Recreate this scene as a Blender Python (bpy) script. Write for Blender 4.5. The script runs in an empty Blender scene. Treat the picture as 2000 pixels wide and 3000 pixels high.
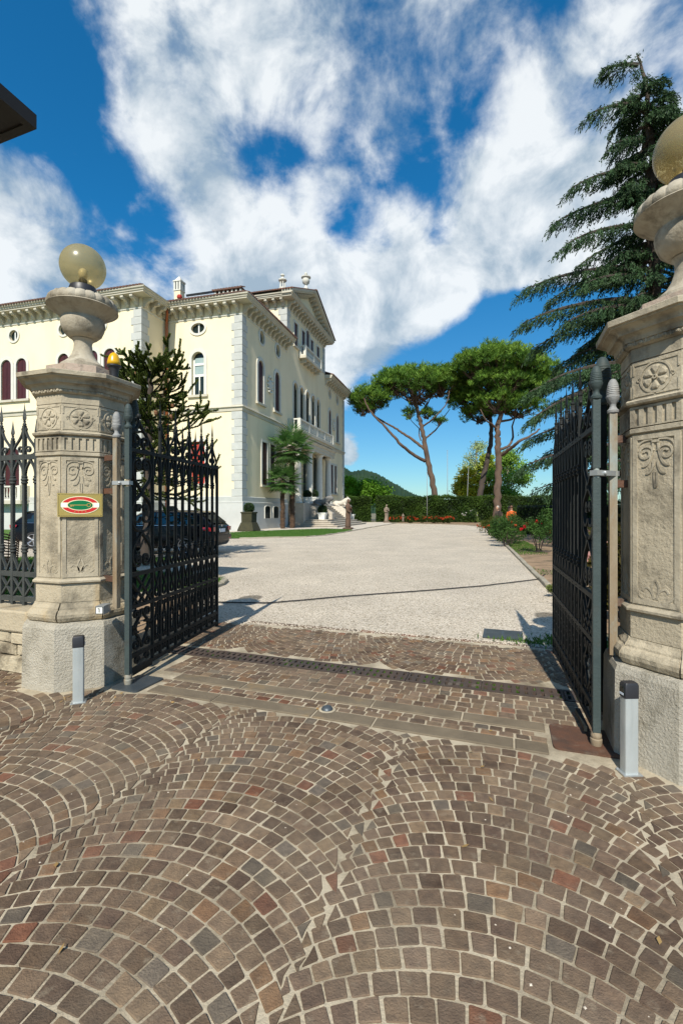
import bpy, math, random
import numpy as np
from mathutils import Vector, Matrix
R = math.radians
rnd = random.Random(7)
nr = np.random.default_rng(7)
S = bpy.context.scene
COL = S.collection

# ---------------------------------------------------------------- camera, sky, sun, exposure
FPX, EYE = 1080.0, 1.45            # focal length in pixels of a 1568 x 2352 frame, eye height
cam = bpy.data.cameras.new('camera')
cam.sensor_fit = 'VERTICAL'; cam.sensor_height = 36; cam.sensor_width = 24
cam.lens = 36 * FPX / 2352
cam.shift_y = -2 / 2352
cam.clip_start = 0.05; cam.clip_end = 6000
camo = bpy.data.objects.new('camera', cam); COL.objects.link(camo)
camo.location = (0, 0, EYE); camo.rotation_euler = (R(90), 0, 0)
S.camera = camo

SUN_AZ, SUN_EL = 12.0, 44.0        # shadows run 12 degrees right of straight ahead
sun = bpy.data.lights.new('sun', 'SUN'); sun.energy = 5.0; sun.angle = R(0.53); sun.color = (1.0, 0.94, 0.83)
suno = bpy.data.objects.new('sun', sun); COL.objects.link(suno)
sd = Vector((math.sin(R(SUN_AZ)) * math.cos(R(SUN_EL)), math.cos(R(SUN_AZ)) * math.cos(R(SUN_EL)), -math.sin(R(SUN_EL))))
suno.rotation_euler = sd.to_track_quat('-Z', 'Y').to_euler()

W = bpy.data.worlds.new('World'); S.world = W; W.use_nodes = True
def build_sky():
    nt = W.node_tree; nt.nodes.clear(); N = nt.nodes.new; L = nt.links.new
    def math_(op, a, b=None, c=None, clamp=False):
        n = N('ShaderNodeMath'); n.operation = op; n.use_clamp = clamp
        for i, v in enumerate((a, b, c)):
            if v is None: continue
            if isinstance(v, (int, float)): n.inputs[i].default_value = v
            else: L(v, n.inputs[i])
        return n.outputs[0]
    sky = N('ShaderNodeTexSky'); sky.sky_type = 'NISHITA'; sky.sun_disc = False
    sky.sun_elevation = R(SUN_EL); sky.sun_rotation = R(180 + SUN_AZ)
    sky.air_density = 1.0; sky.dust_density = 0.15; sky.ozone_density = 2.0
    hs = N('ShaderNodeHueSaturation'); hs.inputs['Saturation'].default_value = 1.05; hs.inputs['Value'].default_value = 1.0; hs.inputs['Hue'].default_value = 0.497
    gr = N('ShaderNodeMix'); gr.data_type = 'RGBA'; gr.blend_type = 'MULTIPLY'; gr.inputs[0].default_value = 1
    tc = N('ShaderNodeTexCoord'); d = tc.outputs['Generated']
    sep = N('ShaderNodeSeparateXYZ'); L(d, sep.inputs[0])
    gz = N('ShaderNodeMapRange'); gz.inputs[1].default_value = 0.02; gz.inputs[2].default_value = 0.5; L(sep.outputs[2], gz.inputs[0])
    gc = N('ShaderNodeMix'); gc.data_type = 'RGBA'; gc.inputs[6].default_value = (.50, .70, .80, 1); gc.inputs[7].default_value = (.30, .90, 1.24, 1); L(gz.outputs[0], gc.inputs[0]); L(gc.outputs[2], gr.inputs[7])
    L(sky.outputs[0], gr.inputs[6]); L(gr.outputs[2], hs.inputs['Color'])
    zz = math_('ADD', math_('MAXIMUM', sep.outputs[2], 0.0), 0.16)
    cx = math_('DIVIDE', sep.outputs[0], zz); cy = math_('DIVIDE', sep.outputs[1], zz)
    cmb = N('ShaderNodeCombineXYZ'); L(cx, cmb.inputs[0]); L(cy, cmb.inputs[1])
    def noise(scale, det, rough, off, sy=1.0, rot=0.0, dist=0.0):
        mp = N('ShaderNodeMapping'); mp.inputs['Location'].default_value = (off, off * .7, off * .3)
        mp.inputs['Rotation'].default_value = (0, 0, rot); mp.inputs['Scale'].default_value = (1, sy, 1)
        L(cmb.outputs[0], mp.inputs[0])
        n = N('ShaderNodeTexNoise'); n.inputs['Scale'].default_value = scale; n.inputs['Detail'].default_value = det
        n.inputs['Roughness'].default_value = rough; n.inputs['Distortion'].default_value = dist
        L(mp.outputs[0], n.inputs['Vector']); return n.outputs[0]
    big = noise(1.6, 4, 0.5, 3.1, 0.7, 0.35)
    fine_p = noise(5.5, 10, 0.60, 1.7, 0.8, 0.35, 0.2)
    nd = N('ShaderNodeTexNoise'); nd.inputs['Scale'].default_value = 7.5; nd.inputs['Detail'].default_value = 10; nd.inputs['Roughness'].default_value = .58; nd.inputs['Distortion'].default_value = .25; L(d, nd.inputs['Vector'])
    fine = math_('ADD', math_('MULTIPLY', fine_p, 0.45), math_('MULTIPLY', nd.outputs[0], 0.55))
    dens = math_('ADD', math_('MULTIPLY', math_('SUBTRACT', big, 0.5), 1.0), math_('MULTIPLY', math_('SUBTRACT', fine, 0.5), 4.6))
    # large cloud banks (+) and clear gaps (-), as directions in the sky: picture x, y, radius, weight
    blobs = [(500, 60, 230, .40), (820, 110, 260, .30), (1150, 120, 240, .26), (1400, 330, 200, .42), (1300, 560, 120, 1.7), (1430, 570, 130, 1.3), (1200, 480, 110, .7), (1050, 640, 90, 1.2), (330, 120, 120, .30), (1480, 60, 240, .30), (640, 230, 150, .26),
             (470, 240, 140, .32), (340, 360, 100, .30), (1220, 400, 130, .34), (20, 460, 150, .62), (90, 600, 170, .50), (230, 640, 90, .34), (20, 760, 200, .50),
             (480, 440, 100, .40), (540, 560, 140, .62), (690, 640, 170, .9), (880, 690, 190, 1.0), (990, 770, 120, .95), (450, 620, 120, .52), (760, 850, 170, .8), (900, 850, 130, .7), (640, 740, 160, .5),
             (1230, 600, 85, 1.8), (1130, 640, 90, 1.6), (1340, 560, 110, .40), (905, 520, 60, .36), (750, 450, 60, .30), (960, 300, 90, .22), (800, 1030, 34, 3.0), (785, 1055, 30, 2.2), (1300, 480, 100, .7), (1400, 520, 100, .6), (70, 110, 80, .30), (1020, 660, 90, .45), (1110, 500, 90, .26),
             (-60, 20, 140, -.40), (150, 60, 100, -.30), (180, 290, 95, -.5), (290, 490, 75, -.55), (385, 570, 60, -.85), (100, 240, 110, -.4), (225, 390, 60, -.3),
             (610, 340, 75, -.30), (690, 400, 105, -.30), (780, 410, 85, -.26), (650, 460, 75, -.36), (860, 440, 95, -.30), (740, 440, 45, .40), (930, 500, 45, .35), (760, 520, 60, -.3), (820, 550, 55, -.6), (970, 470, 80, -.42), (1010, 590, 50, -.6), (940, 400, 60, -.25), (1110, 240, 60, -.30), (1000, 350, 60, -.3), (1500, 170, 50, -.3), (1340, 260, 40, -.3),
             (1180, 710, 110, -.85), (1130, 780, 80, -.75), (1330, 790, 130, -.8), (1180, 950, 240, -1.1), (980, 1020, 150, -.9), (1400, 950, 250, -.9), (1100, 1120, 300, -1.2), (700, 1150, 120, -.5)]
    for x, y, r, w in blobs:
        v = Vector(((x - 784) / FPX, 1, (1174 - y) / FPX)); cosm = 1 / v.length; v.normalize()
        ang = math.atan(r / FPX * cosm)
        dp = N('ShaderNodeVectorMath'); dp.operation = 'DOT_PRODUCT'; dp.inputs[1].default_value = v; L(d, dp.inputs[0])
        mr = N('ShaderNodeMapRange'); mr.interpolation_type = 'SMOOTHSTEP'
        mr.inputs[1].default_value = math.cos(ang * 1.75); mr.inputs[2].default_value = math.cos(ang * 0.15)
        mr.inputs[3].default_value = 0; mr.inputs[4].default_value = w * (.60 if w > 0 else 1.05); L(dp.outputs['Value'], mr.inputs[0])
        dens = math_('ADD', dens, mr.outputs[0])
    cov = N('ShaderNodeMapRange'); cov.interpolation_type = 'SMOOTHSTEP'; cov.inputs[1].default_value = -0.16; cov.inputs[2].default_value = 0.92
    L(dens, cov.inputs[0])
    up = N('ShaderNodeMapRange'); up.interpolation_type = 'SMOOTHSTEP'; up.inputs[1].default_value = 0.0; up.inputs[2].default_value = 0.10; L(sep.outputs[2], up.inputs[0])
    fac = math_('MULTIPLY', math_('MULTIPLY', cov.outputs[0], up.outputs[0]), 0.90)
    shade = N('ShaderNodeMapRange'); shade.inputs[1].default_value = 0.38; shade.inputs[2].default_value = 0.58
    L(nd.outputs[0], shade.inputs[0])
    cr = N('ShaderNodeMix'); cr.data_type = 'RGBA'; cr.inputs[6].default_value = (3.3, 4.2, 5.0, 1); cr.inputs[7].default_value = (7.9, 8.2, 8.3, 1)
    L(shade.outputs[0], cr.inputs[0])
    mx = N('ShaderNodeMix'); mx.data_type = 'RGBA'; L(fac, mx.inputs[0]); L(hs.outputs[0], mx.inputs[6]); L(cr.outputs[2], mx.inputs[7])
    bg = N('ShaderNodeBackground'); bg.inputs[1].default_value = 0.10; L(mx.outputs[2], bg.inputs[0])
    out = N('ShaderNodeOutputWorld'); L(bg.outputs[0], out.inputs[0])
build_sky()
W.cycles.sampling_method = 'MANUAL'; W.cycles.sample_map_resolution = 512
S.view_settings.view_transform = 'Standard'; S.view_settings.look = 'None'
S.view_settings.exposure = 0.30; S.view_settings.gamma = 1.0; S.view_settings.use_curve_mapping = False
S.cycles.max_bounces = 6; S.cycles.diffuse_bounces = 3; S.cycles.glossy_bounces = 3; S.cycles.transparent_max_bounces = 8
S.cycles.use_denoising = True

# ---------------------------------------------------------------- helpers
def gp(x, y):                       # ground point under a picture position
    d = FPX * EYE / (y - 1174); return ((x - 784) / FPX * d, d)
def at(x, y, Y):                    # world point at a given distance
    return Vector(((x - 784) / FPX * Y, Y, EYE - (y - 1174) / FPX * Y))

def link(o, parent=None):
    COL.objects.link(o)
    if parent is not None: o.parent = parent
    return o
def empty(name, loc=(0, 0, 0), rz=0.0, parent=None):
    o = bpy.data.objects.new(name, None); o.location = loc; o.rotation_euler = (0, 0, rz); o.empty_display_size = .1
    return link(o, parent)
def tag(o, label=None, cat=None, group=None, kind=None):
    if label: o['label'] = label
    if cat: o['category'] = cat
    if group: o['group'] = group
    if kind: o['kind'] = kind
    return o
def copy_tree(o, parent=None):
    c = o.copy(); COL.objects.link(c); c.parent = parent
    for ch in list(o.children): copy_tree(ch, c)
    return c
def dup(o, loc=None, rz=None, parent=None):
    c = o.copy(); COL.objects.link(c)
    c.parent = parent if parent is not None else o.parent
    if loc is not None: c.location = loc
    if rz is not None: c.rotation_euler = (0, 0, rz)
    return c

class MB:
    def __init__(s): s.v = []; s.f = []; s.t = []; s.cur = None
    def add(s, vs, fs):
        b = len(s.v); s.v.extend([tuple(p) for p in vs]); s.f.extend([tuple(i + b for i in f) for f in fs])
        if s.cur is not None: s.t.extend([s.cur] * len(fs))
        return s
    def box(s, c, d, rz=0.0):
        x, y, z = d[0] / 2, d[1] / 2, d[2] / 2; cs, sn = math.cos(rz), math.sin(rz)
        vs = []
        for k in (-z, z):
            for (i, j) in ((-x, -y), (x, -y), (x, y), (-x, y)):
                vs.append((c[0] + i * cs - j * sn, c[1] + i * sn + j * cs, c[2] + k))
        return s.add(vs, [(3, 2, 1, 0), (4, 5, 6, 7), (0, 1, 5, 4), (1, 2, 6, 5), (2, 3, 7, 6), (3, 0, 4, 7)])
    def bbox(s, x0, x1, y0, y1, z0, z1): return s.box(((x0 + x1) / 2, (y0 + y1) / 2, (z0 + z1) / 2), (x1 - x0, y1 - y0, z1 - z0))
    def loft(s, rings, closed=True, caps=True):
        n = len(rings[0]); vs = [p for r in rings for p in r]; fs = []
        for i in range(len(rings) - 1):
            for j in range(n if closed else n - 1):
                k = (j + 1) % n
                fs.append((i * n + j, i * n + k, (i + 1) * n + k, (i + 1) * n + j))
        if caps and closed:
            fs.append(tuple(range(n - 1, -1, -1))); fs.append(tuple((len(rings) - 1) * n + j for j in range(n)))
        return s.add(vs, fs)
    def lathe(s, prof, n=24, c=(0, 0, 0), rot=0.0, caps=True):
        return s.loft([[(c[0] + r * math.cos(rot + 2 * math.pi * j / n), c[1] + r * math.sin(rot + 2 * math.pi * j / n), c[2] + z) for j in range(n)] for r, z in prof], True, caps)
    def tube(s, pts, rad, n=6, caps=True):
        pts = [Vector(p) for p in pts]; rings = []; up = None
        for i, p in enumerate(pts):
            a = pts[max(i - 1, 0)]; b = pts[min(i + 1, len(pts) - 1)]; t = (b - a)
            if t.length < 1e-9: t = Vector((0, 0, 1))
            t.normalize()
            if up is None: up = t.orthogonal().normalized()
            else:
                up = up - t * up.dot(t)
                up = up.normalized() if up.length > 1e-6 else t.orthogonal().normalized()
            w = t.cross(up); r = rad[i] if isinstance(rad, (list, tuple)) else rad
            rings.append([p + (up * math.cos(2 * math.pi * j / n) + w * math.sin(2 * math.pi * j / n)) * r for j in range(n)])
        return s.loft(rings, True, caps)
    def ribbon(s, pts, w, d):       # flat bar swept in the local x-z plane, depth along y
        pts = [Vector((p[0], 0, p[1])) for p in pts]; rings = []
        for i, p in enumerate(pts):
            a = pts[max(i - 1, 0)]; b = pts[min(i + 1, len(pts) - 1)]; t = (b - a).normalized(); m = Vector((-t.z, 0, t.x)) * (w / 2)
            y = Vector((0, d / 2, 0)); rings.append([p + m - y, p + m + y, p - m + y, p - m - y])
        return s.loft(rings, True, True)
    def poly(s, pts): return s.add(pts, [tuple(range(len(pts)))])
    def prism(s, pts, z0, z1):
        n = len(pts)
        return s.add([(p[0], p[1], z0) for p in pts] + [(p[0], p[1], z1) for p in pts],
                     [tuple(range(n - 1, -1, -1)), tuple(range(n, 2 * n))] + [(i, (i + 1) % n, n + (i + 1) % n, n + i) for i in range(n)])
    def build(s, name, mat, parent=None, smooth=False, loc=None, rz=None, auto=None):
        me = bpy.data.meshes.new(name); me.from_pydata(s.v, [], s.f)
        if s.t:
            a = me.attributes.new('tint', 'FLOAT_COLOR', 'FACE'); arr = np.ones((len(s.f), 4), np.float32); arr[:, :3] = np.array(s.t, np.float32)
            a.data.foreach_set('color', arr.ravel())
        me.materials.append(mat); me.update()
        if smooth: me.polygons.foreach_set('use_smooth', [True] * len(me.polygons))
        if auto is not None: me.set_sharp_from_angle(angle=R(auto))
        o = bpy.data.objects.new(name, me); link(o, parent)
        if loc is not None: o.location = loc
        if rz is not None: o.rotation_euler = (0, 0, rz)
        return o

def cards(name, P, D, Ln, Wd, mat, parent=None, tint=None, up=None):   # many small leaf-shaped faces
    P = np.asarray(P, np.float64); D = np.asarray(D, np.float64); n = len(P)
    D /= np.linalg.norm(D, axis=1, keepdims=True) + 1e-9
    Ln = np.broadcast_to(np.asarray(Ln, float), (n,))[:, None]; Wd = np.broadcast_to(np.asarray(Wd, float), (n,))[:, None]
    q = nr.normal(size=(n, 3)) if up is None else np.broadcast_to(np.asarray(up, float), (n, 3)) + nr.normal(size=(n, 3)) * .35
    sd_ = np.cross(D, q); sd_ /= np.linalg.norm(sd_, axis=1, keepdims=True) + 1e-9
    V = np.empty((n, 4, 3)); V[:, 0] = P; V[:, 1] = P + D * Ln * .5 + sd_ * Wd / 2; V[:, 2] = P + D * Ln; V[:, 3] = P + D * Ln * .5 - sd_ * Wd / 2
    me = bpy.data.meshes.new(name); me.vertices.add(n * 4); me.vertices.foreach_set('co', V.astype(np.float32).ravel())
    me.loops.add(n * 4); me.loops.foreach_set('vertex_index', np.arange(n * 4, dtype=np.int32))
    me.polygons.add(n); me.polygons.foreach_set('loop_start', np.arange(0, n * 4, 4, dtype=np.int32)); me.polygons.foreach_set('loop_total', np.full(n, 4, np.int32))
    if tint is not None:
        a = me.attributes.new('tint', 'FLOAT_COLOR', 'FACE'); arr = np.ones((n, 4), np.float32); arr[:, :3] = tint; a.data.foreach_set('color', arr.ravel())
    me.materials.append(mat); me.update(calc_edges=True)
    return link(bpy.data.objects.new(name, me), parent)

# ---------------------------------------------------------------- materials
def mk(name, c1, c2=None, scale=6.0, rough=.8, bump=0.0, bscale=None, metal=0.0, tint=False, spec=.5, dirt=None, dscale=1.2, dth=(.5, .7), transl=0.0, detail=6, stretch=None, coat=0.0, streak=None, dust=None):
    m = bpy.data.materials.new(name); m.use_nodes = True; nt = m.node_tree; N = nt.nodes.new; L = nt.links.new
    b = nt.nodes['Principled BSDF']; b.inputs['Roughness'].default_value = rough; b.inputs['Metallic'].default_value = metal
    b.inputs['Specular IOR Level'].default_value = spec; b.inputs['Coat Weight'].default_value = coat
    g = N('ShaderNodeNewGeometry'); vec = g.outputs['Position']
    if stretch:
        mp = N('ShaderNodeMapping'); mp.inputs['Scale'].default_value = stretch; L(vec, mp.inputs[0]); vec = mp.outputs[0]
    def noise(sc, det=detail, rg=.6):
        n = N('ShaderNodeTexNoise'); n.inputs['Scale'].default_value = sc; n.inputs['Detail'].default_value = det; n.inputs['Roughness'].default_value = rg; L(vec, n.inputs['Vector']); return n.outputs[0]
    def mix(fac, a, bb, mode='MIX'):
        n = N('ShaderNodeMix'); n.data_type = 'RGBA'; n.blend_type = mode
        if isinstance(fac, float): n.inputs[0].default_value = fac
        else: L(fac, n.inputs[0])
        for i, v in ((6, a), (7, bb)):
            if isinstance(v, tuple): n.inputs[i].default_value = (*v[:3], 1)
            else: L(v, n.inputs[i])
        return n.outputs[2]
    col = None
    if c2 is not None:
        mr = N('ShaderNodeMapRange'); mr.inputs[1].default_value = .32; mr.inputs[2].default_value = .68; L(noise(scale), mr.inputs[0])
        col = mix(mr.outputs[0], tuple(c1), tuple(c2))
    if tint:
        at_ = N('ShaderNodeAttribute'); at_.attribute_name = 'tint'
        col = mix(1.0, col if col is not None else tuple(c1), at_.outputs['Color'], 'MULTIPLY')
    if dirt is not None:
        mr = N('ShaderNodeMapRange'); mr.inputs[1].default_value = dth[0]; mr.inputs[2].default_value = dth[1]; L(noise(dscale, 8, .65), mr.inputs[0])
        col = mix(mr.outputs[0], col if col is not None else tuple(c1), tuple(dirt))
    if dust is not None:             # broad patches of wear and dust
        nv = N('ShaderNodeTexNoise'); nv.inputs['Scale'].default_value = dust[1]; nv.inputs['Detail'].default_value = 7; nv.inputs['Roughness'].default_value = .7; L(g.outputs['Position'], nv.inputs['Vector'])
        mr = N('ShaderNodeMapRange'); mr.inputs[1].default_value = .42; mr.inputs[2].default_value = .68; mr.inputs[4].default_value = dust[2]; L(nv.outputs[0], mr.inputs[0])
        col = mix(mr.outputs[0], col if col is not None else tuple(c1), tuple(dust[0]))
    if streak is not None:           # rain streaks: noise drawn out vertically
        mp2 = N('ShaderNodeMapping'); mp2.inputs['Scale'].default_value = (1, 1, .10); L(g.outputs['Position'], mp2.inputs[0])
        n2 = N('ShaderNodeTexNoise'); n2.inputs['Scale'].default_value = streak[1]; n2.inputs['Detail'].default_value = 5; L(mp2.outputs[0], n2.inputs['Vector'])
        mr = N('ShaderNodeMapRange'); mr.inputs[1].default_value = .52; mr.inputs[2].default_value = .75; mr.inputs[4].default_value = streak[2]; L(n2.outputs[0], mr.inputs[0])
        col = mix(mr.outputs[0], col if col is not None else tuple(c1), tuple(streak[0]))
    if col is not None: L(col, b.inputs['Base Color'])
    else: b.inputs['Base Color'].default_value = (*c1, 1)
    if bump:
        bp = N('ShaderNodeBump'); bp.inputs['Strength'].default_value = bump; bp.inputs['Distance'].default_value = .02
        L(noise(bscale or scale * 4, 8, .65), bp.inputs['Height']); L(bp.outputs[0], b.inputs['Normal'])
    if transl:
        tr = N('ShaderNodeBsdfTranslucent'); ms = N('ShaderNodeMixShader'); ms.inputs[0].default_value = transl
        if col is not None: L(mix(.6, col, (1.0, 1.0, .35), 'MULTIPLY'), tr.inputs[0]) if False else L(col, tr.inputs[0])
        else: tr.inputs[0].default_value = (*c1, 1)
        L(b.outputs[0], ms.inputs[1]); L(tr.outputs[0], ms.inputs[2]); L(ms.outputs[0], nt.nodes['Material Output'].inputs[0])
    return m

def cells(name, cols, scale, rough=.9, bump=.6, joint=None, patch=None):       # gravel: small stones of mixed colour
    m = bpy.data.materials.new(name); m.use_nodes = True; nt = m.node_tree; N = nt.nodes.new; L = nt.links.new
    b = nt.nodes['Principled BSDF']; b.inputs['Roughness'].default_value = rough; b.inputs['Specular IOR Level'].default_value = .25
    g = N('ShaderNodeNewGeometry'); v = N('ShaderNodeTexVoronoi'); v.inputs['Scale'].default_value = scale; L(g.outputs['Position'], v.inputs['Vector'])
    sp = N('ShaderNodeSeparateColor'); L(v.outputs['Color'], sp.inputs[0])
    cr = N('ShaderNodeValToRGB'); cr.color_ramp.interpolation = 'LINEAR'
    for i, (p, c) in enumerate(cols):
        e = cr.color_ramp.elements[i] if i < 2 else cr.color_ramp.elements.new(p)
        e.position = p; e.color = (*c, 1)
    L(sp.outputs[0], cr.inputs[0]); col = cr.outputs[0]
    n = N('ShaderNodeTexNoise'); n.inputs['Scale'].default_value = .7; n.inputs['Detail'].default_value = 6; L(g.outputs['Position'], n.inputs['Vector'])
    mr = N('ShaderNodeMapRange'); mr.inputs[1].default_value = .35; mr.inputs[2].default_value = .7; mr.inputs[3].default_value = .86; mr.inputs[4].default_value = 1.05; L(n.outputs[0], mr.inputs[0])
    mu = N('ShaderNodeMix'); mu.data_type = 'RGBA'; mu.blend_type = 'MULTIPLY'; mu.inputs[0].default_value = 1; L(col, mu.inputs[6])
    cc = N('ShaderNodeCombineColor'); [L(mr.outputs[0], cc.inputs[i]) for i in range(3)]; L(cc.outputs[0], mu.inputs[7])
    L(mu.outputs[2], b.inputs['Base Color'])
    inv = N('ShaderNodeMath'); inv.operation = 'SUBTRACT'; inv.inputs[0].default_value = 1; L(v.outputs['Distance'], inv.inputs[1])
    ad = N('ShaderNodeMath'); ad.operation = 'ADD'; L(inv.outputs[0], ad.inputs[0]); L(sp.outputs[1], ad.inputs[1])
    bp = N('ShaderNodeBump'); bp.inputs['Strength'].default_value = bump; bp.inputs['Distance'].default_value = .012
    L(ad.outputs[0], bp.inputs['Height']); L(bp.outputs[0], b.inputs['Normal'])
    return m

M = {}
M['mortar'] = mk('mortar', (.48, .415, .305), (.33, .28, .20), 3.2, .95, .5, 60, spec=.1, dirt=(.16, .13, .09), dscale=1.6, dth=(.47, .70))
M['cobble'] = mk('porphyry', (.74, .74, .76), (1.24, 1.22, 1.16), 24, .88, .55, 130, tint=True, spec=.15, dirt=(.27, .22, .155), dscale=14, dth=(.58, .80), dust=((.25, .205, .15), .9, .45))
M['slab'] = mk('slab stone', (.125, .10, .07), (.18, .145, .10), 4, .88, .4, 50, spec=.15, dirt=(.27, .18, .085), dscale=2.1, dth=(.56, .75))
M['gravel'] = cells('white gravel', [(0, (.21, .17, .12)), (.25, (.49, .42, .32)), (.6, (.60, .52, .41)), (1, (.72, .645, .535))], 62, bump=.8)
M['gravel_far'] = M['gravel']
M['pebble'] = mk('loose pebbles', (.62, .55, .45), (.40, .34, .27), 40, .9)
M['dry_leaf'] = mk('dry leaf', (.30, .17, .06), (.22, .15, .05), 30, .8)
M['earth'] = mk('earth', (.20, .13, .075), (.32, .215, .125), 2.4, .95, .8, 14, dirt=(.10, .075, .04), dscale=1.5, dth=(.5, .66))
M['field'] = mk('dry field', (.17, .145, .09), (.13, .12, .07), .2, .95)
M['lawn'] = mk('lawn', (.045, .115, .018), (.08, .16, .03), 9, .9, .9, 60, spec=.2)
M['path'] = mk('paved path', (.55, .49, .40), (.45, .40, .33), 3, .9, .2, 30)
M['stone'] = mk('pillar stone', (.45, .39, .285), (.35, .30, .215), 3.0, .85, .6, 38, dirt=(.155, .135, .10), dscale=3.0, dth=(.52, .70), spec=.2, streak=((.42, .29, .13), 7, .55))
M['stone_smooth'] = mk('dressed stone', (.45, .395, .295), (.34, .295, .215), 4.5, .85, .35, 40, dirt=(.13, .112, .085), dscale=3.8, dth=(.51, .67), spec=.2, streak=((.20, .17, .125), 9, .6))
M['stone_grey'] = mk('grey plinth stone', (.46, .425, .35), (.37, .34, .275), 4, .9, .9, 62, dirt=(.19, .17, .125), dscale=2.8, dth=(.53, .70), spec=.2, streak=((.24, .21, .15), 8, .5))
M['urn'] = mk('urn stone', (.43, .39, .31), (.32, .275, .205), 5, .85, .35, 45, dirt=(.15, .125, .09), dscale=6.0, dth=(.50, .68), spec=.2, streak=((.18, .15, .11), 9, .6))
M['pink'] = mk('pink stone', (.44, .34, .27), (.36, .29, .23), 9, .85, .4, 45, dirt=(.17, .15, .12), dscale=7, dth=(.55, .7), spec=.3)
M['wall_stone'] = mk('rubble stone', (.50, .44, .32), (.38, .32, .225), 3, .9, .8, 26, dirt=(.14, .115, .08), dscale=3.2, dth=(.52, .66), spec=.3)
M['iron'] = mk('dark iron', (.010, .012, .012), (.018, .021, .020), 14, .6, .15, 80, spec=.22)
M['iron_green'] = mk('grey green iron', (.036, .052, .052), (.052, .070, .068), 8, .6, .2, 60, spec=.25, dirt=(.045, .05, .045), dscale=6, dth=(.55, .75))
M['iron_fence'] = mk('grey iron', (.040, .045, .044), (.060, .066, .064), 12, .55, .2, 60, spec=.3)
M['iron_pale'] = mk('pale weathered iron', (.20, .205, .205), (.30, .30, .29), 18, .7, .3, 60, dirt=(.14, .12, .10), dscale=9, dth=(.58, .72))
M['rust_post'] = mk('rusty post', (.19, .125, .065), (.27, .23, .165), 6, .75, .3, 50, dirt=(.24, .27, .25), dscale=5, dth=(.52, .66), stretch=(1, 1, .35))
M['rust'] = mk('rust', (.125, .052, .026), (.060, .034, .022), 7, .75, .4, 60, dirt=(.17, .145, .11), dscale=5, dth=(.52, .72))
M['rust_drain'] = mk('rusty drain iron', (.070, .044, .031), (.036, .029, .025), 3, .75, .4, 60, dirt=(.20, .165, .12), dscale=2.6, dth=(.55, .70))
M['steel'] = mk('zinc steel', (.42, .44, .44), (.50, .52, .52), 10, .42, .05, 60, metal=.6)
M['plate'] = mk('blue grey steel plate', (.055, .07, .082), (.09, .105, .115), 4, .42, .15, 50, metal=.4)
M['alu'] = mk('aluminium column', (.42, .455, .45), (.49, .52, .515), 5, .45, .05, 40, metal=.35, streak=((.30, .32, .31), 25, .5))
M['black_plastic'] = mk('black plastic', (.02, .02, .024), None, rough=.45)
M['hole'] = mk('dark soil', (.012, .012, .008), (.05, .06, .02), 20, .95)
M['gold'] = mk('brass plaque', (.50, .36, .10), (.56, .41, .13), 6, .35, .03, 30, metal=.55)
M['red'] = mk('red enamel', (.55, .02, .02), None, rough=.3)
M['white'] = mk('white enamel', (.80, .80, .74), None, rough=.35)
M['cream'] = mk('cream enamel', (.80, .72, .45), None, rough=.35)
M['green'] = mk('green enamel', (.0, .15, .045), None, rough=.3)
M['yellow'] = mk('yellow lamp plastic', (.62, .34, .005), None, rough=.3)
M['stucco'] = mk('cream stucco', (.83, .715, .495), (.79, .675, .455), .7, .92, .12, 30, spec=.2, streak=((.60, .51, .33), .9, .40))
M['trim'] = mk('pale trim stone', (.66, .64, .56), (.58, .56, .49), 1.3, .85, .25, 20, spec=.25)
M['quoin'] = mk('quoin stone', (.50, .505, .47), (.42, .425, .395), 1.5, .88, .6, 9, spec=.25)
M['plinth'] = mk('plinth render', (.54, .54, .51), (.47, .47, .44), .9, .9, .15, 18, spec=.25)
M['cornice'] = mk('cornice', (.55, .51, .41), (.46, .42, .335), 1.2, .85, .1, 20, spec=.25)
M['tile'] = mk('roof tile', (.155, .075, .050), (.095, .055, .042), 3, .9, .3, 12)
M['copper'] = mk('copper pipe', (.45, .15, .06), (.36, .11, .045), 5, .4, 0, metal=.6)
M['shutter'] = mk('dark red shutter', (.060, .008, .008), (.045, .007, .007), 3, .5)
M['red_blind'] = mk('red blind', (.42, .035, .018), None, rough=.7)
M['glass'] = mk('window glass', (.016, .026, .024), None, rough=.06, spec=.35)
M['glass_pale'] = mk('pale blind glass', (.34, .42, .40), (.28, .36, .35), 2, .15)
M['white_frame'] = mk('white window frame', (.72, .72, .67), None, rough=.5)
M['step'] = mk('step stone', (.50, .45, .37), (.41, .36, .29), 2, .88, .25, 20, dirt=(.30, .26, .2), dscale=1.1, dth=(.55, .75))
M['lion'] = mk('dark carved stone', (.24, .235, .22), (.16, .155, .145), 3, .85, .4, 18)
M['lion_pale'] = mk('pale carved stone', (.58, .54, .46), (.48, .44, .37), 3, .85, .3, 18)
M['statue'] = mk('brown weathered statue', (.135, .075, .045), (.085, .05, .032), 5, .8, .35, 22)
M['statue_pale'] = mk('mottled statue stone', (.28, .22, .165), (.12, .09, .065), 4, .8, .35, 22)
M['mossy'] = mk('mossy planter stone', (.050, .045, .018), (.030, .028, .013), 4, .9, .4, 22)
M['car'] = mk('black car paint', (.003, .004, .007), None, rough=.22, spec=.22, coat=.0)
M['car_glass'] = mk('car glass', (.012, .02, .02), None, rough=.03, spec=.9)
M['chrome'] = mk('chrome', (.6, .6, .6), None, rough=.15, metal=1)
M['rim'] = mk('alloy rim', (.42, .42, .43), None, rough=.3, metal=.8)
M['rubber'] = mk('tyre rubber', (.012, .012, .012), None, rough=.8)
M['tail'] = mk('tail light', (.35, .008, .015), None, rough=.12, spec=.8)
M['plate_white'] = mk('number plate', (.6, .66, .74), None, rough=.4)
M['wicker'] = mk('wicker', (.20, .085, .03), (.13, .055, .02), 20, .7)
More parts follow.
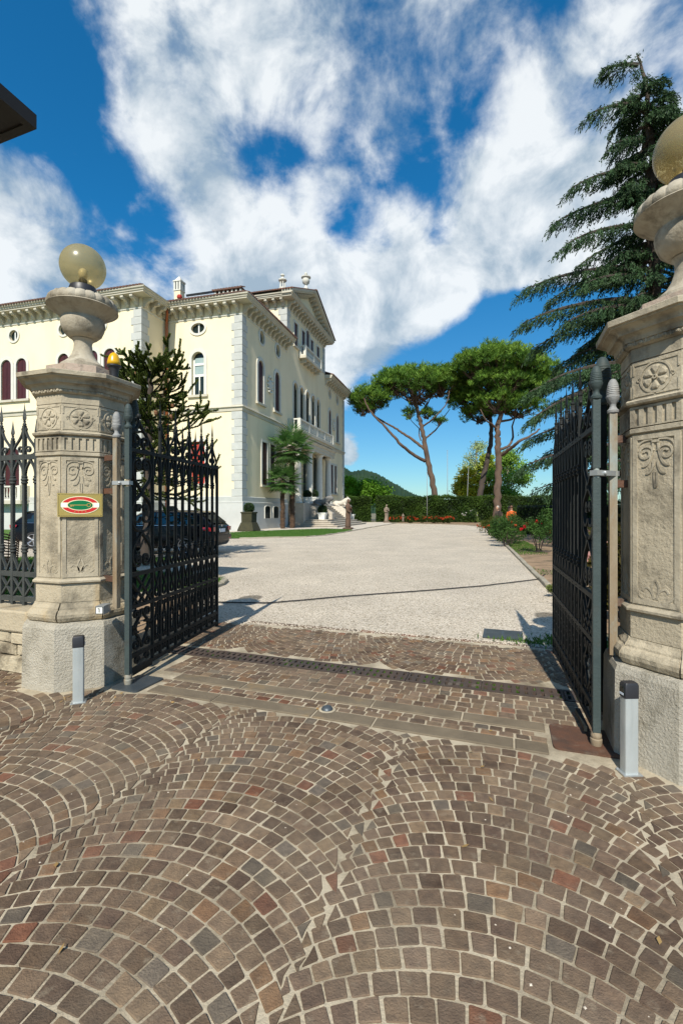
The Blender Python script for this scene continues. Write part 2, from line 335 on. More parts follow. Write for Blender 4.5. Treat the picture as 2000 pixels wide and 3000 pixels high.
M['cable'] = mk('black cable', (.012, .012, .012), None, rough=.7)
M['bark'] = mk('pine bark', (.135, .088, .060), (.075, .050, .036), 2.4, .95, 1.0, 6, stretch=(1, 1, .35))
M['bark_dark'] = mk('dark bark', (.075, .055, .042), (.045, .035, .028), 2.4, .95, 1.0, 6, stretch=(1, 1, .35))
M['bark_palm'] = mk('palm fibre bark', (.095, .055, .03), (.05, .03, .018), 12, .95, 1.0, 16)
M['bark_pale'] = mk('pale bark', (.42, .38, .30), (.3, .27, .2), 3, .9, .3, 8)
def leafmat(n, c1, c2, tr=.35, sc=1.5, rough=.6): M[n] = mk(n, c1, c2, sc, rough, tint=True, spec=.25, transl=tr, detail=3)
leafmat('pine_leaf', (.090, .195, .024), (.155, .26, .034), .35, .5)
leafmat('cedar_leaf', (.030, .066, .026), (.052, .098, .036), .25, .5)
leafmat('araucaria_leaf', (.085, .125, .022), (.13, .165, .030), .2, 2)
leafmat('palm_leaf', (.055, .125, .030), (.095, .185, .045), .3, 1)
leafmat('hedge_leaf', (.034, .072, .012), (.075, .13, .020), .25, .35)
leafmat('rose_leaf', (.035, .085, .016), (.065, .13, .025), .35, 2)
leafmat('pale_leaf', (.22, .32, .085), (.32, .38, .11), .4, .5)
leafmat('box_leaf', (.022, .052, .014), (.04, .08, .02), .2, 6)
leafmat('flower', (.9, .9, .9), (1, 1, 1), .3, 5)
leafmat('grass_blade', (.06, .145, .02), (.10, .19, .03), .35, 4)
M['hill'] = mk('wooded hill', (.016, .040, .026), (.032, .062, .030), .035, 1, 1.0, .12, spec=.1, detail=10)
M['soffit'] = mk('cream soffit board', (.62, .55, .38), None, rough=.8)
M['dark_wood'] = mk('dark eave wood', (.018, .013, .010), None, rough=.7)
M['plain_wall'] = mk('lodge plaster', (.62, .54, .38), (.56, .48, .34), 1, .9)
def globe_mat():
    m = bpy.data.materials.new('amber glass'); m.use_nodes = True; nt = m.node_tree; N = nt.nodes.new; L = nt.links.new
    b = nt.nodes['Principled BSDF']; b.inputs['Base Color'].default_value = (.52, .43, .23, 1); b.inputs['Roughness'].default_value = .25; b.inputs['Specular IOR Level'].default_value = .9
    t = N('ShaderNodeBsdfTransparent'); t.inputs[0].default_value = (.84, .74, .50, 1)
    ms = N('ShaderNodeMixShader'); ms.inputs[0].default_value = .36; L(t.outputs[0], ms.inputs[1]); L(b.outputs[0], ms.inputs[2]); L(ms.outputs[0], nt.nodes['Material Output'].inputs[0]); return m
M['amber'] = globe_mat()

# ---------------------------------------------------------------- setting: ground, pavement, drive, lawns
PHI = R(-19.4)                      # direction of the gate line
UX, UY = math.cos(PHI), math.sin(PHI)
def ab(a, b): return (a * UX - b * UY, a * UY + b * UX)       # gate-line coordinates -> world
def toab(x, y): return (x * UX + y * UY, -x * UY + y * UX)
PIL_L, PIL_R = (-2.305, 4.20), (2.09, 2.83)

def sheet(name, pts, z, mat, parent=None):
    return tag(MB().poly([(p[0], p[1], z) for p in pts]).build(name, mat, parent), kind='structure')
g = MB(); g.poly([(-1500, -60, -.03), (1500, -60, -.03), (1500, 2500, -.03), (-1500, 2500, -.03)])
tag(g.build('ground', M['field']), kind='structure')

# paved apron of small porphyry blocks
pv = [ab(-7, -3.5), ab(5, -3.5), ab(5, 5.62), ab(.6, 5.52), ab(-1.6, 5.42), ab(-3.4, 5.28), ab(-7, 5.1)]
pm = MB(); A0, A1, D0, D1 = -3.302, 1.042, 3.943, 4.177
for q in ([pv[0], pv[1], ab(5, D0), ab(-7, D0)], [ab(-7, D0), ab(A0, D0), ab(A0, D1), ab(-7, D1)], [ab(A1, D0), ab(5, D0), ab(5, D1), ab(A1, D1)], [ab(-7, D1), ab(5, D1)] + pv[2:]): pm.poly([(x, y, .0012) for x, y in q])
pave = tag(pm.build('pavement', M['mortar']), kind='structure')

def stone_color():
    k = rnd.random()
    if k < .03: c = (.150, .076, .048)
    elif k < .09: c = (.165, .108, .062)
    elif k < .14: c = (.112, .102, .080)
    elif k < .30: c = (.095, .070, .050)
    elif k < .62: c = (.138, .105, .072)
    elif k < .86: c = (.120, .092, .064)
    else: c = (.170, .132, .086)
    f = rnd.uniform(.74, 1.22); return (c[0] * f * 1.10, c[1] * f * .99, c[2] * f * rnd.uniform(.94, 1.02))
stones = []                         # (distance, corner list)
def blocked(x, y):
    for c, r in ((PIL_L, .50), (PIL_R, .50)):
        if math.hypot(x - c[0], y - c[1]) < r: return True
    a, b = toab(x, y)
    if -3.12 < a < -2.74 and 2.94 < b < 3.36: return True
    if .22 < a < .70 and 3.08 < b < 3.52: return True
    if (a < -3.0 or a > .62) and b > 3.0 and b < 3.5 and (a < -3.3 or a > .9): return True
    return False
def seen(x, y): return y > -.5 and abs(x) < .74 * y + 1.9
def framed(x, y): return y > 1.30 and abs(x) < .74 * y + .03
def stone(pts, inset=.0052, jit=.0036):
    cx = sum(p[0] for p in pts) / len(pts); cy = sum(p[1] for p in pts) / len(pts)
    if blocked(cx, cy) or not seen(cx, cy): return
    q = []
    for p in pts:
        dx, dy = p[0] - cx, p[1] - cy; l = math.hypot(dx, dy) + 1e-9; k = max(0.3, (l - inset * 1.35) / l)
        q.append((cx + dx * k + rnd.uniform(-jit, jit), cy + dy * k + rnd.uniform(-jit, jit)))
    stones.append((math.hypot(cx, cy + .2) + (0 if framed(cx, cy) else 100), q))
def edge(rowi, bi, amp):             # rows of neighbouring fans interlock along the seam
    q = random.Random(rowi * 131 + bi * 7919 + 5); return amp * (1 if (rowi + bi) % 2 else -1) * q.uniform(.5, 1.2) + q.uniform(-.01, .01)
def arcs(ci, a_c, Wd, Rr, b0, b1, pitch, sign, bmax, bmin):
    k = b0; rowi = 0
    while k < b1:
        lo = a_c - Wd / 2 + edge(rowi, ci, .030); hi = a_c + Wd / 2 + edge(rowi, ci + 1, .030); t0, t1 = math.asin((lo - a_c) / Rr), math.asin((hi - a_c) / Rr); tt = [t0]; al = t0
        while True:
            al += (.062 + .024 * math.cos(al * 1.9)) / Rr * rnd.uniform(.86, 1.14)
            if al > t1 - .045: break
            tt.append(al)
        tt.append(t1)
        for i in range(len(tt) - 1):
            def pt(alp, outer):
                rr = Rr + (pitch * math.cos(alp) if outer else 0); a = max(lo, min(hi, a_c + rr * math.sin(alp))); return a, k + (rr * math.cos(alp) - Rr) * sign
            P = [pt(tt[i], 0), pt(tt[i + 1], 0), pt(tt[i + 1], 1), pt(tt[i], 1)]
            mb_ = sum(p[1] for p in P) / 4; ar = abs(sum(P[q][0] * P[(q + 1) % 4][1] - P[(q + 1) % 4][0] * P[q][1] for q in range(4))) / 2
            if mb_ > bmax or mb_ < bmin or ar < .0007: continue
            P = [(p[0], min(max(p[1], bmin - .03), bmax + .03)) for p in P]
            stone([ab(*p) for p in (P if sign > 0 else P[::-1])])
        k += pitch; rowi += 1
for c in range(-4, 5):
    arcs(c + 10, -.63 + .615 + 1.23 * c, 1.23, .87, -1.34, 3.6, .084, 1, 3.005, -1.3)
for c in range(-4, 3):
    arcs(c + 40, -.4 + 1.5 * c, 1.5, .95, 4.1, 5.9, .084, -1, 5.30 + .03 * c, 4.24)
def row(b0, b1, a0, a1, w):
    a = a0
    while a < a1:
        e = a + w * rnd.uniform(.75, 1.25)
        stone([ab(a, b0), ab(e, b0), ab(e, b1), ab(a, b1)], .006, .005); a = e
row(3.195, 3.26, -2.78, .25, .10); row(3.26, 3.325, -2.78, .25, .10)
for i in range(5): row(3.485 + .09 * i, 3.485 + .09 * (i + 1), -2.95, 1.05, .10)
row(5.38, 5.47, -3.2, 1.0, .17)
stones.sort(key=lambda s: s[0])
def cobble_mesh(mb, q, h):
    n = len(q); cx = sum(p[0] for p in q) / n; cy = sum(p[1] for p in q) / n
    t = [rnd.uniform(-.0012, .0012) for _ in q]
    # blunt corners: each corner becomes two points
    ring = []
    for i in range(n):
        p, a, b = q[i], q[i - 1], q[(i + 1) % n]; k = rnd.uniform(.02, .08)
        ring.append((p[0] + (a[0] - p[0]) * k, p[1] + (a[1] - p[1]) * k, t[i])); ring.append((p[0] + (b[0] - p[0]) * k, p[1] + (b[1] - p[1]) * k, t[i]))
    r0 = [(p[0], p[1], -.02) for p in ring]; r1 = [(p[0], p[1], h - .0030 + p[2]) for p in ring]
    r2 = [(cx + (p[0] - cx) * .94, cy + (p[1] - cy) * .94, h + p[2]) for p in ring]
    mb.cur = stone_color(); mb.loft([r0, r1, r2], True, False); m = len(ring); b = len(mb.v) - m
    mb.f.append(tuple(b + i for i in range(m))); mb.t.append(mb.cur)
rest = MB(); rest.cur = (1, 1, 1)
for i, (d, q) in enumerate(stones):
    h = .0058 + rnd.uniform(-.0012, .0016)
    if i < 290:
        cx = sum(p[0] for p in q) / len(q); cy = sum(p[1] for p in q) / len(q)
        mb = MB(); cobble_mesh(mb, [(p[0] - cx, p[1] - cy) for p in q], h); mb.build('cobble', M['cobble'], pave, loc=(cx, cy, 0))
    else: cobble_mesh(rest, q, h)
tag(rest.build('cobble_field', M['cobble'], pave), kind='stuff')

def slab_row(b0, b1, cuts):
    for a0, a1 in zip(cuts[:-1], cuts[1:]):
        cx, cy = ab((a0 + a1) / 2, (b0 + b1) / 2); l = (a1 - a0) / 2 - .006; w = (b1 - b0) / 2 - .005
        mb = MB(); j = lambda: rnd.uniform(-.003, .003)
        mb.loft([[(x + j(), y + j(), -.02) for x, y in ((-l, -w), (l, -w), (l, w), (-l, w))], [(x, y, .006) for x, y in ((-l, -w), (l, -w), (l, w), (-l, w))], [(x, y, .011) for x, y in ((-l + .008, -w + .008), (l - .008, -w + .008), (l - .008, w - .008), (-l + .008, w - .008))]])
        mb.build('slab', M['slab'], pave, loc=(cx, cy, 0), rz=PHI)
slab_row(3.035, 3.185, [-2.73, -2.12, -1.30, -.86, .04, .24])
slab_row(3.335, 3.475, [-2.72, -2.05, -1.42, -.95, -.30, .24])

# gravel drive, its edges, beds and lawns
kd = Vector((math.sin(R(15.4)), math.cos(R(15.4)), 0)); kn = Vector((kd.y, -kd.x, 0))
K0 = Vector((3.05, 5.75, 0))        # right edge of the drive
def kpt(s): return K0 + kd * s
lawn_edge = [(-9.5, 24.2), (-5.4, 24.9), (-4.5, 25.1), (-2.0, 26.3), (-.9, 28.3), (.08, 31.6), (.93, 35.0), (2.78, 42.3), (6.1, 54.6)]
far_r = kpt(41.2); far_c = kpt(37.5)
drive = [ab(-7, 5.1), ab(-3.4, 5.28), ab(-1.6, 5.42), ab(.6, 5.52), ab(1.2, 5.55), (K0.x, K0.y), (far_c.x, far_c.y), (far_r.x - 1.2, far_r.y + 2.5), (11.0, 51.0), (6.1, 54.6)] + lawn_edge[::-1][1:] + [(-30, 24.0), (-30, 8.0)]
sheet('driveway', drive, -.006, M['gravel'])
# earth bed on the right
bed = [(K0.x + .03, K0.y), (far_c.x + .03, far_c.y), (far_r.x - 1.2, far_r.y + 2.55), (11.0, 51.1), (6.15, 54.7), (8, 64), (48, 60), (40, 3), (4.5, 4.2)]
sheet('flower_bed', bed, -.016, M['earth'])
kerb = tag(empty('kerb', (0, 0, 0)), kind='structure')
def kerb_line(pts, w=.10, h=.07, piece=1.0, mat=None, name='kerb_stone', z0=-.05):
    for a, b in zip(pts[:-1], pts[1:]):
        a = Vector((a[0], a[1], 0)); b = Vector((b[0], b[1], 0)); L_ = (b - a).length; n = max(1, round(L_ / piece))
        for i in range(n):
            c = a.lerp(b, (i + .5) / n); ang = math.atan2(b.y - a.y, b.x - a.x); l = L_ / n / 2 - .004; hw = w / 2; j = rnd.uniform(-.012, .012)
            mb = MB(); mb.loft([[(x, y, z0) for x, y in ((-l, -hw), (l, -hw), (l, hw), (-l, hw))], [(x, y, h - .012 + j) for x, y in ((-l, -hw), (l, -hw), (l, hw), (-l, hw))], [(x * .985, y * .8, h + j) for x, y in ((-l, -hw), (l, -hw), (l, hw), (-l, hw))]])
            mb.build(name, mat or M['kerbm'], kerb, loc=(c.x, c.y, rnd.uniform(-.006, .006)), rz=ang + rnd.uniform(-.012, .012))
M['kerbm'] = mk('kerb stone', (.36, .32, .245), (.26, .23, .17), 3, .9, .5, 30, dirt=(.12, .11, .07), dscale=2, dth=(.55, .7))
kp = [kpt(s) for s in np.arange(1.3, 38, 4.1)] + [(far_c.x + .5, far_c.y + 2.1), (far_r.x - 1.2, far_r.y + 2.5), (11.0, 51.05), (6.1, 54.6)]
kerb_line([(p[0], p[1]) for p in kp], .11, .06, 1.05)
kerb_line(lawn_edge[1:], .10, .05, 1.2)
# lawn before the house and the paved walk at the steps
walk = [(2.9, 43.0), (6.0, 54.4), (6.2, 62), (2.5, 62), (-8.5, 33.0), (-7.6, 31.6), (-4.6, 35.6), (-1.4, 38.6), (.55, 37.2), (1.05, 35.0)]
sheet('terrace_path', walk, .004, M['path'])
lawn1 = [(-30, 24.1), (-9.5, 24.3)] + [(x - .06, y + .06) for x, y in lawn_edge[1:7]] + [(.55, 37.2), (-1.4, 38.6), (-4.6, 35.6), (-7.6, 31.6), (-30, 38)]
sheet('lawn', lawn1, .010, M['lawn'])
def inpoly(x, y, p):
    c = False; j = len(p) - 1
    for i in range(len(p)):
        if (p[i][1] > y) != (p[j][1] > y) and x < (p[j][0] - p[i][0]) * (y - p[i][1]) / (p[j][1] - p[i][1]) + p[i][0]: c = not c
        j = i
    return c
def grass(poly, n, h, z, label, x0, x1, y0, y1, tintv=1.0):
    P = []
    while len(P) < n:
        x, y = rnd.uniform(x0, x1), rnd.uniform(y0, y1)
        if inpoly(x, y, poly): P.append((x, y, z))
    n = len(P); D = nr.normal(size=(n, 3)) * .45; D[:, 2] = 1
    t = np.repeat(nr.uniform(.75, 1.25, (n, 1)), 3, 1) * tintv
    o = cards('grass', P, D, nr.uniform(.5, 1.2, n) * h, nr.uniform(.4, 1, n) * h * .35, M['grass_blade'], tint=t)
    tag(o, label, 'grass', kind='stuff')
grass(lawn1, 34000, .055, .01, 'short mown lawn grass in front of the villa', -10, 1.2, 24.2, 39)
def ellipse(cx, cy, a, b, rot, n=40, p=2.0):
    out = []
    for i in range(n):
        t = 2 * math.pi * i / n; c, s = math.cos(t), math.sin(t)
        x = a * math.copysign(abs(c) ** (2 / p), c); y = b * math.copysign(abs(s) ** (2 / p), s)
        out.append((cx + x * math.cos(rot) - y * math.sin(rot), cy + x * math.sin(rot) + y * math.cos(rot)))
    return out
isl = ellipse(-6.3, 9.5, 3.95, 1.75, R(-4), 36, 2.4); sheet('island_lawn', isl, .03, M['lawn'])
kerb_line(isl + [isl[0]], .13, .06, .8)
isl2 = ellipse(-7.6, 13.4, 3.2, 1.15, 0, 28, 2.6); sheet('island_lawn', isl2, .03, M['lawn'])
kerb_line(isl2 + [isl2[0]], .12, .06, .9)
grass(isl, 16000, .06, .03, 'lawn grass of the round island just inside the gate', -10.5, -2.2, 7.5, 11.5)
grass(isl2, 7000, .06, .03, 'lawn grass round the monkey puzzle trunk', -11, -4.2, 12, 14.7)
bed2 = [ab(-3.3, 3.3), ab(-9, 3.3), ab(-9, 7.2), ab(-5.6, 7.2), ab(-3.6, 5.0)]
sheet('flower_bed', bed2, .012, M['earth'])
verge = [(p.x, p.y) for p in (kpt(1.6) + kn * .12, kpt(37) + kn * .12, kpt(37) + kn * 1.1, kpt(20) + kn * .9, kpt(13) + kn * .55, kpt(9) + kn * .5, kpt(4.0) + kn * .8, kpt(1.8) + kn * 1.0)]
def patchy(n):
    P = []
    while len(P) < n:
        s = rnd.uniform(1.4, 38); o = rnd.uniform(.08, 1.1)
        if math.sin(s * 1.3) + math.sin(s * .47 + 1) + (1.6 if s > 12 else -.15) - o * .6 > rnd.uniform(-.2, .7): p = kpt(s) + kn * o; P.append((p.x, p.y, -.015))
    for _ in range(900):
        p = Vector(ab(rnd.gauss(.75, .18), rnd.gauss(5.75, .12))); P.append((p.x, p.y, -.004))
    for _ in range(260):
        p = Vector(ab(rnd.gauss(.35, .25), rnd.gauss(5.55, .05))); P.append((p.x, p.y, -.004))
    n = len(P); D = nr.normal(size=(n, 3)) * .5; D[:, 2] = 1
    o = cards('grass', P, D, nr.uniform(.03, .08, n), nr.uniform(.008, .02, n), M['grass_blade'], tint=np.repeat(nr.uniform(.6, 1.2, (n, 1)), 3, 1))
    tag(o, 'patchy weeds and grass beside the right drive kerb', 'grass', kind='stuff')
patchy(16000)
# wooded hill far behind the hedge
ridge = [(600, 1150), (700, 1110), (760, 1085), (792, 1073), (806, 1084), (820, 1081), (836, 1078), (852, 1083), (872, 1091), (892, 1103), (912, 1113), (932, 1126), (950, 1134), (970, 1141), (1000, 1146), (1080, 1152), (1200, 1160), (1500, 1166)]
mb = MB(); rows = []
pts = []
for (x0, y0), (x1, y1) in zip(ridge[:-1], ridge[1:]):
    for k in range(12): pts.append((x0 + (x1 - x0) * k / 12, y0 + (y1 - y0) * k / 12))
for k, (fy, fz) in enumerate(((.55, 0), (.72, .34), (.86, .70), (1.0, 1.0), (1.3, .5), (1.6, 0))):
    r_ = []
    for x, y in pts:
        p = at(x, y, 520.0); zz = (p.z + rnd.uniform(-.9, .9)) * fz - (2 if fz == 0 else 0)
        r_.append((p.x * fy, p.y * fy, zz * (fy if fz == 1 else fy * .98) + (rnd.uniform(-3, 3) if 0 < fz < 1 else 0)))
    rows.append(r_)
mb.loft(rows, False, False); tag(mb.build('hill', M['hill'], smooth=True), kind='structure')

# loose pebbles where the gravel spills on to the paving, and a few dry leaves
mb = MB(); rnd.seed(21)
def pebble(x, y, r):
    v = [(r, 0, 0), (-r, 0, 0), (0, r * .8, 0), (0, -r * .8, 0), (0, 0, r * .6), (0, 0, -r * .4)]; a = rnd.uniform(0, 6.28); c, q = math.cos(a), math.sin(a)
    mb.add([(x + i * c - j * q, y + i * q + j * c, .006 + k) for i, j, k in v], [(0, 2, 4), (2, 1, 4), (1, 3, 4), (3, 0, 4), (2, 0, 5), (1, 2, 5), (3, 1, 5), (0, 3, 5)])
for _ in range(1500):
    a = rnd.uniform(-3.6, 1.2); e = 5.47 + .03 * (a + 1.5); pebble(*ab(a, e - abs(rnd.gauss(0, .10))), rnd.uniform(.005, .012))
for _ in range(160): pebble(*ab(rnd.uniform(-3.5, 2.2), rnd.uniform(.4, 5.2)), rnd.uniform(.003, .007))
tag(mb.build('pebbles', M['pebble']), 'loose pale pebbles spilled from the drive on to the paving', 'pebbles', kind='stuff')
P = [(*ab(rnd.uniform(-3.6, 2.4), rnd.uniform(.6, 5.3)), .012) for _ in range(46)] + [(*ab(rnd.gauss(-3.4, .3), rnd.gauss(2.75, .15)), .012) for _ in range(26)]
n = len(P); D = nr.normal(size=(n, 3)); D[:, 2] = nr.uniform(.0, .25, n)
tag(cards('dry_leaves', P, D, nr.uniform(.02, .045, n), nr.uniform(.010, .020, n), M['dry_leaf'], up=(0, 0, 1)), 'few small dry leaves scattered over the paving', 'leaves', kind='stuff')

# ---------------------------------------------------------------- gate pillars
def spiral(cx, cz, r0, r1, a0, a1, n=18):
    return [(cx + (r0 + (r1 - r0) * i / n) * math.cos(a0 + (a1 - a0) * i / n), cz + (r0 + (r1 - r0) * i / n) * math.sin(a0 + (a1 - a0) * i / n)) for i in range(n + 1)]
OCT = 1 / math.cos(math.pi / 8)
def octa(mb, prof, caps=True):      # profile of (half width across the flats, height)
    return mb.lathe([(a * OCT, z) for a, z in prof], 8, rot=math.pi / 8, caps=caps)
def bez(p0, p1, p2, p3, n=10):
    return [tuple((1 - t) ** 3 * a + 3 * t * (1 - t) ** 2 * b + 3 * t * t * (1 - t) * c + t ** 3 * d for a, b, c, d in zip(p0, p1, p2, p3)) for t in [i / n for i in range(n + 1)]]
AP = .330                            # half width of the shaft across its flats
def make_pillar():
    root = empty('gate_pillar')
    octa(MB(), [(.430, -.03), (.432, .0), (.426, .50), (.414, .535), (.38, .545)]).build('plinth', M['stone_grey'], root)
    pr = [(.372, .546), (.388, .558), (.400, .585), (.400, .61), (.384, .638), (.367, .648), (.365, .66), (.349, .685), (.345, .70)]
    octa(MB(), [(a - .012, z) for a, z in pr]).build('base_core', M['stone'], root)
    tn = math.tan(math.pi / 8); mb = MB(); nn = 6
    mb.loft([[((a * tn - .004) * (2 * i / nn - 1) + (.0), -(a + .004 * math.sin(i * 2.1)), z) for a, z in pr] + [((pr[-1][0] - .06) * tn * (2 * i / nn - 1), -(pr[-1][0] - .06), .69), ((pr[0][0] - .06) * tn * (2 * i / nn - 1), -(pr[0][0] - .06), .548)] for i in range(nn + 1)])
    ms = mb.build('moulding_stone', M['stone'], root)
    for k in range(8):
        o = ms if k == 0 else dup(ms); o.rotation_euler = (rnd.uniform(-.006, .006), rnd.uniform(-.006, .006), k * math.pi / 4 + rnd.uniform(-.006, .006)); o.scale = (1, rnd.uniform(.995, 1.02), 1)
    octa(MB(), [(.338, .701), (.338, .852)]).build('lower_block', M['stone'], root)
    octa(MB(), [(.342, .853), (.360, .862), (.362, .876), (.348, .888), (.333, .894)]).build('ring', M['stone_smooth'], root)
    sh = octa(MB(), [(AP, .895), (AP - .004, 1.905)]).build('shaft', M['stone'], root)
    octa(MB(), [(AP + .004, 1.906), (AP + .012, 1.912), (AP + .012, 1.935), (AP + .002, 1.940)]).build('ring', M['stone_smooth'], root)
    octa(MB(), [(AP - .004, 1.941), (AP - .004, 2.068)]).build('flute_band', M['stone_smooth'], root)
    octa(MB(), [(AP, 2.069), (AP + .03, 2.080), (AP + .036, 2.094), (AP + .026, 2.104), (AP, 2.108)]).build('ring', M['stone_smooth'], root)
    octa(MB(), [(AP, 2.109), (AP, 2.332)]).build('frieze', M['stone_smooth'], root)
    octa(MB(), [(AP + .004, 2.336), (AP + .004, 2.412)]).build('neck_block', M['stone_smooth'], root)
    cap = octa(MB(), [(AP + 0.012, 2.413), (AP + 0.028, 2.424), (AP + 0.028, 2.446), (AP + 0.037, 2.448), (AP + 0.039, 2.460), (AP + 0.043, 2.474), (AP + 0.058, 2.488), (AP + 0.075, 2.490), (AP + 0.076, 2.502), (AP + 0.085, 2.518), (AP + 0.108, 2.530), (AP + 0.120, 2.531), (AP + 0.121, 2.540), (AP + 0.137, 2.543), (AP + 0.140, 2.574), (AP + 0.130, 2.580), (.275, 2.598)]).build('capital', M['stone_smooth'], root)
    octa(MB(), [(.270, 2.599), (.272, 2.604), (.270, 2.685), (.26, 2.690)]).build('top_block', M['pink'], root)
    # carving, one set per face; local x along the face, y into the stone
    hw = AP * math.tan(math.pi / 8)
    def face(mb, name, m): return mb.build(name, m)
    mb = MB()                        # raised border of the sunk panel
    w = hw - .006
    for x in (-w + .014, w - .014): mb.bbox(x - .014, x + .014, -.007, .01, .905, 1.895)
    mb.bbox(-w + .0281, w - .0281, -.007, .01, .905, .935); mb.bbox(-w + .0281, w - .0281, -.007, .01, 1.868, 1.895)
    border = mb.build('panel_border', M['stone_smooth'])
    mb = MB()                        # volutes at the panel head
    for s in (-1, 1):
        mb.ribbon([(s * x, z) for x, z in spiral(.056, 1.785, .046, .012, R(165), R(-330), 22)], .012, .010)
        mb.ribbon([(s * x, z) for x, z in bez((.014, 1.84), (.02, 1.76), (.04, 1.70), (.075, 1.712), 10)], .011, .010)
        mb.ribbon([(s * x, z) for x, z in bez((.012, 1.74), (.012, 1.69), (.03, 1.66), (.055, 1.668), 8)], .010, .010)
        mb.ribbon([(s * x, z) for x, z in bez((.008, 1.68), (.008, 1.64), (.01, 1.62), (.002, 1.585), 8)], .009, .010)
        mb.ribbon([(s * x, z) for x, z in bez((.104, 1.80), (.108, 1.86), (.05, 1.866), (.018, 1.862), 8)], .010, .010)
    mb.bbox(-.02, .02, -.007, .007, 1.845, 1.86)
    volute = mb.build('volute_carving', M['stone_smooth'])
    mb = MB()                        # lily at the panel foot
    for s in (-1, 1):
        mb.ribbon([(s * x, z) for x, z in bez((.010, .945), (.012, 1.0), (.06, 1.03), (.072, .985), 10)], .012, .010)
        mb.ribbon([(s * x, z) for x, z in bez((.0, 1.055), (.03, 1.02), (.02, .98), (.006, .95), 10)], .011, .010)
        mb.ribbon([(s * x, z) for x, z in bez((.018, .94), (.05, .93), (.09, .94), (.10, .97), 8)], .009, .010)
    lily = mb.build('lily_carving', M['stone_smooth'])
    mb = MB()                        # rosette in a ring on the frieze
    mb.ribbon([(.086 * math.cos(t), 2.22 + .086 * math.sin(t)) for t in [2 * math.pi * i / 28 for i in range(29)]], .010, .010)
    for k in range(6):
        a = R(90 + 60 * k); d = Vector((math.cos(a), 0, math.sin(a))); e = Vector((-d.z, 0, d.x)); c = Vector((0, 0, 2.22))
        loop = [d * .018, d * .035 + e * .014, d * .058 + e * .024, d * .070 + e * .014, d * .068, d * .070 - e * .014, d * .058 - e * .024, d * .035 - e * .014]
        mb.loft([[c + p + Vector((0, .004, 0)) for p in loop], [c + p * .97 + Vector((0, -.006, 0)) for p in loop], [c + d * .045 + (p - d * .045) * .55 + Vector((0, -.010, 0)) for p in loop]][::-1])
    mb.loft([[Vector((.014 * math.cos(t) * q, y, 2.22 + .014 * math.sin(t) * q)) for t in [2 * math.pi * i / 10 for i in range(10)]] for y, q in ((.004, 1), (-.012, 1), (-.012, .45), (-.004, .4))])
    for s in (-1, 1):
        mb.ribbon([(s * (.094 + .010 * math.cos(t)), 2.22 + .010 * math.sin(t)) for t in [2 * math.pi * i / 10 for i in range(11)]], .006, .010)
        for z in (2.128, 2.312): mb.bbox(s * .062 - .056, s * .062 + .056, -.005, .005, z - .005, z + .005)
        for z in (2.155, 2.285): mb.bbox(s * .125 - .005, s * .125 + .005, -.005, .005, z - .035, z + .035)
    rosette = mb.build('rosette_carving', M['stone_smooth'])
    mb = MB()                        # ribs between the flutes
    n = 5; pit = 2 * (hw - .008) / n
    for i in range(n + 1): mb.bbox(-hw + .008 + i * pit - .0135, -hw + .008 + i * pit + .0135, -.013, .006, 1.945, 2.066)
    for i in range(n):
        x = -hw + .008 + (i + .5) * pit; mb.bbox(x - pit / 2 + .0136, x + pit / 2 - .0136, -.0128, .006, 2.052, 2.0655); mb.bbox(x - pit / 2 + .0136, x + pit / 2 - .0136, -.0128, .006, 1.945, 1.954)
    ribs = mb.build('flute_ribs', M['stone_smooth'])
    mb = MB()                        # egg and dart strip under the capital
    hw2 = (AP + .03) * math.tan(math.pi / 8)
    for i in range(9):
        x = -hw2 + (i + .5) * 2 * hw2 / 9
        if i % 2 == 0: mb.loft([[(x + .015 * q * math.cos(t), y, 2.434 + .013 * q * math.sin(t)) for t in [2 * math.pi * j / 8 for j in range(8)]] for y, q in ((.004, 1), (-.006, .9), (-.011, .5))][::-1])
        else: mb.bbox(x - .004, x + .004, -.008, .004, 2.422, 2.446)
    eggs = mb.build('egg_moulding', M['stone_smooth'])
    for proto, dist in ((border, AP - .002), (volute, AP - .002), (lily, AP - .002), (rosette, AP), (ribs, AP - .004), (eggs, AP + .028)):
        for k in range(8):
            a = -math.pi / 2 + k * math.pi / 4
            o = proto if k == 0 else dup(proto)
            o.parent = root; o.location = (dist * math.cos(a), dist * math.sin(a), 0); o.rotation_euler = (0, 0, a + math.pi / 2)
    return root
pl = make_pillar(); pl.location = (*PIL_L, 0); pl.rotation_euler = (0, 0, PHI)
tag(pl, 'octagonal carved stone gate pillar bearing the brass hotel plaque', 'pillar', 'pair of stone gate pillars')
pr_ = copy_tree(pl); pr_.location = (*PIL_R, 0)
tag(pr_, 'octagonal carved stone gate pillar without a plaque, beside the rusty ground plate', 'pillar', 'pair of stone gate pillars')

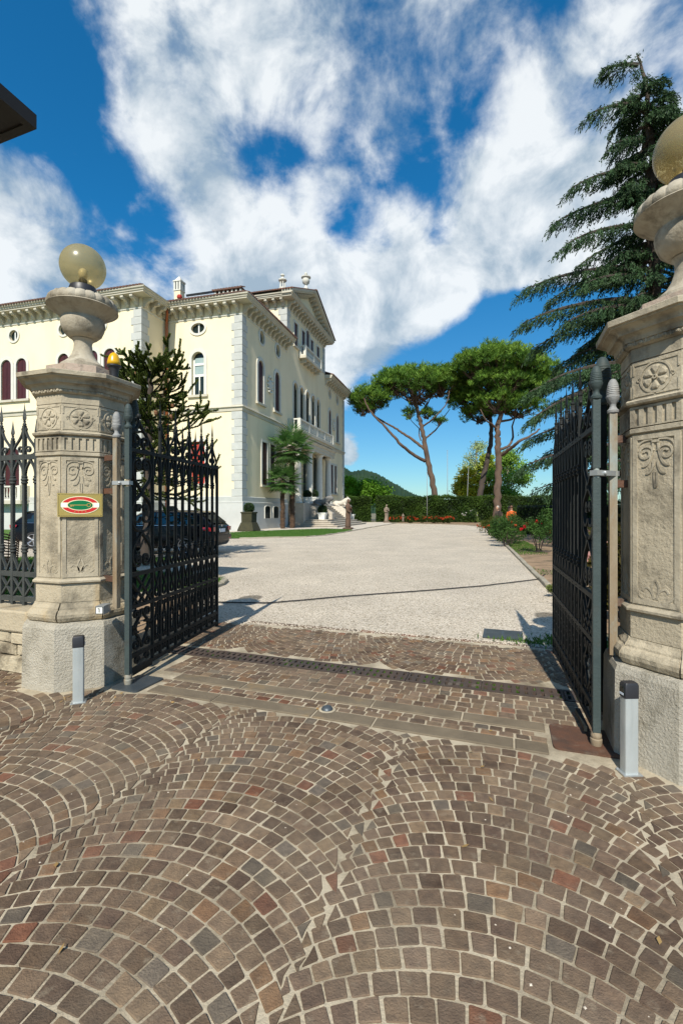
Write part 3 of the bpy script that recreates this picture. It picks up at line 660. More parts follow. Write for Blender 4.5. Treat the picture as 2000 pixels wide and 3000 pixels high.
def make_urn():
    root = empty('stone_urn')
    MB().lathe([(.195, 0), (.2, .02), (.195, .05), (.165, .07), (.13, .10), (.098, .15), (.082, .20), (.078, .245), (.084, .27), (.10, .285)], 40).build('foot', M['urn'], root, smooth=True, auto=40)
    MB().lathe([(.08, .285), (.125, .30), (.165, .335), (.187, .385), (.195, .43), (.190, .452), (.186, .465), (.205, .485), (.25, .515), (.30, .543), (.312, .552), (.30, .562), (.2, .566)], 48).build('bowl', M['urn'], root, smooth=True, auto=50)
    mb = MB(); n = 22
    for k in range(n):
        a = 2 * math.pi * k / n; d = Vector((math.cos(a), math.sin(a), 0)); e = Vector((-d.y, d.x, 0)); lw = math.pi * .335 / n
        rings = []
        for r, z, q in ((.235, .640, .55), (.262, .650, .80), (.292, .642, .95), (.318, .612, 1.0), (.326, .582, .95), (.315, .560, .8), (.29, .552, .7)):
            c = d * (r - .03) + Vector((0, 0, z - .012))
            rings.append([c + e * lw * q * math.cos(t) * (r / .30) + (d * .8 + Vector((0, 0, .6))) * .020 * q * math.sin(t) for t in [2 * math.pi * j / 8 for j in range(8)]])
        mb.loft(rings)
    mb.lathe([(.30, .553), (.295, .61), (.24, .635), (.12, .64)], 32)
    mb.build('gadrooned_rim', M['urn'], root, smooth=True, auto=60)
    return root
def make_globe():
    root = empty('globe_lamp')
    MB().lathe([(.187 * math.sin(t), .108 + .187 - .187 * math.cos(t)) for t in [R(24 + 160 * i / 26) for i in range(27)]], 48, caps=False).build('globe', M['amber'], root, smooth=True)
    MB().lathe([(.112, 0), (.118, .012), (.112, .095), (.105, .115), (.088, .122)], 32).build('collar', M['black_plastic'], root, smooth=True, auto=40)
    MB().lathe([(.035, .12), (.035, .18), (.03, .185)], 16).build('socket', M['black_plastic'], root)
    MB().lathe([(.02, .185), (.034, .21), (.038, .24), (.028, .27), (.008, .285)], 16).build('bulb', M['white'], root, smooth=True)
    return root
u1 = make_urn(); u1.scale = (.92, .92, 1); u1.location = (*PIL_L, 2.691); tag(u1, 'gadrooned stone urn on the pillar with the plaque', 'urn', 'stone urns on the pillars')
u2 = copy_tree(u1); u2.location = (*PIL_R, 2.691); u2.rotation_euler = (0, 0, .1); tag(u2, 'gadrooned stone urn on the pillar in front of the cedar', 'urn', 'stone urns on the pillars')
g1 = make_globe(); g1.location = (*PIL_L, 3.332); tag(g1, 'amber glass globe lamp on the urn beside the villa', 'lamp', 'amber globe lamps')
g2 = copy_tree(g1); g2.location = (*PIL_R, 3.332); tag(g2, 'amber glass globe lamp on the urn in front of the cedar', 'lamp', 'amber globe lamps')

# brass hotel plaque on the left pillar
def plaque():
    a = PHI - math.pi / 2 + math.pi / 4; d = AP + .006
    root = empty('hotel_plaque', (PIL_L[0] + d * math.cos(a), PIL_L[1] + d * math.sin(a), 1.50), a + math.pi / 2)
    tag(root, 'rectangular brass hotel plaque with red, white and green oval', 'plaque')
    MB().bbox(-.163, .163, -.018, -.004, -.096, .096).build('backing_plate', M['gold'], root)
    def ell(rx, rz, y0, y1, name, m, n=48):
        MB().loft([[(rx * math.cos(-t), y, rz * math.sin(-t)) for t in [2 * math.pi * i / n for i in range(n)]] for y in (y1, y0)]).build(name, m, root)
    ell(.1425, .0765, -.0195, -.017, 'oval_rim', M['green'])
    ell(.140, .0745, -.0205, -.017, 'oval_band', M['cream'])
    def seg(top, name):
        mb = MB(); s = 1 if top else -1; z0 = .0215; ro, zo = .133, .0675; ri, zi = .098, .043; pts = []
        x_o = ro * math.sqrt(1 - (z0 / zo) ** 2); x_i = ri * math.sqrt(1 - (z0 / zi) ** 2)
        n = 20; t0, t1 = math.atan2(z0 / zo, x_o / ro), math.pi - math.atan2(z0 / zo, x_o / ro); s0, s1 = math.atan2(z0 / zi, x_i / ri), math.pi - math.atan2(z0 / zi, x_i / ri)
        for i in range(n):
            q = [(ro * math.cos(t0 + (t1 - t0) * k / n), zo * math.sin(t0 + (t1 - t0) * k / n)) for k in (i, i + 1)] + [(ri * math.cos(s0 + (s1 - s0) * k / n), zi * math.sin(s0 + (s1 - s0) * k / n)) for k in (i + 1, i)]
            q = [(x, -.0215, z * s) for x, z in q]; mb.poly(q if not top else q[::-1])
        mb.build(name, M['red'], root)
    seg(True, 'red_band'); seg(False, 'red_band')
    MB().bbox(-.1385, .1385, -.0213, -.0203, -.0165, .0165).build('white_band', M['white'], root)
    ell(.098, .0445, -.0222, -.0204, 'oval_band', M['cream'])
    ell(.090, .0385, -.0230, -.0215, 'green_oval', M['green'])
    mb = MB(); mb.bbox(-.075, .05, -.0245, -.0229, -.0035, .0035); mb.bbox(-.072, -.058, -.0245, -.0229, -.014, -.0036); mb.bbox(-.055, -.046, -.0245, -.0229, -.011, -.0036)
    mb.ribbon([(.062 + .0135 * math.cos(t), .0135 * math.sin(t)) for t in [2 * math.pi * i / 16 for i in range(17)]], .006, .003)
    for i in range(len(mb.v) - 17 * 4, len(mb.v)): mb.v[i] = (mb.v[i][0], mb.v[i][1] - .0238, mb.v[i][2])
    mb.build('key_emblem', M['gold'], root)
    f = bpy.data.curves.new('lettering', 'FONT'); f.body = 'HOTEL'; f.size = .0155; f.align_x = 'CENTER'; f.align_y = 'CENTER'; f.space_character = 1.25; f.extrude = .0004
    tmp = bpy.data.objects.new('lettering_curve', f); COL.objects.link(tmp); dg = bpy.context.evaluated_depsgraph_get(); me = bpy.data.meshes.new_from_object(tmp.evaluated_get(dg)); bpy.data.objects.remove(tmp); me.materials.clear(); me.materials.append(M['gold']); o = link(bpy.data.objects.new('lettering', me), root); o.location = (0, -.0222, .0545); o.rotation_euler = (R(90), 0, 0)
    for k in range(4):
        x = -.039 + .026 * k; z = -.0555 + (.0018 if k in (0, 3) else 0); pts = [(x + r * math.cos(R(90 + 36 * i)), -.0222, z + r * math.sin(R(90 + 36 * i))) for i, r in enumerate([.0065, .0027] * 5)]
        mb = MB(); mb.add(pts + [(x, -.0222, z)], [((i + 1) % 10, i, 10) for i in range(10)]); mb.build('star', M['gold'], root)
    for x in (-.152, .152):
        for z in (-.086, .086): MB().lathe([(.004, 0), (.004, .003)], 8).build('screw', M['black_plastic'], root, loc=(x, -.0165, z)).rotation_euler = (R(90), 0, 0)
    mb = MB()
    for z in (-.088, .088): mb.bbox(-.140, .140, -.0188, -.0175, z - .0008, z + .0008)
    for x in (-.155, .155): mb.bbox(x - .0008, x + .0008, -.0188, -.0175, -.075, .075)
    mb.build('engraved_border', M['rust_drain'], root)
plaque()

# ---------------------------------------------------------------- wrought iron
def cone_profile(k=1.0): return [(r * k, z * k) for r, z in ((.030, 0), (.042, .012), (.044, .03), (.030, .045), (.022, .065), (.026, .085), (.040, .10), (.048, .125), (.052, .14), (.046, .148))]
def pinecone(name, mat, parent, loc, k=1.0):
    mb = MB(); mb.lathe(cone_profile(k), 16)
    prof = []; n = 9
    for i in range(n + 1):
        t = i / n; r = .047 * math.sqrt(max(0, 1 - (t * .98) ** 2.2)) + .002; z = .149 + t * .135
        prof.append((r * k, z * k)); prof.append(((r - .004) * k if r > .006 else .001, (z + .008) * k))
    mb.lathe(prof[:-1], 16)
    return mb.build(name, mat, parent, smooth=True, loc=loc, auto=35)
def spear(mb, x, z, h, w):           # leaf-shaped spearhead with a small neck
    mb.lathe([(.012, 0), (.017, .008), (.017, .018), (.010, .026), (.010, .038), (.014, .046)], 10, (x, 0, z))
    zz = z + .046
    rings = []
    for t, q in ((0, .35), (.10, .95), (.2, 1.0), (.4, .72), (.7, .34), (1, .03)):
        rings.append([(x + w * q, 0, zz + h * t), (x, .011 * q, zz + h * t), (x - w * q, 0, zz + h * t), (x, -.011 * q, zz + h * t)])
    mb.loft(rings)
def collar(mb, x, z, k=1.25):
    mb.lathe([(r * k, q * 1.15) for r, q in ((.0115, -.034), (.020, -.028), (.020, -.018), (.015, -.012), (.022, -.004), (.022, .006), (.015, .014), (.018, .02), (.018, .028), (.0115, .034))], 10, (x, 0, z))
PIT = .145
def bar_mesh(tall, z0):
    mb = MB(); mb.bbox(-.0120, .0120, -.0120, .0120, z0, 2.14 if not tall else 2.27)
    o = mb.build('bar', M['iron'])
    for zc_ in (1.75, 1.085): c = MB(); collar(c, 0, zc_); c.build('collar', M['iron'], o, smooth=True, auto=40)
    s = MB(); spear(s, 0, 2.14 if not tall else 2.27, .15 if not tall else .175, .022 if not tall else .024); os_ = s.build('spearhead', M['iron'], o)
    if tall:
        s2 = MB()
        for q in (-1, 1): s2.ribbon([(q * x, z) for x, z in spiral(.020, 2.225, .016, .004, R(180), R(-250), 12)], .008, .016)
        s2.build('bar_curl', M['iron'], o)
    return o
def cell_parts():                    # ornament of one bay, centred between two bars
    P = []; h = PIT / 2
    mb = MB()
    hp = bez((h - .008, 1.785), (h - .012, 1.88), (.018, 1.90), (.0, 1.952), 10); mb.ribbon(hp + [(-x, z) for x, z in hp[-2::-1]], .014, .022)
    P.append(mb.build('arch_bar', M['iron']))
    mb = MB()
    hp = bez((h - .008, 1.05), (h - .012, .97), (.025, .985), (.0, .938), 10); mb.ribbon(hp + [(-x, z) for x, z in hp[-2::-1]], .014, .022)
    P.append(mb.build('foot_arch', M['iron']))
    mb = MB()
    for s in (-1, 1):
        mb.ribbon([(s * x, z) for x, z in bez((h - .006, .895), (h - .03, .83), (.012, .83), (.0, .775), 8)], .013, .020)
        mb.ribbon([(s * x, z) for x, z in bez((.0, .775), (.05, .73), (.045, .70), (.012, .668), 8)], .013, .020)
    P.append(mb.build('lens_bars', M['iron']))
    mb = MB()
    for s in (-1, 1):
        mb.ribbon([(s * x, z) for x, z in spiral(.040, .590, .026, .007, R(200), R(-230), 14)], .011, .018)
        mb.ribbon([(s * x, z) for x, z in bez((.016, .585), (.01, .50), (.066, .43), (.02, .28), 12)], .011, .018)
        mb.ribbon([(s * x, z) for x, z in spiral(.036, .292, .028, .008, R(120), R(560), 16)], .011, .018)
        mb.ribbon([(s * x, z) for x, z in spiral(.040, .455, .024, .006, R(-20), R(380), 14)], .010, .016)
    mb.bbox(-.022, .022, -.009, .009, .50, .512); mb.bbox(-.018, .018, -.009, .009, .385, .397)
    P.append(mb.build('lyre_scroll', M['iron']))
    mb = MB()
    for s in (-1, 1): mb.ribbon([(s * x, z) for x, z in spiral(.034, .172, .032, .008, R(180), R(-300), 16)], .011, .018)
    P.append(mb.build('foot_scroll', M['iron']))
    return P
def crest(s):                        # ogee from a short bar (x=0) up to a tall bar, with a ring scroll
    mb = MB()
    mb.ribbon([(s * x, z) for x, z in bez((.008, 2.02), (.03, 2.10), (.10, 2.11), (PIT - .012, 2.245), 12)], .012, .018)
    mb.ribbon([(s * x, z) for x, z in spiral(PIT - .045, 2.035, .034, .008, R(-10), R(390), 18)], .012, .018)
    mb.ribbon([(s * x, z) for x, z in bez((.008, 2.04), (.012, 2.0), (.04, 1.985), (.06, 1.99), 6)], .011, .016)
    return mb.build('crest_scroll', M['iron'])
def side_panel():                    # narrow scroll panel at the hinge side
    out = []; x0, x1 = .04, .352; c = (x0 + x1) / 2; h = (x1 - x0) / 2
    mb = MB()
    for s in (-1, 1):
        for zz, q in ((1.945, 1), (.94, -1)):
            f = lambda p: [(c + s * x, zz - q * z) for x, z in p]
            mb.ribbon(f(bez((.0, .335), (.03, .27), (h - .01, .25), (h - .012, .13), 12)), .020, .024)
            mb.ribbon(f(bez((h - .012, .13), (h - .012, .03), (.03, .0), (.02, .09), 10)), .018, .024)
            mb.ribbon(f(spiral(.060, .095, .042, .010, R(180), R(-380), 20)), .016, .022)
        mb.ribbon([(c + s * x, z) for x, z in bez((0, 1.60), (.12, 1.54), (h + .01, 1.50), (h - .012, 1.43), 10)], .020, .024)
        mb.ribbon([(c + s * x, z) for x, z in bez((h - .012, 1.43), (h - .01, 1.34), (.03, 1.33), (.012, 1.40), 10)], .018, .024)
        mb.ribbon([(c + s * x, z) for x, z in spiral(.050, 1.475, .036, .010, R(180), R(-380), 18)], .016, .022)
        mb.ribbon([(c + s * x, z) for x, z in bez((0, 1.275), (.12, 1.27), (h + .01, 1.36), (h - .012, 1.43), 10)], .018, .024)
    mb.lathe([(.02, -.012), (.02, .012)], 10, (c, 0, 1.605)); mb.lathe([(.02, -.012), (.02, .012)], 10, (c, 0, 1.275))
    out.append(mb.build('scroll_panel', M['iron']))
    mb = MB()
    for k in range(3):
        for s in (-1, 1):
            a = c + s * (-h + .01 + k * h * .66); mb.ribbon([(a, .655), (a + s * min(.25, h * 1.5), .905)] if abs(a + s * min(.25, h * 1.5) - c) < h else [(a, .655), (c + s * (h - .01), .655 + abs(c + s * (h - .01) - a))], .018, .022)
    out.append(mb.build('lattice', M['iron']))
    mb = MB()
    for s in (-1, 1):
        mb.ribbon([(c + s * x, z) for x, z in bez((.01, .60), (.02, .50), (h - .02, .50), (h - .02, .40), 12)], .016, .022)
        mb.ribbon([(c + s * x, z) for x, z in spiral(.085, .565, .042, .012, R(220), R(-260), 18)], .015, .022)
        mb.ribbon([(c + s * x, z) for x, z in bez((h - .01, .48), (.10, .40), (.03, .36), (.0, .27), 12)], .016, .022)
        mb.ribbon([(c + s * x, z) for x, z in spiral(.09, .31, .050, .012, R(100), R(560), 20)], .016, .022)
        mb.ribbon([(c + s * x, z) for x, z in spiral(.075, .172, .036, .010, R(180), R(-320), 16)], .014, .02)
        mb.ribbon([(c + s * x, z) for x, z in spiral(.055, .455, .048, .03, R(-90), R(120), 12)], .016, .022)
    out.append(mb.build('scroll_panel', M['iron']))
    mb = MB()
    mb.ribbon(spiral(.105, 2.06, .062, .014, R(-100), R(300), 22), .016, .022); mb.ribbon(spiral(.255, 2.05, .068, .014, R(280), R(-130), 22), .016, .022)
    mb.ribbon(bez((.03, 2.11), (.10, 2.16), (.14, 2.15), (.15, 2.235), 12), .016, .022); mb.ribbon(spiral(.125, 2.235, .026, .006, R(0), R(330), 12), .009, .016)
    mb.ribbon(bez((.16, 2.22), (.20, 2.13), (.28, 2.14), (.345, 2.02), 12), .016, .022); mb.ribbon(spiral(.175, 2.19, .02, .006, R(180), R(-150), 10), .009, .016)
    mb.lathe([(.004, 0), (.017, .012), (.020, .026), (.014, .04), (.004, .048)], 10, (.15, 0, 2.245))
    out.append(mb.build('crest_scroll', M['iron']))
    return out
LEAF = 1.795
def make_leaf():
    root = empty('gate_leaf')
    post = MB().bbox(-.021, .021, -.021, .021, .095, 1.655).build('hinge_post', M['iron_green'], root)
    MB().bbox(-.0205, .0205, -.0205, .0205, 1.715, 2.135).build('hinge_post', M['iron_green'], root)
    MB().lathe([(.018, 1.654), (.018, 1.716)], 14).build('pivot', M['rust_post'], root)
    MB().lathe([(.030, .014), (.034, .034), (.034, .052), (.028, .058), (.031, .064), (.031, .078), (.024, .094)], 16).build('pivot_foot', M['rust_post'], root, smooth=True, auto=40)
    pinecone('pinecone_finial', M['iron_green'], root, (0, 0, 2.132), .74)
    for z, hh, nm in ((1.968, .032, 'top_rail'), (.913, .034, 'rail'), (.640, .032, 'rail'), (.228, .034, 'rail'), (.107, .034, 'bottom_rail')):
        o = MB().bbox(.0215, LEAF - .0125, -.014, .014, z - hh / 2, z + hh / 2).build(nm, M['iron'], root)
        mb = MB()
        for i in range(11): mb.lathe([(.007, 0), (.006, .003), (.002, .005)], 8, (0, 0, 0)); 
        mb = MB()
        for i in range(10):
            x = .50 + PIT * i - PIT / 2
            for s in (-1, 1): mb.loft([[(x + .0065 * q * math.cos(t), s * y, z + .0065 * q * math.sin(t)) for t in [2 * math.pi * j / 7 for j in range(7)]] for y, q in ((.013, 1), (.017, .8), (.0185, .3))])
        mb.build('rivets', M['iron'], o)['kind'] = 'stuff'
    MB().bbox(.353, .375, -.0145, .0145, .092, 2.02).build('stile', M['iron'], root)
    MB().bbox(LEAF - .012, LEAF + .012, -.0145, .0145, .06, 2.00).build('end_stile', M['iron'], root)
    t_ = bar_mesh(True, .12); s_ = bar_mesh(False, .12)
    for i in range(9):
        pr0 = t_ if i % 2 == 0 else s_
        o = pr0 if i < 2 else copy_tree(pr0); o.parent = root; o.location = (.50 + PIT * i, 0, 0)
    cp = cell_parts()
    for p in cp:
        for i in range(10):
            o = p if i == 0 else dup(p); o.parent = root; o.location = (.50 + PIT * (i - .5), 0, 0)
            if i == 9: o.location.x -= .012; o.scale = (.80, 1, 1)
            if i == 0: o.scale = (.72, 1, 1); o.location.x += .012
    cr = {1: crest(1), -1: crest(-1)}; used = {1: 0, -1: 0}
    for i in range(10):
        for s in (-1, 1):
            if i % 2 == 1 and 0 <= i + s <= 8 or (i == 9 and s == -1):
                o = cr[s] if not used[s] else dup(cr[s]); used[s] = 1; o.parent = root; o.location = (min(.50 + PIT * i, LEAF - .008), 0, 0)
    for o in side_panel(): o.parent = root
    MB().bbox(.10, .40, .02, .05, .045, .075).build('drop_bolt', M['iron'], root)
    return root
def hinge(ang, p): pass
HL, EL = Vector((-1.77, 3.91)), Vector((-1.503, 5.69)); HR, ER = Vector((1.564, 2.892)), Vector((2.083, 4.615))
lf = make_leaf(); d = EL - HL; lf.location = (HL.x, HL.y, 0); lf.rotation_euler = (0, 0, math.atan2(d.y, d.x))
tag(lf, 'open wrought iron gate leaf hinged beside the plaque pillar', 'gate', 'two wrought iron gate leaves')
lr = copy_tree(lf); d = ER - HR; lr.location = (HR.x, HR.y, 0); lr.rotation_euler = (0, 0, math.atan2(d.y, d.x))
tag(lr, 'open wrought iron gate leaf hinged by the rusty ground plate', 'gate', 'two wrought iron gate leaves')
for k, (p, pil, lab) in enumerate((((-1.876, 3.93), PIL_L, 'rusty brown hinge post with pale pine cone, fixed to the plaque pillar'), ((1.703, 2.955), PIL_R, 'rusty hinge post with grey pine cone, fixed to the pillar before the cedar'))):
    root = empty('hinge_post', (*p, 0), PHI); tag(root, lab, 'post', 'rusty fixed hinge posts')
    z0 = .64 if k == 0 else .55
    MB().bbox(-.0215, .0215, -.0215, .0215, z0, 2.06).build('shaft', M['rust_post'], root)
    pinecone('pinecone_finial', M['iron_pale'], root, (0, 0, 2.058), .78)
    dd = Vector((pil[0] - p[0], pil[1] - p[1])); a = math.atan2(dd.y, dd.x) - PHI; L_ = dd.length - .27
    for z in (1.90, 1.62, .88):
        mb = MB(); mb.box((math.cos(a) * L_ / 2, math.sin(a) * L_ / 2, z), (L_, .03, .045), a); mb.build('bracket', M['rust'], root)
    hp = HL if k == 0 else HR; dd = Vector((hp.x - p[0], hp.y - p[1])); a = math.atan2(dd.y, dd.x) - PHI; L_ = dd.length
    mb = MB(); mb.box((math.cos(a) * (L_ / 2), math.sin(a) * (L_ / 2), 1.685), (L_ + .050, .052, .032), a); mb.build('clamp_strap', M['steel'], root)
    MB().lathe([(.012, 0), (.010, .008), (.003, .012)], 10).build('bolt', M['steel'], root, loc=(math.cos(a) * L_ * .55 + .0, math.sin(a) * L_ * .55 - .038, 1.685)).rotation_euler = (R(90), 0, 0)
for p, lab in (((-2.04, 4.60), 'dark rear post with large pine cone behind the plaque pillar'), ((1.883, 3.40), 'dark rear post with large pine cone behind the pillar before the cedar')):
    root = empty('rear_post', (*p, 0), PHI); tag(root, lab, 'post', 'dark rear posts')
    MB().bbox(-.025, .025, -.025, .025, 0, 2.22).build('shaft', M['iron'], root)
    pinecone('pinecone_finial', M['iron_green'], root, (0, 0, 2.215), 1.22)

# fence on a low wall, left of the pillar
def fence():
    q0 = ab(*toab(PIL_L[0], PIL_L[1])); a0, b0 = toab(*PIL_L)
    root = empty('iron_fence', (*ab(a0 - .36, b0), .565), PHI + math.pi); tag(root, 'grey iron railing with spearheads on the low wall by the plaque pillar', 'fence')
    # same ironwork as the gate, in grey, built upward from the wall top
    P2 = .155; n = 12
    for z, nm in ((1.395, 'top_rail'), (.29, 'rail'), (.055, 'bottom_rail')): MB().bbox(0, P2 * n, -.013, .013, z - .024, z + .024).build(nm, M['iron_fence'], root)
    def bar(tall):
        mb = MB(); mb.bbox(-.0145, .0145, -.0145, .0145, -.03, 1.56 if not tall else 1.69); o = mb.build('bar', M['iron_fence'])
        for zc_ in (1.18, .53): c = MB(); collar(c, 0, zc_, 1.5); c.build('collar', M['iron_fence'], o, smooth=True, auto=40)
        s = MB(); spear(s, 0, 1.56 if not tall else 1.69, .145 if not tall else .17, .027); s.build('spearhead', M['iron_fence'], o)
        if tall:
            s2 = MB()
            for q in (-1, 1): s2.ribbon([(q * x, z) for x, z in spiral(.020, 1.655, .016, .004, R(180), R(-250), 12)], .008, .016)
            s2.build('bar_curl', M['iron_fence'], o)
        return o
    t_, s_ = bar(True), bar(False); h = P2 / 2
    for i in range(n):
        pr0 = s_ if i % 2 else t_; o = pr0 if i < 2 else copy_tree(pr0); o.parent = root; o.location = (P2 * (i + .35), 0, 0)
    hp = bez((h - .010, 1.215), (h - .014, 1.31), (.022, 1.32), (0, 1.374), 10); arch = MB().ribbon(hp + [(-x, z) for x, z in hp[-2::-1]], .015, .022).build('arch_bar', M['iron_fence'])
    hp = bez((h - .010, .495), (h - .014, .40), (.022, .40), (0, .312), 10); foot = MB().ribbon(hp + [(-x, z) for x, z in hp[-2::-1]], .015, .022).build('foot_arch', M['iron_fence'])
    mb = MB()
    for s in (-1, 1): mb.ribbon([(s * h, .268), (-s * h, .077)], .017, .02)
    cross = mb.build('cross_bars', M['iron_fence'])
    for pr0 in (arch, foot, cross):
        for i in range(n):
            o = pr0 if i == 0 else dup(pr0); o.parent = root; o.location = (P2 * (i + .85), 0, 0)
    for s in (-1, 1):
        mb = MB()
        mb.ribbon([(s * x, z) for x, z in bez((.008, 1.45), (.03, 1.53), (.11, 1.54), (P2 - .012, 1.665), 12)], .014, .02)
        mb.ribbon([(s * x, z) for x, z in spiral(P2 - .05, 1.462, .038, .008, R(-10), R(390), 18)], .014, .02)
        mb.ribbon([(s * x, z) for x, z in bez((.008, 1.47), (.012, 1.42), (.04, 1.415), (.06, 1.418), 6)], .012, .018)
        c = mb.build('crest_scroll', M['iron_fence'])
        for j, i in enumerate(range(1, n, 2)):
            o = c if j == 0 else dup(c); o.parent = root; o.location = (P2 * (i + .35), 0, 0)
    wl = empty('low_wall', (*ab(a0 - .30, b0), 0), PHI + math.pi); tag(wl, 'low garden wall of rubble with flat coping under the railing', 'wall')
    MB().bbox(0, 2.2, -.15, .15, -.03, .30).build('core', M['wall_stone'], wl)
    x = 0.0
    while x < 2.2:
        l = rnd.uniform(.8, 1.1); mb = MB(); mb.loft([[(a, b, z) for a, b in ((x + .004, -w), (min(x + l, 2.2) - .004, -w), (min(x + l, 2.2) - .004, w), (x + .004, w))] for w, z in ((.205, .37), (.215, .385), (.215, .545), (.205, .562))]); mb.build('coping_stone', M['stone'], wl); x += l
    for rowi, (z0, z1) in enumerate(((.0, .15), (.16, .26), (.265, .366))):
        x = -rnd.uniform(0, .1)
        while x < 2.2:
            l = rnd.uniform(.16, .38); y0 = .165 + rnd.uniform(0, .03); j = lambda: rnd.uniform(-.018, .018)
            a0_, a1_ = max(x + .008, 0), min(x + l - .008, 2.2)
            if a1_ - a0_ > .05:
                mb = MB(); base = [(a0_ + j() * .4, z0 + j() * .4), (a1_ + j() * .4, z0 + j() * .4), (a1_ + j() * .4, z1 + j() * .5), (a0_ + j() * .4, z1 + j() * .5)]; cxm = (a0_ + a1_) / 2; czm = (z0 + z1) / 2
                mb.loft([[(p[0], .10, p[1]) for p in base], [(p[0], y0, p[1]) for p in base], [(cxm + (p[0] - cxm) * .86, y0 + .018, czm + (p[1] - czm) * .8) for p in base]][::-1]); mb.build('wall_stone', M['wall_stone'], wl)
            x += l
fence()

# ---------------------------------------------------------------- small fittings at the gate
def bollard(p, rz, lab):
    root = empty('sensor_column', (*p, 0), rz); tag(root, lab, 'bollard', 'pair of sensor columns at the gate')
    def rrect(hx, hy, r, z, n=4): return [(sx * (hx - r) + r * math.cos(t), sy * (hy - r) + r * math.sin(t), z) for sx, sy, t0 in ((1, 1, 0), (-1, 1, 90), (-1, -1, 180), (1, -1, 270)) for t in [R(t0 + 90 * i / n) for i in range(n + 1)]]
    MB().loft([rrect(.037, .028, .008, z) for z in (.006, .425)]).build('column', M['alu'], root, smooth=True, auto=40)
    mb = MB(); mb.loft([rrect(.039, .030, .008, .426), rrect(.039, .030, .009, .495), rrect(.034, .025, .009, .508)]); mb.build('cap', M['black_plastic'], root, smooth=True, auto=40)
    MB().bbox(.0385, .043, -.019, .019, .438, .488).build('sensor_window', M['car_glass'], root)
    MB().bbox(.0431, .0445, -.016, .016, .440, .452).build('sensor_label', M['plate_white'], root)
    MB().bbox(-.052, .052, -.040, .040, 0.005, .0115).build('base_plate', M['steel'], root)
    for x in (-.045, .045): MB().lathe([(.005, 0), (.005, .008)], 6).build('bolt', M['steel'], root, loc=(x, -.034, .0115))
bollard((-1.985, 3.555), R(22), 'pale metal sensor column with black cap before the plaque pillar')
bollard((1.585, 2.595), R(182), 'pale metal sensor column with black cap next to the rusty ground plate')
def rounded(hx, hy, r, n=5): return [(sx * (hx - r) + r * math.cos(t), sy * (hy - r) + r * math.sin(t)) for sx, sy, t0 in ((1, 1, 0), (-1, 1, 90), (-1, -1, 180), (1, -1, 270)) for t in [R(t0 + 90 * i / n) for i in range(n + 1)]]
o = MB().prism(rounded(.135, .165, .03), .0, .014).build('ground_plate', M['plate'], loc=(*ab(-2.915, 3.15), 0), rz=PHI); tag(o, 'blue grey steel motor cover plate in the paving', 'cover plate', 'gate motor plates')
o = MB().prism(rounded(.19, .175, .035), .0, .014).build('ground_plate', M['rust'], loc=(*ab(.455, 3.30), 0), rz=PHI); tag(o, 'rust brown steel motor cover plate in the paving', 'cover plate', 'gate motor plates')
root = empty('gate_stop', (*gp(751, 1633), 0)); tag(root, 'small dark metal gate stop dome on the threshold', 'gate stop')
MB().lathe([(.045, 0), (.043, .016), (.034, .03), (.018, .038), (.002, .040)], 20).build('dome', M['plate'], root, smooth=True)
MB().lathe([(.062, .004), (.062, .012), (.05, .014)], 20).build('base_ring', M['mortar'], root)
# long drain channel: one cast grate after another
plants = []
lens = [-3.3, -2.68, -2.06, -1.44, -.82, -.20, .42, 1.04]
for i, (a0, a1) in enumerate(zip(lens[:-1], lens[1:])):
    root = empty('drain_grate', (*ab((a0 + a1) / 2, 4.06), 0), PHI)
    ords = ['leftmost', 'second', 'third', 'middle', 'fifth', 'sixth', 'rightmost'][i]
    tag(root, f'rusty slotted drain grate, {ords} of the seven from the plaque pillar side', 'drain grate', 'grates of the drain across the gateway')
    hl, hw_ = (a1 - a0) / 2 - .003, .115
    mb = MB(); xs = []; n = 10; p = 2 * hl / n; ys = [(-hw_, -.088), (-.012, .012), (.088, hw_)]
    for y0, y1 in ys: mb.bbox(-hl, hl, y0, y1, -.02, .010)
    for k in range(n + 1):
        x0 = max(-hl, -hl + k * p - p * .29); x1 = min(hl, -hl + k * p + p * .29)
        for y0, y1 in ((-.088, -.012), (.012, .088)): mb.bbox(x0, x1, y0 + .0001, y1 - .0001, -.02, .0098)
    mb.build('cast_grid', M['rust_drain'], root)
    MB().bbox(-hl, hl, -hw_, hw_, -.16, -.09).build('channel_bed', M['hole'], root)
    for _ in range(26 if i > 1 else 6):
        k = rnd.randrange(n); x = -hl + (k + .5) * p; y = rnd.choice((-.05, .05)) + rnd.uniform(-.02, .02); q = ab((a0 + a1) / 2 + x, 4.06 + y); 
        for _ in range(10): plants.append((q[0] + rnd.uniform(-.012, .012), q[1] + rnd.uniform(-.012, .012), -.02))
n = len(plants); D = nr.normal(size=(n, 3)) * .6; D[:, 2] = 1
tag(cards('weeds', plants, D, nr.uniform(.02, .045, n), nr.uniform(.006, .014, n), M['grass_blade'], tint=np.repeat(nr.uniform(.5, 1.1, (n, 1)), 3, 1)), 'moss and weeds growing in the slots of the drain', 'weeds', kind='stuff')
root = empty('drain_cover', (*gp(1154, 1458), 0), PHI); tag(root, 'dark square drain cover at the edge of the gravel', 'drain cover')
mb = MB()
for k in range(7): mb.bbox(-.20, .20, -.19 + k * .062, -.19 + k * .062 + .036, -.02, .006)
for x in (-.205, 0, .205): mb.bbox(x - .015, x + .015, -.20, .222, -.02, .0055)
mb.build('cast_grid', M['plate'], root); MB().bbox(-.22, .22, -.20, .222, -.004, .001).build('pit', M['hole'], root)
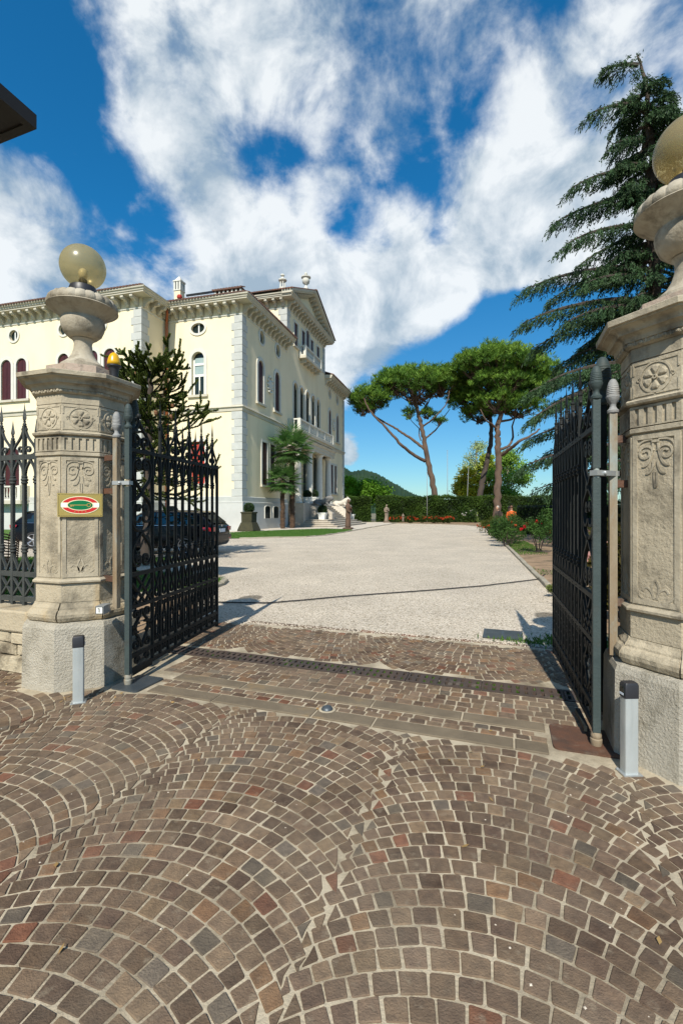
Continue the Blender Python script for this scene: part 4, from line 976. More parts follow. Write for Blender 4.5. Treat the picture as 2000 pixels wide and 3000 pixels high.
# key switch box on the left hinge side, yellow flashing lamp on the pillar
root = empty('key_switch', (-1.925, 3.775, .66), PHI + R(22)); tag(root, 'small grey key switch box at the foot of the rusty hinge post', 'switch box')
MB().bbox(-.033, .033, -.03, .09, -.033, .033).build('case', M['steel'], root); MB().bbox(-.030, .030, -.034, -.0301, -.030, .030).build('face_plate', M['black_plastic'], root); MB().bbox(-.024, .024, -.0365, -.0341, -.024, .024).build('label_plate', M['white'], root)
MB().bbox(-.003, .003, -.0385, -.0366, -.016, .012).build('key_mark', M['black_plastic'], root); MB().bbox(-.012, .003, -.0387, -.0367, .0121, .017).build('key_mark', M['black_plastic'], root)
root = empty('flashing_lamp', (-2.01, 4.16, 2.585), R(-20)); root.scale = (.78, .78, .85); tag(root, 'yellow flashing gate lamp behind the urn on the plaque pillar', 'lamp')
MB().tube([(-.10, -.08, -.01), (-.06, -.05, .03), (0, 0, .10)], .010, 8).build('arm', M['steel'], root)
MB().lathe([(.045, .06), (.05, .13), (.062, .16), (.078, .165), (.078, .18)], 20).build('holder', M['black_plastic'], root, smooth=True, auto=40)
MB().lathe([(.072, .181), (.070, .215), (.058, .262), (.040, .295), (.018, .312), (.002, .315)], 20).build('lens', M['yellow'], root, smooth=True)
# thin black cable lying across the drive
cp = [gp(480, 1384), gp(560, 1386), gp(620, 1386), (-.6, 7.62), (0, 7.93), (.8, 8.25), (1.7, 8.60), (2.7, 9.05), (3.6, 9.6), (4.12, 9.93), (4.45, 10.2)]
pts = []
for (x0, y0), (x1, y1) in zip(cp[:-1], cp[1:]):
    for k in range(5): pts.append((x0 + (x1 - x0) * k / 5 + rnd.uniform(-.006, .006), y0 + (y1 - y0) * k / 5 + rnd.uniform(-.006, .006), .012))
pts[-4:] = [(x, y, .012 + .025 * i) for i, (x, y, z) in enumerate(pts[-4:])]
tag(MB().tube(pts, .011, 6).build('cable', M['cable'], smooth=True), 'thin black cable lying across the gravel drive', 'cable')
# lodge whose dark eave corner shows at the upper left
def lodge():
    T = Vector((-3.69, 5.70)); e1 = Vector((-.29, -.957)).normalized(); e2 = Vector((-.936, .352)).normalized(); z = 6.08
    root = empty('lodge', (T.x, T.y, 0)); tag(root, 'lodge roof corner with dark eave and cream soffit, cut by the frame', 'building')
    def q(a, b): p = e1 * a + e2 * b; return (p.x, p.y)
    def slab(a0, a1, b0, b1, z0, z1): return MB().prism([q(a0, b0), q(a1, b0), q(a1, b1), q(a0, b1)], z0, z1)
    slab(0, 9, 0, .10, z, z + .17).build('fascia', M['dark_wood'], root); slab(0, .10, .101, 7, z, z + .17).build('fascia', M['dark_wood'], root)
    slab(.101, 9, .101, .32, z + .02, z + .06).build('eave_board', M['dark_wood'], root); slab(.101, .30, .321, 7, z + .02, z + .06).build('eave_board', M['dark_wood'], root)
    slab(.301, 9, .321, 7, z + .04, z + .08).build('soffit', M['soffit'], root)
    slab(.75, 8.5, .80, 7, -.03, z + .04).build('wall', M['plain_wall'], root)
    mb = MB(); c0, c1, c2, c3 = q(0, 0), q(9, 0), q(9, 7), q(0, 7); r0, r1 = q(3.5, 3.5), q(5.5, 3.5)
    mb.add([(*c0, z + .171), (*c1, z + .171), (*c2, z + .171), (*c3, z + .171), (*r0, z + 1.6), (*r1, z + 1.6)], [(1, 0, 4, 5), (2, 1, 5), (3, 2, 5, 4), (0, 3, 4)]); mb.build('roof', M['tile'], root)
lodge()

# ---------------------------------------------------------------- villa
VR = -R(15.4)
villa = empty('villa', (-7.38, 34.9, 0), VR); tag(villa, 'large cream villa with grey quoins, bracketed cornice and central pediment', 'building')
# house-local axes: x out of the entrance front, y along it away from the street, z up
class Fr:
    def __init__(s, o, A, Nn): s.o, s.A, s.N = Vector(o), Vector(A), Vector(Nn)
    def __call__(s, a, d, z): p = s.o + s.A * a + s.N * d; return (p.x, p.y, z)
FRONT = Fr((0, 0, 0), (0, 1, 0), (1, 0, 0)); SIDE = Fr((0, 0, 0), (-1, 0, 0), (0, -1, 0))
WX, WP = 6.5, 2.85
WSIDE = Fr((-WX, 0, 0), (0, -1, 0), (1, 0, 0)); WFRONT = Fr((-WX, -WP, 0), (-1, 0, 0), (0, -1, 0))
CSIDE = Fr((0, 8.8, 0), (-1, 0, 0), (0, -1, 0)); BACKEND = Fr((0, 29, 0), (-1, 0, 0), (0, 1, 0)); CSIDE2 = Fr((0, 20.4, 0), (-1, 0, 0), (0, 1, 0))
def outline(kind, c, z0, w, h, n=16):
    l, r = c - w / 2, c + w / 2
    if kind == 'rect': return [(l, z0), (r, z0), (r, z0 + h), (l, z0 + h)]
    if kind == 'arch':
        zs = z0 + h - w / 2
        return [(l, z0), (r, z0)] + [(c + w / 2 * math.cos(math.pi * i / n), zs + w / 2 * math.sin(math.pi * i / n)) for i in range(n + 1)]
    if kind == 'seg':
        zs = z0 + h * .82
        return [(l, z0), (r, z0)] + [(c + w / 2 * math.cos(math.pi * i / n), zs + h * .18 * math.sin(math.pi * i / n)) for i in range(n + 1)]
    return [(c + w / 2 * math.cos(-math.pi / 2 + 2 * math.pi * i / 24), z0 + h / 2 + h / 2 * math.sin(-math.pi / 2 + 2 * math.pi * i / 24)) for i in range(24)]
def wall_faces(mb, F, a0, a1, z0, z1, ops, depth=.32, flip=False):
    As = sorted({a0, a1} | {v for k, c, zz, w, h in ops for v in (c - w / 2, c + w / 2)}); Zs = sorted({z0, z1} | {v for k, c, zz, w, h in ops for v in (zz, zz + h)})
    As = [a for a in As if a0 <= a <= a1]; Zs = [z for z in Zs if z0 <= z <= z1]
    def q(pts): mb.poly(pts if not flip else pts[::-1])
    for i in range(len(As) - 1):
        for j in range(len(Zs) - 1):
            ca, cz = (As[i] + As[i + 1]) / 2, (Zs[j] + Zs[j + 1]) / 2
            if any(abs(ca - c) < w / 2 and zz < cz < zz + h for k, c, zz, w, h in ops): continue
            q([F(As[i], 0, Zs[j]), F(As[i + 1], 0, Zs[j]), F(As[i + 1], 0, Zs[j + 1]), F(As[i], 0, Zs[j + 1])])
    for k, c, zz, w, h in ops:
        o = outline(k, c, zz, w, h); l, r, t, b = c - w / 2, c + w / 2, zz + h, zz
        if k in ('arch', 'seg'):
            arc = o[2:]; m = len(arc) // 2
            for i in range(len(arc) - 1):
                cn = (r, t) if i < m else (l, t); q([F(cn[0], 0, cn[1]), F(arc[i + 1][0], 0, arc[i + 1][1]), F(arc[i][0], 0, arc[i][1])])
        elif k == 'oval':
            n = len(o)
            for i in range(n):
                p0, p1 = o[i], o[(i + 1) % n]; mx, mz = (p0[0] + p1[0]) / 2 - c, (p0[1] + p1[1]) / 2 - (zz + h / 2); cn = (r if mx > 0 else l, t if mz > 0 else b)
                q([F(cn[0], 0, cn[1]), F(p1[0], 0, p1[1]), F(p0[0], 0, p0[1])])
            for (x0, x1, zc) in ((c, r, b), (c, l, b), (c, r, t), (c, l, t)): pass
        n = len(o)
        for i in range(n):
            p0, p1 = o[i], o[(i + 1) % n]; q([F(p0[0], 0, p0[1]), F(p0[0], -depth, p0[1]), F(p1[0], -depth, p1[1]), F(p1[0], 0, p1[1])])
def band(F, kind, c, z0, w, h, e, proud, bottom=False):
    mb = MB(); i_ = outline(kind, c, z0, w, h); o_ = outline(kind, c, z0 - (e if kind in ('oval',) or bottom else 0), w + 2 * e, h + (2 * e if kind == 'oval' or bottom else e)); n = len(i_)
    for i in range(n):
        j = (i + 1) % n
        if i == 0 and kind in ('rect', 'arch', 'seg') and not bottom: continue
        A, B, C_, D_ = i_[i], i_[j], o_[j], o_[i]
        mb.poly([F(*A[:1], proud, A[1]), F(B[0], proud, B[1]), F(C_[0], proud, C_[1]), F(D_[0], proud, D_[1])][::-1])
        mb.poly([F(D_[0], proud, D_[1]), F(C_[0], proud, C_[1]), F(C_[0], -.01, C_[1]), F(D_[0], -.01, D_[1])][::-1])
        mb.poly([F(A[0], proud, A[1]), F(B[0], proud, B[1]), F(B[0], -.05, B[1]), F(A[0], -.05, A[1])])
    return mb
def fbox(mb, F, a0, a1, d0, d1, z0, z1):
    c = [F(a, d, z) for z in (z0, z1) for a, d in ((a0, d0), (a1, d0), (a1, d1), (a0, d1))]
    return mb.add(c, [(3, 2, 1, 0), (4, 5, 6, 7), (0, 1, 5, 4), (1, 2, 6, 5), (2, 3, 7, 6), (3, 0, 4, 7)])
def fpane(F, kind, c, z0, w, h, d): return MB().poly([F(a, d, z) for a, z in outline(kind, c, z0, w, h)])
def window(F, kind, c, z0, w, h, style, e=.18, sill=True, mat=None):
    p = fpane(F, kind, c, z0, w, h, -.15 if style != 'white' else -.26).build('window', M['glass'] if style != 'blind' else M['glass_pale'], villa)
    if e: band(F, kind, c, z0, w, h, e, .07, kind == 'oval').build('surround', mat or M['trim'], p)
    if sill and kind != 'oval': fbox(MB(), F, c - w / 2 - e - .08, c + w / 2 + e + .08, -.02, .17, z0 - .17, z0 - .001).build('sill', M['cornice'], p)
    if style == 'shutter':
        for s in (-1, 1):
            zt = h - (w / 2 if kind == 'arch' else 0)
            mb = MB(); x0, x1 = sorted((c + s * .012, c + s * (w / 2 - .01))); fbox(mb, F, x0, x1, -.10, -.05, z0 + .02, z0 + zt)
            if kind == 'arch':
                n = 6; mb.loft([[F(c + s * max(.012, min(w / 2 - .01, w / 2 * math.cos(t))), dd, z0 + zt) for dd in (-.10, -.05)] + [F(c + s * max(.012, w / 2 * math.cos(t) - .01), dd, z0 + zt + w / 2 * math.sin(t) - .01) for dd in (-.05, -.10)] for t in [R(90 * i / n) for i in range(n + 1)]], True, False)
            sh = mb.build('shutter', M['shutter'], p)
            mb = MB()
            for k in range(3): fbox(mb, F, x0 + .06, x1 - .06, -.05, -.04, z0 + .12 + k * (zt - .1) / 3, z0 + (k + 1) * (zt - .1) / 3)
            mb.build('shutter_panel', M['shutter'], sh)
    elif style == 'glass':
        mb = MB(); fbox(mb, F, c - .03, c + .03, -.14, -.10, z0, z0 + h - .02)
        for q in (.42, .70): fbox(mb, F, c - w / 2, c + w / 2, -.141, -.105, z0 + h * q - .03, z0 + h * q + .03)
        for s in (-1, 1): fbox(mb, F, c + s * (w / 2 - .035) - .035, c + s * (w / 2 - .035) + .035, -.142, -.103, z0, z0 + h - (w / 2 if kind == 'arch' else 0))
        mb.build('mullions', M['dark_wood'], p)
    elif style == 'white':
        mb = MB(); sp = h - w / 2
        fbox(mb, F, c - .05, c + .05, -.25, -.19, z0, z0 + h * .44); fbox(mb, F, c - w / 2, c + w / 2, -.251, -.185, z0 + h * .44, z0 + h * .50); fbox(mb, F, c - w / 2, c + w / 2, -.251, -.185, z0 + h * .70, z0 + h * .755)
        for s in (-1, 1): fbox(mb, F, c + s * (w / 2 - .06) - .06, c + s * (w / 2 - .06) + .06, -.252, -.183, z0, z0 + sp)
        mb.build('window_frame', M['white_frame'], p)
        fpane(F, 'rect', c, z0 + h * .51, w * .8, h * .19, -.24).build('blind', M['glass_pale'], p); fpane(F, 'rect', c, z0 + h * .76, w * .8, h * .12, -.235).build('blind', M['glass_pale'], p)
    elif style == 'grille':
        mb = MB()
        for k in range(4): fbox(mb, F, c - w / 2 + (k + 1) * w / 5 - .025, c - w / 2 + (k + 1) * w / 5 + .025, -.14, -.10, z0, z0 + h * .9)
        mb.build('grille', M['iron'], p)
    return p

front_ops = []; todo = []
def op(F, lst, kind, c, z0, w, h, style, **k): lst.append((kind, c, z0, w, h)); todo.append((F, kind, c, z0, w, h, style, k))
for c in (3.2, 6.55, 22.45, 25.8): op(FRONT, front_ops, 'arch', c, 10.15, 1.0, 3.45, 'shutter', e=.28)
for c in (3.37, 6.65, 22.35, 25.63): op(FRONT, front_ops, 'oval', c, 14.98, .92, 1.08, 'none', e=.16)
for c in (11.0, 12.75, 14.5, 16.25, 18.0): op(FRONT, front_ops, 'arch', c, 9.35, 1.12, 4.5, 'glass', e=.2, sill=False)
for c in (3.95, 5.55, 23.3, 24.9): op(FRONT, front_ops, 'rect', c, 3.6, 1.0, 3.5, 'shutter', e=.2)
for c in (11.25, 14.5, 17.75): op(FRONT, front_ops, 'rect', c, 2.2, 2.7, 5.1, 'glass', e=.0, sill=False)
side_ops = []
op(SIDE, side_ops, 'arch', 3.67, 10.3, 1.05, 3.3, 'white', e=.26)
op(SIDE, side_ops, 'oval', 3.67, 15.0, 1.15, .78, 'none', e=.17)
op(SIDE, side_ops, 'rect', 3.67, 3.55, 1.2, 3.2, 'red', e=.2)
wing_ops = []
for c in (17.47 - WX, 19.0 - WX): op(WFRONT, wing_ops, 'arch', c, 10.2, 1.02, 3.2, 'shutter', e=.24)
for c in (9.2 - WX, 10.75 - WX, 13.4 - WX): op(WFRONT, wing_ops, 'arch', c, 10.2, 1.02, 3.2, 'shutter', e=.24)
for c in (18.25 - WX, 13.4 - WX, 10.0 - WX): op(WFRONT, wing_ops, 'oval', c, 14.82, .86, .86, 'none', e=.16)
for c in (18.4 - WX, 10.0 - WX): op(WFRONT, wing_ops, 'arch', c, 2.3, 1.5, 4.2, 'shutter', e=.2, sill=False)
up_ops = []
for c in (11.1, 17.9): op(FRONT, up_ops, 'rect', c, 17.4, .92, 2.25, 'shutter', e=.16)
for c in (13.2, 15.85): op(FRONT, up_ops, 'rect', c, 17.3, .88, 2.35, 'shutter', e=.14, sill=False)
op(FRONT, up_ops, 'arch', 14.5, 17.3, .95, 2.95, 'shutter', e=.16, sill=False)
ZT = 16.9
mb = MB(); wall_faces(mb, FRONT, 0, 29, 0, ZT, front_ops); wall_faces(mb, FRONT, 8.8, 20.4, ZT, 20.95, up_ops)
mb.build('wall', M['stucco'], villa)
mb = MB(); wall_faces(mb, SIDE, 0, WX, 0, ZT, side_ops, flip=True); mb.build('wall', M['stucco'], villa)
mb = MB(); wall_faces(mb, WFRONT, 0, 26, 0, ZT, wing_ops, flip=True); mb.build('wall', M['stucco'], villa)
mb = MB(); wall_faces(mb, WSIDE, 0, WP, 0, ZT, [], flip=True); mb.build('wall', M['stucco'], villa)
mb = MB(); wall_faces(mb, CSIDE, 0, 9, ZT - .5, 20.95, [], flip=True); mb.build('wall', M['stucco'], villa)
mb = MB(); wall_faces(mb, CSIDE2, 0, 9, ZT - .5, 20.95, []); wall_faces(mb, BACKEND, 0, 14, 0, ZT, []); mb.build('wall', M['stucco'], villa)
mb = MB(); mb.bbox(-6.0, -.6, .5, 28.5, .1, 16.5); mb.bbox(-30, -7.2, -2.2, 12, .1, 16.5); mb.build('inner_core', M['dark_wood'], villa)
for F, kind, c, z0, w, h, style, k in todo:
    p = window(F, kind, c, z0, w, h, style if style != 'red' else 'none', **k)
    if style == 'red': fpane(F, 'rect', c, z0, w, h, -.12).build('red_blind', M['red_blind'], p)
    if kind == 'oval':
        mbx = MB(); fbox(mbx, F, c - .05, c + .05, -.14, -.10, z0 + .03, z0 + h - .03); mbx.build('mullions', M['white_frame'], p)

PLIN = Fr((.145, 0, 0), (0, 1, 0), (1, 0, 0))
for c in (4.25, 5.95, 23.2, 24.9):
    p = fpane(PLIN, 'seg', c, .85, 1.1, 1.02, .004).build('basement_window', M['glass'], villa); band(PLIN, 'seg', c, .85, 1.1, 1.02, .07, .05).build('surround', M['trim'], p)
    mb = MB()
    for k in range(4): fbox(mb, PLIN, c - .55 + (k + 1) * .22 - .02, c - .55 + (k + 1) * .22 + .02, .006, .03, .86, 1.7)
    mb.build('grille', M['iron'], p)
PATHS = [[(-32, -WP), (-WX, -WP), (-WX, 0), (0, 0), (0, 8.8)], [(0, 20.4), (0, 29), (-14, 29)]]
def offset_path(path, d):
    out = []
    for i, p in enumerate(path):
        ns = []
        if i > 0: t = Vector(path[i]) - Vector(path[i - 1]); t.normalize(); ns.append(Vector((t.y, -t.x)))
        if i < len(path) - 1: t = Vector(path[i + 1]) - Vector(path[i]); t.normalize(); ns.append(Vector((t.y, -t.x)))
        n = ns[0] if len(ns) == 1 else (ns[0] + ns[1]) / (1 + ns[0].dot(ns[1]))
        out.append((p[0] + n.x * d, p[1] + n.y * d))
    return out
def moulding(path, prof, name, mat, caps=True):
    rows = [[(*q, z) for q in offset_path(path, d)] for d, z in prof]; n = len(path)
    mb = MB(); mb.loft(rows, False, False); k = len(prof)
    for e in (0, n - 1): mb.f.append(tuple(i * n + e for i in range(k)))
    return mb.build(name, mat, villa)
def brackets(cor, path, z0, ext, sp=.78, skip=.3):
    prof = [(0, z0), (0, z0 + .62), (ext, z0 + .62), (ext, z0 + .44), (ext * .86, z0 + .34), (ext * .62, z0 + .36), (ext * .40, z0 + .26), (ext * .26, z0 + .08), (ext * .12, z0)]
    proto = None
    mb = MB(); mb.loft([[(d, y, z) for d, z in prof] for y in (.12, -.12)])
    proto = mb.build('bracket', M['cornice'], cor); first = True
    for (x0, y0), (x1, y1) in zip(path[:-1], path[1:]):
        t = Vector((x1 - x0, y1 - y0)); L_ = t.length; t.normalize(); ang = math.atan2(-t.x, t.y); n = max(1, round((L_ - 2 * skip) / sp))
        for i in range(n + 1):
            a = skip + (L_ - 2 * skip) * i / n; p = (x0 + t.x * a, y0 + t.y * a)
            if p[0] < -27: continue
            o = proto if first else dup(proto); first = False; o.location = (*p, 0); o.rotation_euler = (0, 0, ang)
for path in PATHS:
    cor = moulding(path, [(-.2, 16.86), (.80, 16.86), (.80, 16.94), (.86, 16.98), (.88, 17.08), (.95, 17.12), (.97, 17.22), (-.2, 17.30)], 'cornice', M['cornice'])
    brackets(cor, path, 16.24, .74)
    moulding(path, [(0, 16.06), (.05, 16.07), (.07, 16.14), (0, 16.16)], 'frieze_string', M['trim'])
    moulding(path, [(0, 9.36), (.06, 9.36), (.16, 9.30), (.18, 9.20), (.08, 9.16), (.06, 8.92), (0, 8.90)][::-1], 'string_course', M['cornice'])
    moulding(path, [(0, -.05), (.14, -.05), (.14, 2.06), (.16, 2.08), (.16, 2.13), (.12, 2.15), (0, 2.151)], 'plinth', M['plinth'])
    moulding(path, [(0, 2.152), (.07, 2.152), (.07, 2.52), (0, 2.56)], 'plinth_band', M['quoin'])
def quoins(x, y, sx, sy, z0, z1, hgt=.565, l=(.84, .64)):
    n = round((z1 - z0) / hgt); hh = (z1 - z0) / n
    protos = []
    for k in (0, 1):
        e = l[k]; x0, x1 = sorted((x - sx * e, x + sx * .05)); y0, y1 = sorted((y - sy * e, y + sy * .05)); mb = MB(); c = .02
        mb.loft([[(a, b, z) for a, b in ((x0, y0 + (c if z in (0, hh - .012) else 0) * 0), (x1 - q * (sx > 0), y0 + q * (sy < 0)), (x1 - q * (sx > 0), y1 - q * (sy > 0)), (x0, y1 - q * (sy > 0)))] for z, q in ((0, .02), (.02, 0), (hh - .034, 0), (hh - .014, .02))])
        protos.append(mb.build('quoin', M['quoin'], villa, loc=(0, 0, z0 + k * hh)))
    for i in range(2, n): o = dup(protos[i % 2]); o.location = (0, 0, z0 + i * hh)
quoins(0, 0, 1, -1, 9.37, 16.05); quoins(0, 0, 1, -1, 2.57, 8.89)
quoins(-WX, -WP, 1, -1, 9.37, 16.05); quoins(-WX, -WP, 1, -1, 2.57, 8.89)
quoins(0, 29, 1, 1, 9.37, 16.05); quoins(0, 29, 1, 1, 2.57, 8.89)
quoins(0, 8.8, 1, -1, 17.35, 20.2, .57); quoins(0, 20.4, 1, 1, 17.35, 20.2, .57)
# raised centre with pediment
cpath = [(-9, 8.8), (0, 8.8), (0, 20.4), (-9, 20.4)]
cor = moulding(cpath, [(-.2, 20.95), (.78, 20.95), (.78, 21.03), (.84, 21.07), (.86, 21.17), (.93, 21.21), (.95, 21.30), (-.2, 21.36)], 'cornice', M['cornice']); brackets(cor, cpath, 20.34, .72, .74)
moulding(cpath, [(0, 20.20), (.05, 20.21), (.07, 20.27), (0, 20.28)], 'frieze_string', M['trim'])
AY, AZ, EYL, EYR, EZ = 14.6, 24.15, 7.85, 21.35, 21.37
MB().add([(.02, 8.4, 21.36), (.02, 20.8, 21.36), (.02, AY, 23.75)], [(0, 1, 2)]).build('tympanum', M['stucco'], villa)
for sgn, ye in ((1, EYL), (-1, EYR)):
    mb = MB(); s = Vector((0, AY - ye, AZ - EZ)); 
    prof = [(-.1, -.32), (.80, -.32), (.82, -.24), (.90, -.20), (.95, -.04), (.95, .02), (-.1, .02)]
    mb.loft([[(x, ye, EZ + z + .12) for x, z in prof], [(x, AY, AZ + z + .12) for x, z in prof]]); rk = mb.build('raking_cornice', M['cornice'], villa)
    n = 11
    mb = MB(); mb.loft([[(d, y, z) for d, z in ((0, -.62), (0, -.2), (.66, -.2), (.66, -.36), (.5, -.44), (.25, -.46), (.1, -.62))] for y in (.11, -.11)]); b0 = mb.build('bracket', M['cornice'], rk)
    for i in range(n):
        t = (i + 1.2) / (n + 1.0); o = b0 if i == 0 else dup(b0); o.location = (0, ye + (AY - ye) * t, EZ + (AZ - EZ) * t)
def tiles(F, L0, L1, up, rise, z0, cut0=0, cut1=0, name='roof_slope'):
    # F(a, q): a along the eave, q up the slope in plan; ribs of round tiles
    base = MB(); base.poly([F(L0, 0, z0), F(L1, 0, z0), F(L1 - cut1, up, z0 + rise), F(L0 + cut0, up, z0 + rise)]); s = base.build(name, M['tile'], villa)
    mb = MB(); a = L0 + .12
    while a < L1:
        u = up
        if cut0 and a - L0 < cut0: u = min(u, up * (a - L0) / cut0)
        if cut1 and L1 - a < cut1: u = min(u, up * (L1 - a) / cut1)
        if u > .2:
            mb.loft([[F(a + dx, u * q, z0 + rise * u / up * q + dz) for dx, dz in ((-.10, .0), (-.06, .11), (.06, .11), (.10, .0))] for q in (-.02, 1)], True, True)
        a += .26
    tag(mb.build('tile_rows', M['tile'], s), kind='stuff')
tiles(lambda a, q, z: (.97 - a, -.97 + q, z), 0, 7.9, 6, 2.2, 17.24, cut0=6)
tiles(lambda a, q, z: (.97 - q, -.97 + a, z), 0, 9.8, 6, 2.2, 17.25, cut0=6)
tiles(lambda a, q, z: (.97 - q, 20.4 + a, z), 0, 9.6, 6, 2.2, 17.25, cut1=6)
tiles(lambda a, q, z: (-WX + .97 - a, -WP - .97 + q, z), 0, 24, 6, 2.2, 17.24, cut0=6)
tiles(lambda a, q, z: (.97 - a, EYL + q, z), 0, 9.5, AY - EYL, AZ - EZ, EZ + .15)
tiles(lambda a, q, z: (-8.5 + a, EYR - q, z), 0, 9.5, EYR - AY, AZ - EZ, EZ + .15)
MB().bbox(-9.2, .98, AY - .12, AY + .12, AZ + .14, AZ + .26).build('ridge_tiles', M['tile'], villa)
mb = MB(); mb.loft([[(.99, EYL - .03, EZ + .14), (-1.1, EYL - .03, EZ + .14), (-1.1, EYL + .5, EZ + .36), (.99, EYL + .5, EZ + .36)], [(.99, EYL - .03, EZ + .20), (-1.1, EYL - .03, EZ + .20), (-1.1, EYL + .5, EZ + .42), (.99, EYL + .5, EZ + .42)]]); mb.build('copper_flashing', M['copper'], villa)
# chimneys, finials, roof panel
def chimney_tall(x, y, z0, h, w, name='chimney'):
    c = MB().bbox(x - w / 2, x + w / 2, y - w / 2, y + w / 2, z0, z0 + h * .62).build(name, M['stucco'], villa)
    mb = MB()
    for i in (-1, 0, 1):
        for j in (-1, 0, 1):
            if i or j: mb.bbox(x + i * w * .42 - .08, x + i * w * .42 + .08, y + j * w * .42 - .08, y + j * w * .42 + .08, z0 + h * .645, z0 + h * .84)
    mb.bbox(x - w * .58, x + w * .58, y - w * .58, y + w * .58, z0 + h * .62, z0 + h * .645); mb.bbox(x - w * .62, x + w * .62, y - w * .62, y + w * .62, z0 + h * .84, z0 + h * .875)
    mb.loft([[(x + a * q, y + b * q, z) for a, b in ((-1, -1), (1, -1), (1, 1), (-1, 1))] for z, q in ((z0 + h * .875, w * .5), (z0 + h * .93, w * .3), (z0 + h, .03))]); mb.build('chimney_crown', M['trim'], c)
    MB().bbox(x - w * .3, x + w * .3, y - w * .3, y + w * .3, z0 + h * .646, z0 + h * .838).build('flue', M['dark_wood'], c)
chimney_tall(-8.05, 4.0, 18.3, 3.55, .62)
chimney_tall(-10.8, 5.5, 18.2, 2.2, .9); chimney_tall(-18.5, 3.2, 18.2, 1.6, .9)
c = MB().bbox(-3.4, -1.2, 2.1, 3.3, 17.6, 18.95).build('chimney', M['stucco'], villa); mb = MB()
for i in range(7): mb.bbox(-3.45 + i * .37, -3.32 + i * .37, 1.98, 2.10, 18.35, 19.05)
for i in range(4): mb.bbox(-1.20, -1.08, 2.1 + i * .38, 2.22 + i * .38, 18.35, 19.05)
mb.build('chimney_posts', M['trim'], c); mb = MB(); mb.loft([[(x, y, z) for x, y in ((-3.6, 1.85), (-1.0, 1.85), (-1.0, 3.5), (-3.6, 3.5))] for z in (19.06, 19.13)] + [[(-3.3, 2.6, 19.38), (-1.3, 2.6, 19.38), (-1.3, 2.7, 19.38), (-3.3, 2.7, 19.38)]])
for i in range(11): mb.loft([[(-3.55 + i * .245 + dx, 1.85, 19.13 + dz) for dx, dz in ((-.09, 0), (-.05, .07), (.05, .07), (.09, 0))], [(-3.55 + i * .245 + dx, 2.6, 19.40 + dz) for dx, dz in ((-.09, 0), (-.05, .07), (.05, .07), (.09, 0))]])
mb.build('chimney_tiles', M['tile'], c)
mb = MB(); mb.loft([[(-5.75, 1.6, 18.75), (-4.0, 1.6, 18.75), (-4.0, 3.2, 19.6), (-5.75, 3.2, 19.6)], [(-5.75, 1.5, 18.9), (-4.0, 1.5, 18.9), (-4.0, 3.1, 19.75), (-5.75, 3.1, 19.75)]]); mb.build('roof_panel', M['plate'], villa)
MB().lathe([(.02, 0), (.19, .05), (.22, .2), (.15, .32), (.02, .36)], 10, (-6.25, 1.4, 18.55)).build('roof_vent', M['red_blind'], villa)
MB().lathe([(.42, 0), (.42, .35), (.34, .42), (.34, .7), (.26, .74)], 16, (-.55, 9.15, 21.55)).build('roof_finial', M['trim'], villa, smooth=True, auto=35)
mb = MB()
for k in range(6): mb.tube([(-.55 + .24 * math.cos(k * R(60)), 9.15 + .24 * math.sin(k * R(60)), 22.28), (-.55 + .22 * math.cos(k * R(60)), 9.15 + .22 * math.sin(k * R(60)), 22.9)], .055, 6)
mb.lathe([(.36, 22.9), (.40, 22.98), (.36, 23.06), (.12, 23.12), (.07, 23.3), (.2, 23.42), (.17, 23.52), (.02, 23.56)], 16, (-.55, 9.15, 0)); mb.build('roof_finial', M['trim'], villa, smooth=True, auto=35)
MB().lathe([(.25, 0), (.25, .35), (.16, .42), (.10, .62), (.14, .7), (.34, .85), (.40, 1.1), (.36, 1.3), (.5, 1.42), (.5, 1.5), (.2, 1.55), (.1, 1.72), (.16, 1.8), (.14, 1.92), (.02, 1.96)], 20, (-.2, AY, AZ + .2)).build('roof_urn', M['trim'], villa, smooth=True, auto=40)
# copper downpipe in the inner corner
MB().tube([(-WX + .55, -.75, 16.95), (-WX + .55, -.6, 16.6), (-WX + .22, -.22, 16.2), (-WX + .20, -.2, 15.8), (-WX + .20, -.2, .4)], .10, 8).build('downpipe', M['copper'], villa, smooth=True)
# balconies
def balustrade(parent, pts, z, h, bal_r=.07, sp=.27):
    for (x0, y0), (x1, y1) in zip(pts[:-1], pts[1:]):
        t = Vector((x1 - x0, y1 - y0)); L_ = t.length; ang = math.atan2(t.y, t.x)
        mb = MB(); mb.box(((x0 + x1) / 2, (y0 + y1) / 2, z + h - .06), (L_ + .18, .22, .12), ang); mb.box(((x0 + x1) / 2, (y0 + y1) / 2, z + .06), (L_ + .16, .2, .119), ang); mb.build('hand_rail', M['trim'], parent)
        n = max(2, int(L_ / sp)); mb = MB(); mb.lathe([(.055, .12), (.055, .16), (.035, .19), (bal_r, .19 + (h - .31) * .3), (.035, .19 + (h - .31) * .7), (.05, h - .16), (.055, h - .12)], 8); pr0 = mb.build('baluster', M['trim'], parent, smooth=True)
        k0 = True
        for i in range(n):
            a = (i + .5) / n
            if abs((i + .5) % max(1, round(2.4 / sp)) - .5) < .01 and n > 8 and i:
                MB().box((x0 + t.x * a, y0 + t.y * a, z + h / 2), (.22, .2, h - .241), ang).build('pier', M['trim'], parent); continue
            o = pr0 if k0 else dup(pr0); k0 = False; o.location = (x0 + t.x * a, y0 + t.y * a, z)
    for x, y in pts: MB().bbox(x - .14, x + .14, y - .14, y + .14, z, z + h + .02).build('pier', M['trim'], parent)
s = MB().bbox(.0, 1.35, 8.9, 20.1, 8.72, 8.98).build('balcony', M['cornice'], villa); MB().bbox(.0, 1.18, 9.1, 19.9, 8.50, 8.719).build('balcony_moulding', M['cornice'], s)
